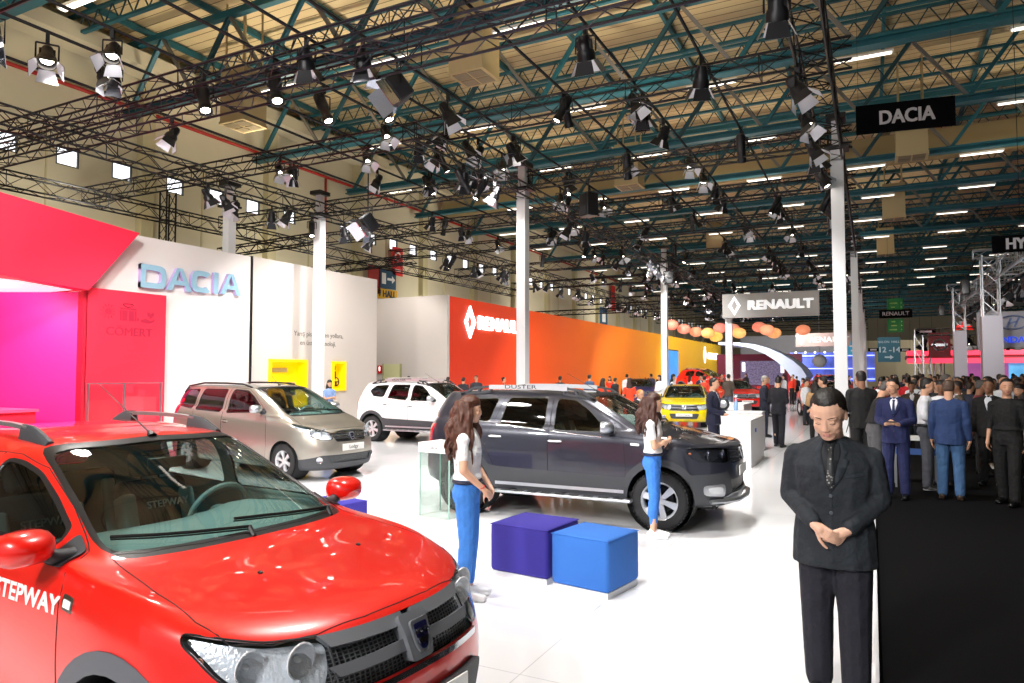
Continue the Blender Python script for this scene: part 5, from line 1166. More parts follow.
b = MB(); b.mat(mat('blue_bottle', '#8fb4dc', .3)); b.lathe([(0, 0), (.05, 0), (.05, .2), (.02, .26), (.02, .3), (0, .3)], (0, 0, 0), (0, 0, 1), 12); o = b.build('water_bottle', None, None, 40); o.location = (-3.05, 18.2, .942); tag(o, 'small blue bottle on the white counter beside the round device', 'bottle')
b = MB(); b.mat(WHT); b.box((0, 0, 0), (.34, .02, .30)); b.mat(mat('mark_blue')); b.box((.05, -.012, .02), (.14, .005, .16)); o = b.build('brochure_holder'); o.location = (-4.3, 15.2, 1.1); tag(o, 'white brochure stand with blue picture behind the slate SUV', 'stand'); o.location.z = 1.102
# ---- hanging signs ----
t = thing('hanging_sign', 'black hanging banner with white DACIA letters over the aisle', 'sign', (.74, 17.1, 7.43), math.atan2(.27, 1.88)); simple('board', mat('black_banner', '#06060a', .9, spec=.1), t, box=((0, 0, 0), (1.9, .03, .64)))
b = MB(); b.mat(mat('banner_letters', '#d4d4da', .5)); text(b, 'DACIA', (.03, -.018, -.01), (1, 0, 0), (0, 0, 1), .42, .006, .012, wscale=.84); b.build('lettering', None, t)
b = MB(); [b.tube([(x_, 0, .32), (x_, 0, 3.6)], .004, 4) for x_ in (-.9, .9)]; b.build('hanging_wire', BLK, t)
t = thing('hanging_sign', 'grey box sign with white emblem and RENAULT letters', 'sign', (-4.0, 33, 4.93), .035); simple('sign_box', mat('sign_grey', '#b4b2b0', .5), t, box=((0, 0, 0), (4.05, .35, 1.08)))
SLW = mat('sign_white_glow', '#ffffff', .4, emit='#ffffff', es=.6); b = MB(); b.mat(SLW); text(b, 'RENAULT', (.42, -.18, -.02), (1, 0, 0), (0, 0, 1), .56, .02, .03, wscale=1.12); diamond(b, (-1.50, -.17, 0), (1, 0, 0), (0, 0, 1), .44, SLW, th=.03); b.build('lettering', None, t)  # slight glow added to make the sign letters whiter
simple('sign_post', COLW, t, box=((-1.82, .3, -2.2), (.3, .2, 5.4)))
t = thing('hanging_sign', 'farther pinkish RENAULT box sign, half hidden by the thick column', 'sign', (-3.4, 60, 4.5), 0); simple('sign_box', mat('sign_pink', '#c0a8a4', .5), t, box=((0, 0, 0), (3.9, .35, 1.05)))
b = MB(); b.mat(WHT); text(b, 'RENAULT', (.45, -.18, -.02), (1, 0, 0), (0, 0, 1), .60, .02, .022, wscale=1.1); diamond(b, (-1.55, -.17, 0), (1, 0, 0), (0, 0, 1), .42, WHT, th=.03); b.build('lettering', None, t)
t = thing('hanging_sign', 'black hanging banner with white HYUNDAI letters at the right edge', 'sign', (3.55, 20, 4.93), .06); simple('board', mat('black_banner'), t, box=((0, 0, 0), (1.9, .03, .40)))
b = MB(); b.mat(mat('banner_letters')); text(b, 'HYUNDAI', (-.02, -.018, -.01), (1, 0, 0), (0, 0, 1), .36, .006, .014, wscale=.82); b.build('lettering', None, t)
for nm, x_, y_, z_, w_, tx in (('', 1.45, 52, 5.75, 1.9, 'RENAULT'), ('', 3.6, 60, 4.95, 1.3, 'OPEL'), ('', .15, 70, 3.95, .85, 'OPEL'), ('', 2.7, 72, 3.95, .85, 'TOYOTA')):
    t = thing('hanging_sign', {52: 'small far black RENAULT banner over the aisle', 60: 'wide far black banner right of the green boards', 70: 'far black banner left of the teal hall banner', 72: 'far black banner right of the teal hall banner'}[y_], 'sign', (x_, y_, z_)); simple('board', mat('black_banner'), t, box=((0, 0, 0), (w_, .04, .55 if w_ > 1 else .3)))
    if tx == 'RENAULT': b = MB(); b.mat(mat('banner_letters')); text(b, tx, (0, -.025, 0), (1, 0, 0), (0, 0, 1), .36, .006, .005); b.build('lettering', None, t)
    else: simple('lettering', mat('banner_letters'), t, box=((0, -.025, 0), (w_*.6, .006, .16)))
GRN = mat('exit_green', '#1f6a34', .6, emit='#1d7a3a', es=.15)
for z0, z1, lb in ((6.05, 7.5, 'upper green direction board over the aisle'), (4.95, 5.95, 'lower green direction board over the aisle')):
    b = MB(); b.mat(GRN); b.box((1.65, 60, (z0+z1)/2), (1.05, .05, z1-z0)); b.mat(mat('green_board_text', '#a8d67a', .6))
    k = int((z1-z0)/.3)
    for i in range(k): b.box((1.5+.05*(i % 2), 59.96, z0+.2+i*.3), (.5-.12*(i % 3), .01, .09)); b.prism([(0, .06), (.1, 0), (0, -.06)], (2.02, 59.96, z0+.2+i*.3), (1, 0, 0), (0, 0, 1), (0, .01, 0))
    o = b.build('direction_board'); tag(o, lb, 'sign')
b = MB(); b.mat(mat('teal_banner', '#2f6c7e', .6)); b.box((1.95, 99, 4.8), (2.5, .05, 3.1)); b.mat(mat('teal_banner_text', '#c8dce4', .6)); text(b, '12 -14', (1.95, 98.96, 4.75), (1, 0, 0), (0, 0, 1), .95, .01, .02); text(b, 'SALON  HALL', (1.95, 98.96, 5.75), (1, 0, 0), (0, 0, 1), .38, .01, .005); b.prism([(-.5, -.1), (.1, -.1), (.1, -.28), (.5, 0), (.1, .28), (.1, .1), (-.5, .1)], (1.95, 98.96, 3.85), (1, 0, 0), (0, 0, 1), (0, -.01, 0)); o = b.build('hall_banner'); tag(o, 'teal banner reading SALON HALL 12 -14 with an arrow at the far wall', 'banner')
b = MB(); b.mat(mat('cyan_board', '#3a98c4', .5, emit='#3a98c4', es=.3)); b.box((-1.4, 70, 4.1), (1.1, .05, 1.2)); b.mat(WHT); b.box((-1.4, 69.96, 4.3), (.7, .01, .14)); b.box((-1.4, 69.96, 3.9), (.5, .01, .14)); o = b.build('direction_board'); tag(o, 'small cyan board beside the far white columns', 'sign')
spot((-16.9, 8.3, 3.7), (-18.6, 9.4, 2.2), 220, 130, .3, (1, .8, .95))  # unseen pinkish spot added to brighten the magenta recess
# ---- tape marks and table on the carpet ----
for (x_, y_, l_, a_) in ((2.2, 17.6, 1.9, .06), (2.35, 13.6, .9, .1), (2.6, 22, 1.6, .05)):
    o = simple('floor_tape', mat('white_tape', '#e0e0de', .6), None, box=((0, 0, .003), (.16, l_, .006))); o.location = (x_, y_, 0); o.rotation_euler = (0, 0, -a_); tag(o, {1.9: 'white tape strip on the black carpet behind the lanyard man', .9: 'short white tape strip on the black carpet near the right edge', 1.6: 'far white tape strip on the black carpet'}[l_], 'tape')
t = thing('white_table', 'small white table at the elbow of the man in a black polo shirt', 'table', (.52, 12.95, 0)); simple('table_top', WHT, t, box=((.1, .6, .80), (.7, .6, .04))); simple('table_panel', mat('table_blue', '#3c5c9c', .5), t, box=((.1, .31, .6), (.6, .02, .1)))
for dx in (-.2, .4):
    for dy in (.35, .85): simple('leg', ALU, t, box=((dx, dy, .39), (.03, .03, .78)))
# ---- booths far down the hall ----
WP = mat('arch_white', '#c4d2f0', .4); MR = mat('maroon_wall', '#7a1038', .5)
arc = [(-12.6, 4.5), (-10.9, 4.4), (-9.6, 4.1), (-8.5, 3.6), (-7.5, 2.9), (-6.7, 2.1), (-6.1, 1.2), (-5.8, .2)]
b = MB(); n_ = len(arc); V_ = []; F_ = []
for i, (x_, z_) in enumerate(arc):
    t_ = .22+1.5*(i/n_)**1.6
    for yy in (66, 74): V_ += [(x_, yy, z_), (x_+t_*.5, yy, z_+t_)]
for i in range(n_-1):
    for p_, q_ in ((0, 1), (1, 3), (3, 2), (2, 0)): F_.append((i*4+p_, i*4+q_, (i+1)*4+q_, (i+1)*4+p_))
F_ += [(0, 1, 3, 2), tuple((n_-1)*4+k for k in (2, 3, 1, 0))]; b.add(V_, F_); tag(b.build('booth_arch', WP, None, 50), 'sweeping white arch roof of a booth beyond the hanging sign', 'arch')
b = MB(); b.mat(MR); b.box((-10.2, 74.5, 1.9), (8.2, .3, 3.8)); b.mat(mat('dark_red_side', '#c01a40', .5)); b.box((-6.6, 72, 1.0), (1.2, .3, 2)); tag(b.build('booth_wall'), 'maroon booth wall under the white arch', 'wall')
sp_ = mat('sparkle_screen', '#6a6080', .4, emit='#57506a', es=.8, noise=.8, nscale=6); b = MB(); b.mat(sp_); b.box((-9.9, 74.2, 1.9), (4.0, .1, 2.4)); b.mat(LETW); b.box((-11.6, 74.1, 2.5), (.3, .05, .9)); b.box((-7.9, 74.1, 2.3), (.3, .05, .8)); tag(b.build('booth_screen'), 'grey-violet sparkling screen on the maroon booth wall', 'screen')
b = MB(); b.mat(mat('blue_led_wall', '#5a6cc8', .4, emit='#4858b8', es=.7, noise=.7, nscale=.8)); b.box((-4.2, 90, 2.6), (9, .3, 3.4)); b.mat(mat('blue_led_strip', '#aab4ff', .4, emit='#9aa8ff', es=2.5))
for z_ in (1.2, 2.4, 3.9): b.box((-4.2, 89.7, z_), (9, .1, .12))
b.mat(LETW); [b.ell((-8+1.05*k, 89.3, 4.3), (.13, .13, .13), 5) for k in range(8)]; tag(b.build('booth_wall'), 'blue lit booth front with lamp row, left of the thick column', 'booth')
b = MB(); b.ell((-5.1, 84, 3.2), (.75, .75, .75), 10); b.tube([(-5.1, 84, 3.9), (-5.1, 84, 14.03)], .03, 4); tag(b.build('hanging_globe', mat('globe_white', '#d8dce4', .3), None, True), 'white globe hanging in front of the blue booth', 'globe')
b = MB(); b.box((-9, 100, 4.4), (14, .3, 5.0)); tag(b.build('booth_wall', mat('grey_white_cloth', '#a8a8ac', .7)), 'tall grey-white booth backing behind the orange disc lamps', 'wall')
b = MB(); b.mat(mat('far_beige', '#c6b894', .7)); b.box((4.4, 110, 3.2), (12, .4, 6.4)); b.mat(FRM); b.box((5.6, 109.7, 1.6), (.1, .1, 3.2)); b.box((8.6, 109.7, 3), (.1, .1, 6)); tag(b.build('booth_wall'), 'beige end wall behind the teal hall banner', 'wall')
PK = mat('pink_light_band', '#ff4a64', .4, emit='#ff3c58', es=1.5); b = MB(); b.mat(PK)
for z_ in (2.75, 3.3): b.box((9.5, 57.6, z_), (14.5, .25, .34))
b.mat(mat('dark_fascia', '#701828', .5)); b.box((9.5, 60, 3.02), (14.4, 4.6, .26)); tag(b.build('booth_light_band'), 'double pink glowing band around the booth at the right', 'light band')
b = MB(); b.mat(mat('magenta_screen', '#c06aa0', .4, emit='#a85a9a', es=.8, noise=.6, nscale=.5)); b.box((8.3, 63, 1.7), (5.2, .2, 1.9)); tag(b.build('booth_screen'), 'pink and violet screen wall below the pink light band', 'screen')
b = MB(); b.mat(mat('cyan_screen', '#58a8d8', .4, emit='#4a98d0', es=.9, noise=.7, nscale=.7)); b.box((9.4, 58, 1.9), (2.2, .2, 1.3)); tag(b.build('booth_screen'), 'light blue picture screen behind the right white column', 'screen')
for x_, y_, w_, h_, lb in ((3.82, 30, .62, 3.9, 'wide pale column below the silver truss, right one of two'), (4.0, 42, .56, 4.0, 'pale column below the silver truss, left one of two')):
    t = thing('column', lb, 'column', (x_, y_, 0)); simple('shaft', mat('pale_lilac_column', '#cdc9d6', .5), t, box=((0, 0, h_/2), (w_, w_, h_)))
    u = truss('tower', (0, 0, h_), (0, 0, h_+2.2), .5, .5, .03, .015, ALU); u.parent = t; u2 = truss('tower_head', (-.5, 0, h_+2.25), (.5, 0, h_+2.25), .3, .4, .03, .015, ALU); u2.parent = t
    b = MB(); b.box((-.75, 0, h_+1.1), (.28, .3, .55), bev=.03); b.tube([(-.75, 0, h_+1.3), (-.4, 0, h_+2.1)], .03); b.build('speaker', BLK, t, 40)
tag(truss('silver_truss', (4.35, 20, 5.55), (4.2, 46, 5.55), .55, .6, .04, .018, ALU), 'silver lighting truss running towards the viewer above the right booth', 'truss')
tag(truss('silver_truss', (4.2, 46, 5.3), (16, 46, 5.3), .5, .9, .04, .018, ALU), 'silver cross truss behind the white HYUNDAI board', 'truss')
tag(truss('silver_truss', (4.4, 34, 4.9), (12, 34, 4.9), .4, .6, .035, .016, ALU), 'silver cross truss above the white HYUNDAI board', 'truss')
for x_, y_, h_, lb in ((2.6, 50, 4.2, 'left one'), (3.3, 55, 4.2, 'second from the left'), (4.3, 60, 4.4, 'third from the left')):
    tag(truss('silver_truss', (x_, y_, 0), (x_, y_, h_), .45, .8, .04, .02, ALU), 'upright silver truss leg before the beige end wall, '+lb, 'truss')
tag(truss('silver_truss', (2.4, 50, 4.4), (9, 50, 4.4), .4, .8, .04, .02, ALU), 'low silver cross truss over the upright silver legs', 'truss')
for k in range(14):
    y_ = 21+k*1.75; put('par', 4.35-.0058*(y_-20)+.265, y_, 5.21, rs.uniform(0, 6), 1.25, 'dark spotlight hanging below the silver truss at the right', 'spotlights under the silver truss')
for k in range(11):
    put('par', 2.9+k*.6, 50.2, 4.18, rs.uniform(0, 6), 1.4, 'small dark spotlight on the low silver truss before the end wall', 'spotlights on the low silver truss')
t = thing('brand_board', 'white board with blue HYUNDAI letters and an oval emblem at the right', 'sign', (4.72, 34, 3.62)); simple('board', mat('board_white', '#c9c8d4', .5), t, box=((0, 0, 0), (1.75, .2, 1.45)))
b = MB(); b.mat(mat('board_blue', '#3c5cf0', .4, emit='#3c5cf0', es=.6)); text(b, 'HYUNDAI', (.0, -.11, -.42), (1, 0, 0), (0, 0, 1), .34, .02, .012, wscale=1.02); b.mat(mat('emblem_silver', '#8fa0d0', .3, .5)); b.tube([(.3+.50*math.cos(a), -.12, .28+.27*math.sin(a)) for a in [2*PI*i/28 for i in range(28)]], .035, 6, closed=True); b.bar((.10, -.12, .08), (.26, -.12, .46), .07); b.bar((.36, -.12, .10), (.52, -.12, .48), .07); b.bar((.16, -.12, .24), (.46, -.12, .32), .07); b.build('lettering', None, t)
RDI = mat('lit_red_sign', '#ff2020', .4, emit='#ff1818', es=1.5); b = MB(); b.mat(RDI)
for a in (PI/2, PI/2+2*PI/3, PI/2-2*PI/3):
    u_ = Vector((math.cos(a), 0, math.sin(a))); v_ = Vector((-math.sin(a), 0, math.cos(a))); o_ = Vector((5.2, 52, 4.9)); b.add([o_, o_+u_*.28+v_*.17, o_+u_*.56, o_+u_*.28-v_*.17]+[p+Vector((0, .1, 0)) for p in (o_, o_+u_*.28+v_*.17, o_+u_*.56, o_+u_*.28-v_*.17)], [(0, 1, 2, 3), (7, 6, 5, 4), (0, 4, 5, 1), (1, 5, 6, 2), (2, 6, 7, 3), (3, 7, 4, 0)])
b.mat(LETW); text(b, 'M', (6.25, 52, 4.9), (1, 0, 0), (0, 0, 1), .8, .05, .03); tag(b.build('brand_sign'), 'lit red three-diamond sign with a white letter M', 'sign')
t = thing('brand_board', 'dark red banner with a round silver emblem below the trusses', 'sign', (3.7, 49.95, 3.6)); simple('board', mat('banner_deep_red', '#a01424', .5), t, box=((0, 0, 0), (1.15, .05, 1.5)))
b = MB(); b.tube([(.32*math.cos(a), -.05, .32*math.sin(a)) for a in [2*PI*i/24 for i in range(24)]], .05, 6, closed=True); b.box((0, -.05, 0), (.85, .04, .16)); b.build('emblem', ALU, t)
simple('hanging_rod', BLK, t, tube=([(0, 0, .7), (0, 0, 1.0)], .02))
t = thing('loudspeaker', 'black loudspeaker on the right stand under the white board', 'speaker', (4.6, 26, 1.35)); simple('cabinet', BLK, t, 30, box=dict(c=(0, 0, .35), d=(.5, .4, .7), bev=.03)); simple('stand', BLK, t, tube=([(0, 0, -1.35), (0, 0, .02)], .03))
for o in [q for q in bpy.data.objects if q.name.startswith('hanging_sign')][1:]:
    if abs(o.location.y-33) < 1: continue
    b = MB(); hw = .7 if o.location.y != 60 or o.location.x > 0 else 1.6
    for s_ in (-hw, hw): b.tube([(s_*.55, 0, .1), (s_*.55, 0, 14.03-o.location.z)], .008, 4)
    b.build('hanging_wire', BLK, o)
for nm in ('direction_board', 'brand_sign', 'hall_banner.002'):
    for o in [q for q in bpy.data.objects if q.name.startswith(nm)]:
        vs_ = [v.co for v in o.data.vertices]; cx = sum(v.x for v in vs_)/len(vs_); cy = vs_[0].y; tz = max(v.z for v in vs_)
        b = MB(); b.tube([(cx-.2, cy, tz-.05), (cx-.2, cy, 14.03)], .01, 4); b.tube([(cx+.2, cy, tz-.05), (cx+.2, cy, 14.03)], .01, 4); b.build('hanging_wire', BLK, o)
# ---- round hanging lamps ----
for i, (x_, z_, c_) in enumerate([(-12.74, 5.34, '#f08068'), (-11.88, 5.02, '#f09078'), (-11.03, 4.79, '#f4a078'), (-10.2, 4.69, '#f6b468'), (-9.37, 5.02, '#f08474'), (-8.49, 4.93, '#f09a7c'), (-8.1, 4.64, '#f6b468'), (-9.65, 4.42, '#f8c860'), (-6.78, 5.01, '#f48c74'), (-6.27, 4.8, '#f49a74'), (-5.82, 4.58, '#f6ac6c'), (-4.01, 4.73, '#f0926c')]):
    m_ = mat('disc_'+c_[1:], c_, .5, emit=c_, es=.7); k_ = (50.0+(i % 3-1)*1.3)/50; x_ *= k_; z_ = 1.885+(z_-1.885)*k_; cn_ = 'salmon pink' if int(c_[3:5], 16) < 0x98 else 'orange' if int(c_[3:5], 16) < 0xb0 else 'yellow'; t = thing('pendant_lamp', 'round %s disc lamp hanging %s the RENAULT box sign' % (cn_, 'left of' if x_ < -7.5 else 'below'), 'pendant lamp', (x_, 50*k_, z_), group='round orange disc lamps')
    b = MB(); b.ell((0, 0, 0), (.47, .47, .36), 10); b.build('lamp_shade', m_, t, True); b = MB(); b.tube([(0, 0, .33), (0, 0, 14.03-z_)], .012, 4); b.build('cord', BLK, t)
# ================= PEOPLE =================
def remesh(mb, name, vox, smooth=2, dec=None):
    """fuse overlapping limbs into one continuous surface"""
    me = bpy.data.meshes.new('tmp'); me.from_pydata([tuple(v) for v in mb.v], [], mb.f); me.update()
    o = bpy.data.objects.new('tmp', me); COL.objects.link(o)
    r = o.modifiers.new('r', 'REMESH'); r.mode = 'VOXEL'; r.voxel_size = vox; r.use_smooth_shade = True
    if smooth: s = o.modifiers.new('s', 'SMOOTH'); s.factor = .5; s.iterations = smooth
    if dec: d = o.modifiers.new('d', 'DECIMATE'); d.ratio = dec
    dg = bpy.context.evaluated_depsgraph_get(); out = bpy.data.meshes.new_from_object(o.evaluated_get(dg)); out.name = name
    out.materials.clear(); out.polygons.foreach_set('material_index', [0]*len(out.polygons)); out.polygons.foreach_set('use_smooth', [True]*len(out.polygons))
    bpy.data.objects.remove(o); bpy.data.meshes.remove(me); return out
def cap(mb, p, q, r1, r2, n=10):
    p, q = Vector(p), Vector(q); d = (q-p); L = d.length
    if L < 1e-5: return mb.ell(p, (r1, r1, r1), 6)
    prof = [(r1*math.sin(a), -r1*math.cos(a)) for a in (0.01, .5, 1.0, PI/2)]+[(r2*math.sin(a), L+r2*math.cos(a)) for a in (PI/2, 1.0, .5, .01)]
    return mb.lathe(prof, p, d, n)
def loft(mb, secs, n=14):
    """secs: (centre, rx, ry) ellipses, capped; rx along local x, ry along local y"""
    vs = []; fs = []
    for c, rx, ry in secs:
        for j in range(n): a = 2*PI*j/n; vs.append((c[0]+rx*math.cos(a), c[1]+ry*math.copysign(abs(math.sin(a))**.85, math.sin(a)), c[2]))
    for i in range(len(secs)-1):
        for j in range(n): fs.append((i*n+j, i*n+(j+1) % n, (i+1)*n+(j+1) % n, (i+1)*n+j))
    fs += [tuple(reversed(range(n))), tuple(range((len(secs)-1)*n, len(secs)*n))]; return mb.add(vs, fs)
def hand(mb, w, d, nrm, sd, k=1., curl=.35, spread=.08):
    """palm, four jointed fingers and a side thumb; w wrist, d hand direction, nrm palm facing"""
    w, d, nrm = Vector(w), Vector(d).normalized(), Vector(nrm); nrm = (nrm-d*nrm.dot(d)).normalized(); s = d.cross(nrm)*sd
    cap(mb, w-d*.02*k, w+d*.03*k, .026*k, .030*k)
    for q in (-.027, -.009, .009, .027): cap(mb, w+d*.02*k+s*q*.7*k, w+d*.085*k+s*q*k, .016*k, .0115*k, 8)
    for i, (q, L) in enumerate(((.028, .072), (.0095, .082), (-.009, .076), (-.027, .060))):
        p = w+d*.088*k+s*q*k; a = curl*(1+.15*i); dd = (d+s*spread*(1.5-i)*.5).normalized(); r = .0088*k
        for j, f in enumerate((.45, .31, .26)):
            dd = (dd*math.cos(a)+nrm*math.sin(a)).normalized(); e = p+dd*L*f*k; cap(mb, p, e, r, r*.9, 8); p = e; r *= .92
    p = w+d*.028*k+s*.030*k; dd = (d*.75+s*.75+nrm*.25).normalized()
    for L, r in ((.042, .0125), (.032, .0105), (.026, .009)): e = p+dd*L*k; cap(mb, p, e, r*k, r*.92*k, 8); p = e; dd = (dd+d*.35+nrm*.12-s*.1).normalized()
POSES = { # elbow, wrist (left side +y), hand direction, palm normal; left then right
 'down': (((-.03, .222, 1.13), (.03, .238, .88), (.12, 0, -1), (0, -1, 0)),)*2,
 'clasp': (((-.015, .238, 1.13), (.175, .085, .985), (.22, -.9, -.42), (-.8, -.3, .3)), ((-.015, .238, 1.13), (.21, .080, 1.005), (.22, -.85, -.52), (-.8, .3, .3))),
 'fold': (((.05, .215, 1.13), (.165, -.02, 1.16), (.0, -1, .08), (-1, 0, 0)), ((.05, .215, 1.12), (.195, -.02, 1.19), (.0, -1, .1), (-1, 0, 0))),
 'phone': (((-.01, .228, 1.13), (.25, .09, 1.09), (.7, -.6, .2), (-.3, -.3, .9)),)*2,
 'front': (((0, .224, 1.13), (.22, .06, 1.02), (.5, -.8, -.2), (-.3, -.3, .9)),)*2,
 'lowfront': (((.02, .235, 1.13), (.17, .12, .96), (.5, -.5, -.7), (-.6, -.6, 0)),)*2,
 'point': (((-.03, .235, 1.13), (.03, .255, .88), (.12, 0, -1), (0, -1, 0)), ((.12, .26, 1.16), (.30, .20, 1.04), (.7, -.1, -.5), (0, -1, 0))),
 'reach': (((.14, .23, 1.18), (.38, .18, 1.08), (1, -.1, -.2), (0, 0, -1)),)*2}
MC = {}
def M3(rx=0, ry=0, rz=0): return Matrix.Rotation(rz, 3, 'Z')@Matrix.Rotation(ry, 3, 'Y')@Matrix.Rotation(rx, 3, 'X')
def body_parts(P):
    """all meshes of one figure, metre scale for 1.75 m, facing +x"""
    key = tuple(sorted((k, str(v)) for k, v in P.items()))
    if key in MC: return MC[key]
    fem = P.get('fem', False); fat = P.get('fat', 1.)*(.90 if fem else 1.); vx = P.get('vox', .02); near = vx < .012; mid = vx < .017; out = []
    arms = POSES[P.get('pose', 'down')]; step = P.get('step', .0); lean = P.get('lean', 0.); tilt = P.get('tilt', .1); turn = P.get('turn', 0.)
    LZ = lambda v: Vector((v[0]+math.sin(lean)*max(0, v[2]-.95), v[1], .95+(v[2]-.95)*math.cos(lean) if v[2] > .95 else v[2]))
    sh = .170 if fem else P.get('sh', .182)
    def legs(f, r1, r2, r3, low=.10):
        for sd in (-1, 1):
            st = step*sd; hipy = .088*(1.06 if fem else 1)
            a = (st*.5, sd*P.get('feet', .11), low); kn = (st*.28+.015, sd*(P.get('feet', .11)*.5+.05), .49); h = (0, sd*hipy, .90)
            cap(f, h, kn, r1, r2); cap(f, kn, a, r2, r3); cap(f, Vector(kn)+Vector((-.012, 0, -.06)), Vector(kn)+Vector((-.022, 0, -.2)), r2*.92, r2*.86) if low < .3 and r3 < .055 else None
    # ---- skin: one continuous body ----
    s = MB(); HR = M3(0, tilt, turn); hs_ = P.get('headk', 1.); piv = LZ((-.018+P.get('neck', 0)*.5, 0, 1.505-P.get('neck', 0))); hc = piv+HR@Vector((.032, 0, .128*hs_)); HR = HR*1; H = lambda x, y, z: hc+HR@Vector((x*hs_, y*hs_, z*hs_)); E3 = lambda r: tuple(q*hs_ for q in r)
    legs(s, .078*fat, .052, .034)
    for sd in (-1, 1): a = (step*sd*.5, sd*P.get('feet', .11), .05); cap(s, a, (a[0]+.12, a[1]*1.15, .03), .034, .028); cap(s, (a[0], a[1], .12), a, .034, .036)
    loft(s, [((0, 0, .84), .06, .10), ((0, 0, .93), .10*fat, .155*fat), ((0, 0, 1.06), .085*fat, .13*fat), LZs(LZ, 1.25, .10*fat, .15*fat), LZs(LZ, 1.40, .085, .15), LZs(LZ, 1.45, .05, .08)])
    cap(s, LZ((-.015, 0, 1.42)), hc+HR@Vector((-.03, 0, -.04)), .060*min(1.1, fat) if not fem else .045, .054*min(1.1, fat) if not fem else .043)
    s.ell(H(-.012, 0, .035), E3((.096, .079, .093)), 10, HR); s.ell(H(.022, 0, -.022), E3((.070, .064, .080)), 10, HR); s.ell(H(.050, 0, -.078), E3((.034, .036, .027)), 8, HR); s.ell(H(.02, 0, -.060), E3((.05, .059, .043)), 8, HR); [s.ell(H(.040, q*.034, -.040), E3((.034, .028, .032)), 8, HR) for q in (-1, 1)]
    for sd in (-1, 1):
        s.ell(H(.055, sd*.034, -.018), E3((.028, .026, .022)), 6, HR); s.ell(H(.068, sd*.030, .028), E3((.016, .024, .009)), 6, HR)
        s.ell(H(-.008, sd*.076, -.002), E3((.018, .009, .028)), 6, HR)
    nk = .0125 if not fem else .009; cap(s, H(.084, 0, .018), H(.099 if not fem else .094, 0, -.020), .008, nk, 8); s.ell(H(.094, .011, -.026), E3((.010, .008, .007)), 6, HR); s.ell(H(.094, -.011, -.026), E3((.010, .008, .007)), 6, HR)
    s.ell(H(.078, 0, -.052), E3((.014, .022, .006)), 6, HR); s.ell(H(.076, 0, -.062), E3((.014, .020, .007)), 6, HR)
    A = []
    for sd, (el, wr, hd, pn) in zip((1, -1), arms):
        f3 = lambda v: Vector((v[0], v[1]*sd, v[2])); S = LZ((0, sd*sh, P.get('shz', 1.385))); E = LZ(f3(el)); Wr = LZ(f3(wr)); A.append((S, E, Wr))
        cap(s, S, E, .046, .037); cap(s, E, Wr, .037, .025); cap(s, LZ((-.01, sd*.05, 1.435)), S-Vector((0, 0, .02)), .04, .045)
        hand(s, Wr+(Wr-E).normalized()*.012, f3(hd), f3(pn), sd, .95 if not fem else .85, P.get('curl', .35))
    out.append(('skin', 'body', remesh(s, 'body', vx, 2 if near else 1), None))
    # ---- trousers / dress ----
    bt = P.get('bottom', 'trousers')
    if bt == 'trousers':
        t = MB(); k = P.get('slim', 1.); legs(t, .097*fat, .072*k*(1 if fem else 1.1), .050*k*(1 if fem else 1.35), P.get('hem', .09)); loft(t, [((0, 0, .82), .095*fat, .165*fat), ((-.01, 0, .90), .125*fat, .18*fat), ((0, 0, 1.0), .112*fat, .16*fat), ((0, 0, 1.04), .105*fat, .148*fat)])
        if fem: [t.ell((-.035, sd*.075, .91), (.085, .085, .11), 8) for sd in (-1, 1)]
        out.append(('bottom', 'trousers', remesh(t, 'trousers', max(vx, .009), 2), None))
        if P.get('belt'):
            b = MB(); b.tube([(.118*fat*math.cos(a)*1.05, .162*fat*math.sin(a)*1.05, 1.012) for a in [2*PI*i/24 for i in range(24)]], .014, 6, closed=True); out.append(('belt', 'belt', b.mesh('belt', True), None))
    # ---- top ----
    tp = P.get('top', 'jacket'); jk = tp == 'jacket'; u = MB(); ex = .018 if jk else .006; hem = P.get('hemz', .80 if jk else 1.03); ff = fat
    if tp == 'dress':
        loft(u, [((0, 0, .48), .14, .19), ((0, 0, .70), .14, .19), ((0, 0, .92), .13, .18), ((0, 0, 1.08), .10, .135), LZs(LZ, 1.25, .115, .15), LZs(LZ, 1.38, .095, .145), LZs(LZ, 1.43, .06, .10)])
    else:
        loft(u, [((0, 0, hem), .125*ff+ex, .175*ff+ex), ((0, 0, .93 if hem < .9 else 1.055), .122*ff+ex, .168*ff+ex), ((0, 0, 1.09), .108*ff+ex, .150*ff+ex), LZs(LZ, 1.22, .118*ff+ex, .165*ff+ex), LZs(LZ, 1.32, .115*ff+ex, (sh-.015)*ff+ex*.8), LZs(LZ, 1.395, .098+ex*.6, sh-.01+ex*.3), LZs(LZ, 1.44, .078, .125), LZs(LZ, 1.475, .062, .075)])
    if fem: [u.ell(LZ((.070, sd*.068, 1.265)), (.042, .060, .065), 8) for sd in (-1, 1)]
    sl = P.get('sleeve', 'long')
    for sd, (S, E, Wr) in zip((1, -1), A):
        cap(u, LZ((-.008, sd*.045, 1.438)), S-Vector((0, 0, .010)), .042+ex*.5, .057+ex*.5)
        r1 = .060+ex*.5 if jk else (.056 if not fem else .050)
        cap(u, S-Vector((0, 0, .004)), S.lerp(E, .5), r1*(1.02 if not fem else 1), r1*.94)
        if sl == 'short': cap(u, S.lerp(E, .45), S.lerp(E, .62), r1*.94, r1*.93)
        else:
            cap(u, S.lerp(E, .5), E, r1*.94, r1*.84); cap(u, E, E.lerp(Wr, .93 if sl == 'long' else .35), r1*.84, r1*.64)
    tops = remesh(u, 'top', max(vx, .008), 3 if near else 2); out.append(('top', {'jacket': 'jacket', 'dress': 'dress', 'shirt': 'shirt', 'tshirt': 't_shirt'}[tp], tops, None))
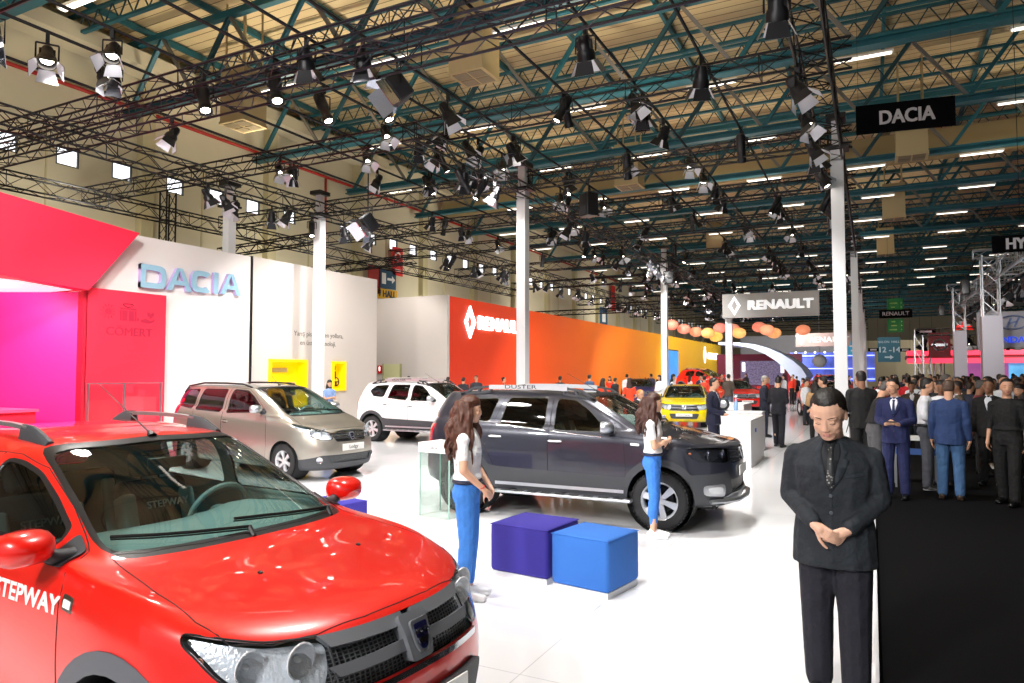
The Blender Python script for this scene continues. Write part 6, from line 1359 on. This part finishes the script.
    bv = BVHTree.FromPolygons([v.co.copy() for v in tops.vertices], [tuple(p.vertices) for p in tops.polygons])
    def front(poly, off, th, st=.04, mbx=None):
        bm = bmesh.new(); vs = [bm.verts.new((x, y, 0)) for x, y in poly]; bm.faces.new(vs)
        for ax in (0, 1):
            lo, hi = min(p[ax] for p in poly), max(p[ax] for p in poly)
            for k_ in range(int(lo/st)-1, int(hi/st)+2): bmesh.ops.bisect_plane(bm, geom=list(bm.verts)+list(bm.edges)+list(bm.faces), plane_co=(k_*st if ax == 0 else 0, k_*st if ax else 0, 0), plane_no=(1-ax, ax, 0))
        bmesh.ops.triangulate(bm, faces=[f for f in bm.faces if len(f.verts) > 4]); bm.verts.index_update(); top_ = []; n = len(bm.verts)
        for v in bm.verts:
            co, nn, i_, d_ = bv.ray_cast(Vector((1.2, v.co.x, v.co.y)), Vector((-1, 0, 0)))
            if co is None: q_ = bv.find_nearest(Vector((.3, v.co.x, v.co.y))); co, nn = q_[0], q_[1]
            top_.append(Vector((co.x+off+th, v.co.x, v.co.y)))
        bot_ = [p-Vector((th+.006, 0, 0)) for p in top_]; F = [tuple(v.index for v in f.verts) for f in bm.faces]; F = F+[tuple(i+n for i in reversed(f)) for f in F]
        for e_ in bm.edges:
            if len(e_.link_faces) == 1: i, j = e_.verts[0].index, e_.verts[1].index; F.append((i, j, j+n, i+n))
        bm.free(); m_ = mbx or MB(); m_.add(top_+bot_, F); return m_
    if jk and P.get('vneck', True):
        vz = P.get('vz', 1.20); out.append(('shirt', 'shirt_front', front([(0, vz), (.052, 1.40), (.040, 1.445), (-.040, 1.445), (-.052, 1.40)], .001, .004).mesh('shirt_front', True), None))
        cm = MB(); 
        for sd in (-1, 1): cap(cm, LZ((.035, sd*.035, 1.475)), LZ((-.05, sd*.03, 1.50)), .016, .016, 6)
        cap(cm, LZ((.035, .035, 1.472)), LZ((.078, .008, 1.438)), .014, .010, 6); cap(cm, LZ((.035, -.035, 1.472)), LZ((.078, -.008, 1.438)), .014, .010, 6); cap(cm, LZ((-.05, .03, 1.50)), LZ((-.05, -.03, 1.50)), .016, .016, 6)
        out.append(('shirt', 'shirt_collar', cm.mesh('shirt_collar', True), None))
        if P.get('tie'): out.append(('tie', 'necktie', front([(0, vz+.01), (.022, vz+.03), (.013, 1.405), (.020, 1.438), (-.020, 1.438), (-.013, 1.405), (-.022, vz+.03)], .006, .005).mesh('necktie', True), None))
        if near:
            for sd in (-1, 1):
                out.append(('lapel', 'lapel', front([(sd*a, b) for a, b in [(.002, vz-.01), (.062, vz+.08), (.095, 1.355), (.070, 1.372), (.088, 1.40), (.062, 1.445), (.042, 1.45), (.052, 1.40), (.03, vz+.10)]], .003, .005).mesh('lapel', True), None))
            bm_ = MB()
            for z_ in (vz-.03, vz-.125, vz-.22): bm_.lathe([(0, .010), (.008, .010), (.011, .006), (.011, 0)], (bv.ray_cast(Vector((1, 0, z_)), Vector((-1, 0, 0)))[0].x, .0, z_), (1, 0, 0), 10)
            out.append(('button', 'jacket_buttons', bm_.mesh('jacket_buttons'), None))
            out.append(('lapel', 'breast_pocket', front([(.075, 1.262), (.165, 1.275), (.165, 1.292), (.075, 1.280)], .002, .004).mesh('breast_pocket'), None))
            out.append(('lapel', 'front_edge', front([(.0, .80), (.006, .80), (.006, vz-.02), (0, vz-.02)], .001, .003).mesh('front_edge'), None))
    # ---- shoes ----
    h = MB()
    for sd in (-1, 1):
        ax, ay = step*sd*.5, sd*P.get('feet', .11); cap(h, (ax-.035, ay, .045), (ax+.06, ay*1.05, .04), .042, .044); cap(h, (ax+.06, ay*1.05, .036), (ax+.165, ay*1.15, .030), .043, .030); cap(h, (ax-.01, ay, .05), (ax-.01, ay, .085), .042, .040)
        h.box((ax+.06, ay*1.07, .011), (.25, .078, .022), bev=.008)
    out.append(('shoes', 'shoes', remesh(h, 'shoes', max(vx*.8, .007), 1), None))
    # ---- hair ----
    hs = P.get('hair', 'short'); g = MB()
    if hs in ('short', 'long', 'bun', 'balding'):
        if hs != 'balding': g.ell(H(-.022, 0, .046), E3((.097, .082, .084)), 10, HR); g.ell(H(-.048, 0, .0), E3((.064, .080, .075)), 8, HR)
        else: g.ell(H(-.026, 0, .036), (.092, .083, .088), 8, HR); g.ell(H(-.048, 0, .0), (.062, .080, .07), 8, HR)
        if hs == 'short': g.ell(H(-.010, 0, .083), E3((.078, .066, .047)), 8, HR)
        if hs == 'bun': g.ell(H(-.10, 0, .05), (.045, .045, .045), 8)
    if hs == 'long':
        rr = random.Random(5); g.ell(H(-.012, 0, .065), (.094, .086, .078), 8, HR); hl = P.get('hairlen', .42)
        if near:
            for k in range(84):
                a = PI*.36+(2*PI-PI*.72)*(k % 42)/41; ca, sa = math.cos(a), math.sin(a); r0 = (.093 if k < 42 else .075)+.016*rr.random(); L_ = hl*(.75+.4*rr.random()); ph = rr.random()*6; pts = []
                for i in range(15):
                    t_ = i/14; z_ = .085-t_*(L_+.085); o_ = 1+.62*min(1, t_*2.0)*(1-.25*t_); wv = .020*math.sin(ph+t_*17)*min(1, t_*3)
                    pts.append(hc+Vector(((ca*r0*o_-.018)*(1+.2*t_)+wv*ca-.010*t_, sa*(r0*.98)*o_+wv*sa+.008*math.cos(ph+t_*14), z_)))
                g.tube(pts, [.016+.003*math.sin(ph*2+i*1.3) for i in range(11)]+[.013, .011, .008, .004], 6)
        else: loft(g, [(hc+Vector((-.06, 0, -hl*.8)), .05, .09), (hc+Vector((-.06, 0, -.2)), .06, .12), (hc+Vector((-.05, 0, -.05)), .06, .10), (hc+Vector((-.03, 0, .05)), .07, .08)], 10)
    if g.v: out.append(('hair', 'hair', remesh(g, 'hair', .008 if near and hs == 'long' else max(vx*.8, .007), 1 if hs == 'long' else 2), None))
    if mid:
        e = MB()
        for sd in (-1, 1): e.tube([H(.083, sd*.014, .030), H(.082, sd*.032, .036), H(.067, sd*.052, .031)], [.0022, .003, .0016], 6)
        out.append(('hair', 'eyebrows', e.mesh('eyebrows', True), None))
        e = MB()
        for sd in (-1, 1): e.ell(H(.0725, sd*.031, .010), (.009, .0145, .0075), 6, HR)
        out.append(('skin', 'eyelids', e.mesh('eyelids', True), None)); e = MB()
        for sd in (-1, 1): e.tube([H(.0825, sd*.019, .004), H(.0845, sd*.031, .0015), H(.078, sd*.044, .004)], .0016, 5)
        out.append(('lash', 'eyelashes', e.mesh('eyelashes', True), None)); e = MB(); e.ell(H(.087, 0, -.0525), (.007, .020, .0040), 6, HR); e.ell(H(.085, 0, -.060), (.008, .018, .005), 6, HR); out.append(('lips', 'lips', e.mesh('lips', True), None))
    if P.get('phone'): q_ = MB(); q_.box(LZ((.345, 0, 1.125)), (.075, .13, .012), bev=.004, M=M3(0, -.35, 0)); out.append(('shoes', 'phone', q_.mesh('phone'), None))
    MC[key] = out; return out
def LZs(LZ, z, rx, ry): v = LZ((0, 0, z)); return ((v.x, 0, v.z), rx, ry)
PM = {}
def pmat(col, role):
    k = (col, role)
    if k not in PM: PM[k] = mat(f'{role}_{col[1:]}', col, {'skin': .5, 'lips': .45, 'shoes': .35, 'hair': .5, 'belt': .5}.get(role, .85), noise=.12 if role in ('top', 'bottom', 'hair') else 0, nscale=60 if role == 'hair' else 12, bump=.55 if role in ('top', 'bottom') else (.5 if role == 'hair' else 0), bscale=13 if role != 'hair' else 90)
    return PM[k]
def person(label, P, loc, face, h=1.75, cols=None, group=None, extra=None):
    c = dict(skin='#c9997c', top='#15161c', bottom='#15161c', shoes='#0c0c0e', hair='#1a1210', shirt='#e8e8ec', tie='#1c2444', lapel=None, button='#30323a', lips='#a8605a', lash='#20150f', belt='#14161e'); c.update(cols or {})
    c['lapel'] = c['lapel'] or c['top']; r = thing('person', label, 'person', (*loc, .002), face, group); r.scale = (h/1.75,)*3; O = {}
    for role, nm, me, par in body_parts(P):
        if not me.materials: me.materials.append(None)
        o = link(nm, me, r); o.material_slots[0].link = 'OBJECT'; o.material_slots[0].material = pmat(c[role], role); O[nm] = o
    if extra: extra(r, O)
    return r
def face_to(loc, tgt): return math.atan2(tgt[1]-loc[1], tgt[0]-loc[0])

# --- the man in the black suit ---
def suitman(r, O):
    b = MB(); t = O['necktie']; tm = mat('patterned_tie', '#15171c', .6); nt = tm.node_tree; tc = nt.nodes.new('ShaderNodeTexCoord'); v = nt.nodes.new('ShaderNodeTexVoronoi'); v.inputs['Scale'].default_value = 55; rp = nt.nodes.new('ShaderNodeValToRGB'); rp.color_ramp.elements[0].color = (.45, .45, .42, 1); rp.color_ramp.elements[1].position = .38; rp.color_ramp.elements[1].color = (.015, .017, .02, 1)
    nt.links.new(tc.outputs['Object'], v.inputs[0]); nt.links.new(v.outputs['Distance'], rp.inputs[0]); nt.links.new(rp.outputs[0], nt.nodes['Principled BSDF'].inputs['Base Color']); t.material_slots[0].material = tm
    b.ell((.015, .088, 1.60), (.012, .008, .012), 6); b.tube([(.01, .09, 1.59), (-.01, .085, 1.55), (-.03, .07, 1.50)], .0025, 5); e = b.build('earpiece', BLK, r, True)
person('man in black suit, head bowed, hands clasped, at the edge of the white floor', dict(vox=.0055, fat=1.2, pose='clasp', tilt=.50, turn=-.10, headk=1.18, shz=1.362, sh=.195, phone=0, neck=.022, crease=1, tie=1, vz=1.19, hemz=.76, feet=.10, step=.10, curl=.55, slim=1.12, hair='short', top='jacket'), (-.215, 4.55), face_to((-.215, 4.55), (-.42, 0)), 1.79,
       dict(top='#1a2027', bottom='#12131f', shirt='#14181e', hair='#120e0c', skin='#d0a48c', button='#4a5058', lapel='#1c232b', lips='#b07068'), extra=suitman)
def bracelet(r, O):
    b = MB(); b.tube([Vector((.158, -.133, .985))+Vector((.024*math.cos(a), .024*math.sin(a), .012*math.sin(a))) for a in [2*PI*i/14 for i in range(14)]], .004, 5, closed=True); b.build('bracelet', mat('red_bracelet', '#c02030', .4), r)
person('long-haired woman in white t-shirt and blue trousers between red hatchback and cube stools', dict(vox=.0085, fem=True, fat=1.08, pose='lowfront', tilt=.1, turn=.15, top='tshirt', sleeve='short', hair='long', belt=1, slim=.95, hem=.13, feet=.085), (-3.07, 5.15), .30, 1.68,
       dict(top='#fafafc', bottom='#3f83da', shoes='#f2f4f6', hair='#4e2a1a', skin='#d8a88c', belt='#141a34'), extra=bracelet)
person('long-haired woman with folded arms at the front wheel of the slate SUV', dict(vox=.0095, fem=True, pose='fold', tilt=.05, turn=.1, top='tshirt', sleeve='short', hair='long', hairlen=.36, belt=1, slim=.80, hem=.17, feet=.06), (-2.27, 7.98), .12, 1.64,
       dict(top='#fafafc', bottom='#3a7cd8', shoes='#f2f4f6', hair='#42241a', skin='#d8a88c', belt='#141a34'))
def badge_blue(r): pass
# --- visitors and staff; x, y on the floor ---
SU = dict(top='jacket'); 
def V(label, P, loc, face, h=1.75, group=None, **c): return person(label, dict(dict(vox=.016), **P), loc, face, h, c, group)
V('man in a dark navy suit holding his hands in front, standing at the white counter', dict(pose='front', tie=1, turn=.1, vox=.0115), (-2.95, 14.9), -.15, 1.78, top='#10142e', bottom='#10142e', hair='#100c0c')
V('man in a black suit seen from behind on the white floor, looking down', dict(pose='phone', vneck=False, tilt=.3, step=.16), (-2.15, 19.1), 1.2, 1.80, top='#0e0f1a', bottom='#0e0f1a')
V('woman in a tan jacket and black trousers by the red cars', dict(fem=True, hair='long', pose='front', vneck=False, hairlen=.3), (-1.3, 19.6), 1.3, 1.68, top='#b8936a', bottom='#0c0c0e', hair='#140d0b')
V('man in a dark suit turned left behind the head of the bowed man', dict(pose='point', tie=1), (-.98, 17.4), 2.9, 1.80, top='#0e1020', bottom='#0e1020', shirt='#a8b8d8')
V('grey-haired man in a light blue shirt behind the thick column', dict(top='shirt', pose='front', hair='short'), (-.28, 19.6), 2.9, 1.78, top='#a8bcdc', bottom='#20242e', hair='#6c6864')
V('tall bearded man in black standing behind the man in the suit', dict(pose='front', vneck=False, hair='short', fat=1.1), (-.18, 14.4), 1.9, 1.92, top='#0b0b0d', bottom='#0b0b0d', skin='#8a6048')
V('grey-haired man in a black polo shirt and grey trousers bending over a white table', dict(top='tshirt', sleeve='short', pose='reach', tilt=.5, lean=.22), (.02, 13.2), .3, 1.78, top='#0c0c0e', bottom='#4c4c50', hair='#4a4644')
V('man in a navy suit and dark tie looking at the phone in his hands', dict(pose='phone', tie=1, phone=1, tilt=.15, turn=-.4, vox=.0105), (.30, 12.15), -1.75, 1.80, top='#141c48', bottom='#141c48', tie='#1a2850', hair='#150f0c')
V('man in a white shirt and grey trousers facing right beside the navy suit', dict(top='shirt', pose='front', tilt=.2, vox=.0115, belt=1), (.76, 13.2), -.1, 1.80, top='#dfe2ea', bottom='#4a4c54', hair='#120e0c')
V('man in a white shirt looking down at a phone between two others', dict(top='shirt', pose='phone', phone=1, tilt=.45), (1.05, 13.9), -1.8, 1.78, top='#e2e6ee', bottom='#14161c', skin='#8d6248')
V('balding man in a blue blazer and jeans seen from behind', dict(pose='down', vneck=False, hair='balding', vox=.0105, fat=1.05), (1.02, 12.4), 1.35, 1.78, top='#1f3560', bottom='#3c5f88', hair='#4d3b30', shoes='#3a2c22')
V('man in black with a white lanyard badge behind the blue blazer', dict(pose='down', vneck=True, top='jacket'), (1.75, 14.2), -1.9, 1.78, top='#0c0c0e', bottom='#0c0c0e', shirt='#cfd2da', skin='#8d6248')
V('bearded man in an all black shirt walking at the right edge', dict(top='shirt', pose='down', step=.2, turn=.5, sleeve='mid', vox=.0115), (1.72, 12.3), -2.1, 1.80, top='#0a0a0c', bottom='#08080a', hair='#0f0b0a', skin='#c49478')
V('man in a dark blazer at the right edge, second row', dict(pose='front', vneck=False), (2.55, 14.6), 2.6, 1.80, top='#161e3c', bottom='#0f1220')
V('man in a black suit cut by the right edge', dict(pose='down', vneck=False), (2.45, 13.2), 2.2, 1.82, top='#0d0d12', bottom='#0d0d12')
V('man with a white collar looking over the crowd behind the blue blazer', dict(top='shirt', pose='front', turn=.3), (2.3, 16.8), -1.7, 1.84, top='#c8ccd4', bottom='#14161c')
V('woman with dark hair in black behind the lanyard man', dict(fem=True, hair='long', pose='front', vneck=False), (2.35, 15.4), -2.2, 1.68, top='#100e10', bottom='#0c0c0e')
V('person in a red t-shirt seen from behind in the crowd', dict(top='tshirt', sleeve='short', pose='down'), (.95, 24.5), 1.5, 1.76, top='#b81420', bottom='#0c0c10')
V('person in a yellow t-shirt in the crowd', dict(top='tshirt', sleeve='short', pose='down'), (.42, 26.5), -1.5, 1.76, top='#e8b010', bottom='#14141a')
V('woman in a light blue shirt with folded arms beside the white column', dict(fem=True, top='shirt', sleeve='short', pose='fold', hair='long', hairlen=.15), (-15.2, 17.0), -.3, 1.66, top='#7c98c8', bottom='#16181e', hair='#0e0a0a')
V('blonde woman in a black blazer leaning forward behind the white counter', dict(fem=True, pose='front', hair='bun', lean=.5, tilt=.2), (-5.0, 15.9), -.5, 1.56, top='#0d0d10', bottom='#0d0d10', hair='#b8722c', shirt='#ecebe8')
V('grey-haired man in a dark suit beside the low white counter', dict(pose='front', vneck=False), (-2.85, 21.9), .2, 1.80, top='#14182a', bottom='#14182a', hair='#8a8682')
for x, y, f, lb, c_ in [(-14.6, 27.6, .2, 'woman in a red-orange dress left of the white column, above the SUV roof', '#e03418'), (-13.1, 37.5, -1.4, 'woman in an orange dress beside the man in a white shirt', '#ea3a1c'), (-8.15, 22.6, 1.4, 'woman in a bright orange dress seen from behind, left one of two', '#f0401c'), (-7.3, 22.9, 1.9, 'woman in a bright orange dress facing her colleague, right one of two', '#f0401c')]:
    V(lb, dict(fem=True, top='dress', sleeve='short', pose='front', hair='long' if x != -14.6 else 'bun', bottom='none', hairlen=.3), (x, y), f, 1.70, top=c_, hair='#2a1610')
V('man in a white shirt seen from behind by the orange wall', dict(top='shirt', pose='down'), (-12.2, 37.8), 1.6, 1.82, top='#e8eaee', bottom='#14161c')
V('man in a dark suit with short black hair behind the SUV roof', dict(pose='down', vneck=False), (-12.6, 29.3), 1.5, 1.74, top='#16181f', bottom='#16181f')
V('man in a blue-grey suit behind the SUV roof', dict(pose='down', vneck=False), (-11.6, 30.4), 1.4, 1.80, top='#3a5070', bottom='#2a3850')
V('person with dark hair bending behind the SUV roof', dict(pose='down', vneck=False), (-10.5, 30.8), 1.0, 1.66, top='#1c1c22', bottom='#1c1c22')
for x, y, lb, h_ in [(-18.6, 26.0, 'dark-haired person behind the white SUV, left one of four', 1.74), (-16.0, 25.2, 'dark-haired person behind the white SUV, second of four', 1.72), (-15.3, 25.3, 'dark-haired person behind the white SUV, third of four', 1.70), (-14.5, 25.0, 'person with a turned face behind the white SUV, right one of four', 1.78)]:
    V(lb, dict(pose='down', vneck=False), (x, y), 1.8 if h_ < 1.78 else -1.2, h_, top='#2a2c34', bottom='#1c1c22')
# crowd: shared figures, own colours
rc = random.Random(11)
CP = [(dict(pose='down', vneck=False), '#101218'), (dict(pose='front', vneck=True), '#14161e'), (dict(top='shirt', pose='down'), '#c8ccd4'), (dict(top='tshirt', sleeve='short', pose='front'), '#2a2c34'), (dict(fem=True, hair='long', pose='front', vneck=False), '#1a1418'), (dict(top='shirt', pose='phone', tilt=.3), '#5a6478'), (dict(fem=True, hair='long', top='dress', sleeve='short', bottom='none', pose='down'), '#8a2430')]
CT = ['#0e0f14', '#14161e', '#1a1c28', '#20283c', '#303440', '#c8ccd4', '#e0e2e8', '#6a2228', '#2c3a58', '#4a4038']
CN = {'#0e0f14': 'black', '#14161e': 'near-black', '#1a1c28': 'dark navy', '#20283c': 'navy', '#303440': 'dark grey', '#c8ccd4': 'light grey', '#e0e2e8': 'white', '#6a2228': 'dark red', '#2c3a58': 'blue', '#4a4038': 'brown', '#d83a20': 'red', '#d8442c': 'orange-red'}
taken = []
def free(x, y, d=.55):
    if any(abs(x-a) < d and abs(y-b) < d for a, b in taken): return False
    taken.append((x, y)); return True
for o in [q for q in bpy.data.objects if q.name.startswith('person')]: taken.append((o.location.x, o.location.y))
for i in range(125):
    t_ = i/125; y = 15.5+t_**1.1*38; x = .15+rc.random()*(y*.235-.1)
    if y < 19 and x < 1.1: x += 1.2
    if abs(x-3.82) < .6 and 29 < y < 31: x -= 1.2
    if abs(x-4) < .6 and 41 < y < 43: x -= 1.2
    while not free(x, y): x += .3; y += .25
    P_, c0 = CP[rc.choice([0, 0, 1, 1, 2, 3, 4, 5])]
    tc_ = rc.choice(CT); lb = '%s in a %s %s, %s in the aisle crowd' % ('woman' if P_.get('fem') else 'man', CN[tc_], {'jacket': 'jacket', 'shirt': 'shirt', 'tshirt': 't-shirt', 'dress': 'dress'}[P_.get('top', 'jacket')], 'near the front' if y < 24 else 'midway' if y < 38 else 'far back')
    V(lb, dict(P_, vox=.03), (x, y), rc.uniform(-PI, PI), rc.uniform(1.62, 1.86), 'aisle crowd: '+lb, top=tc_, bottom=rc.choice(['#0c0c10', '#14161e', '#20242e']), hair=rc.choice(['#0e0a09', '#1a120e', '#2a1a12', '#4a4644']), skin=rc.choice(['#c49478', '#b08468', '#8d6248']))
for i in range(34):
    y = 27+i*.9+rc.random()*2; x = -.9-rc.random()*(y*.36-2)
    if -8.6 < x < -5 and y < 33: x -= 2.6 if False else 0
    while not free(x, y) or any(abs(x-a) < 2.2 and abs(y-b) < 2.6 for a, b in ((-1.6, 32.5), (-6.4, 38), (-12.4, 41), (-2., 43), (-10.2, 49), (-10.2, 50.5), (-10.2, 47.5), (-9, 49), (-11.4, 49), (-6.2, 26.2))): x -= .5; y += .6
    P_, c0 = CP[rc.choice([0, 1, 2, 3, 4, 6])]
    tc_ = rc.choice(CT+['#d83a20', '#e0e2e8', '#d8442c']); lb = 'far %s in a %s %s among the red and yellow cars' % ('woman' if P_.get('fem') else 'man', CN[tc_], {'jacket': 'jacket', 'shirt': 'shirt', 'tshirt': 't-shirt', 'dress': 'dress'}[P_.get('top', 'jacket')])
    V(lb, dict(P_, vox=.03), (x, y), rc.uniform(-PI, PI), rc.uniform(1.62, 1.84), 'stand visitors: '+lb, top=tc_, bottom=rc.choice(['#0c0c10', '#20242e', '#5a6478']), hair=rc.choice(['#0e0a09', '#2a1a12']))
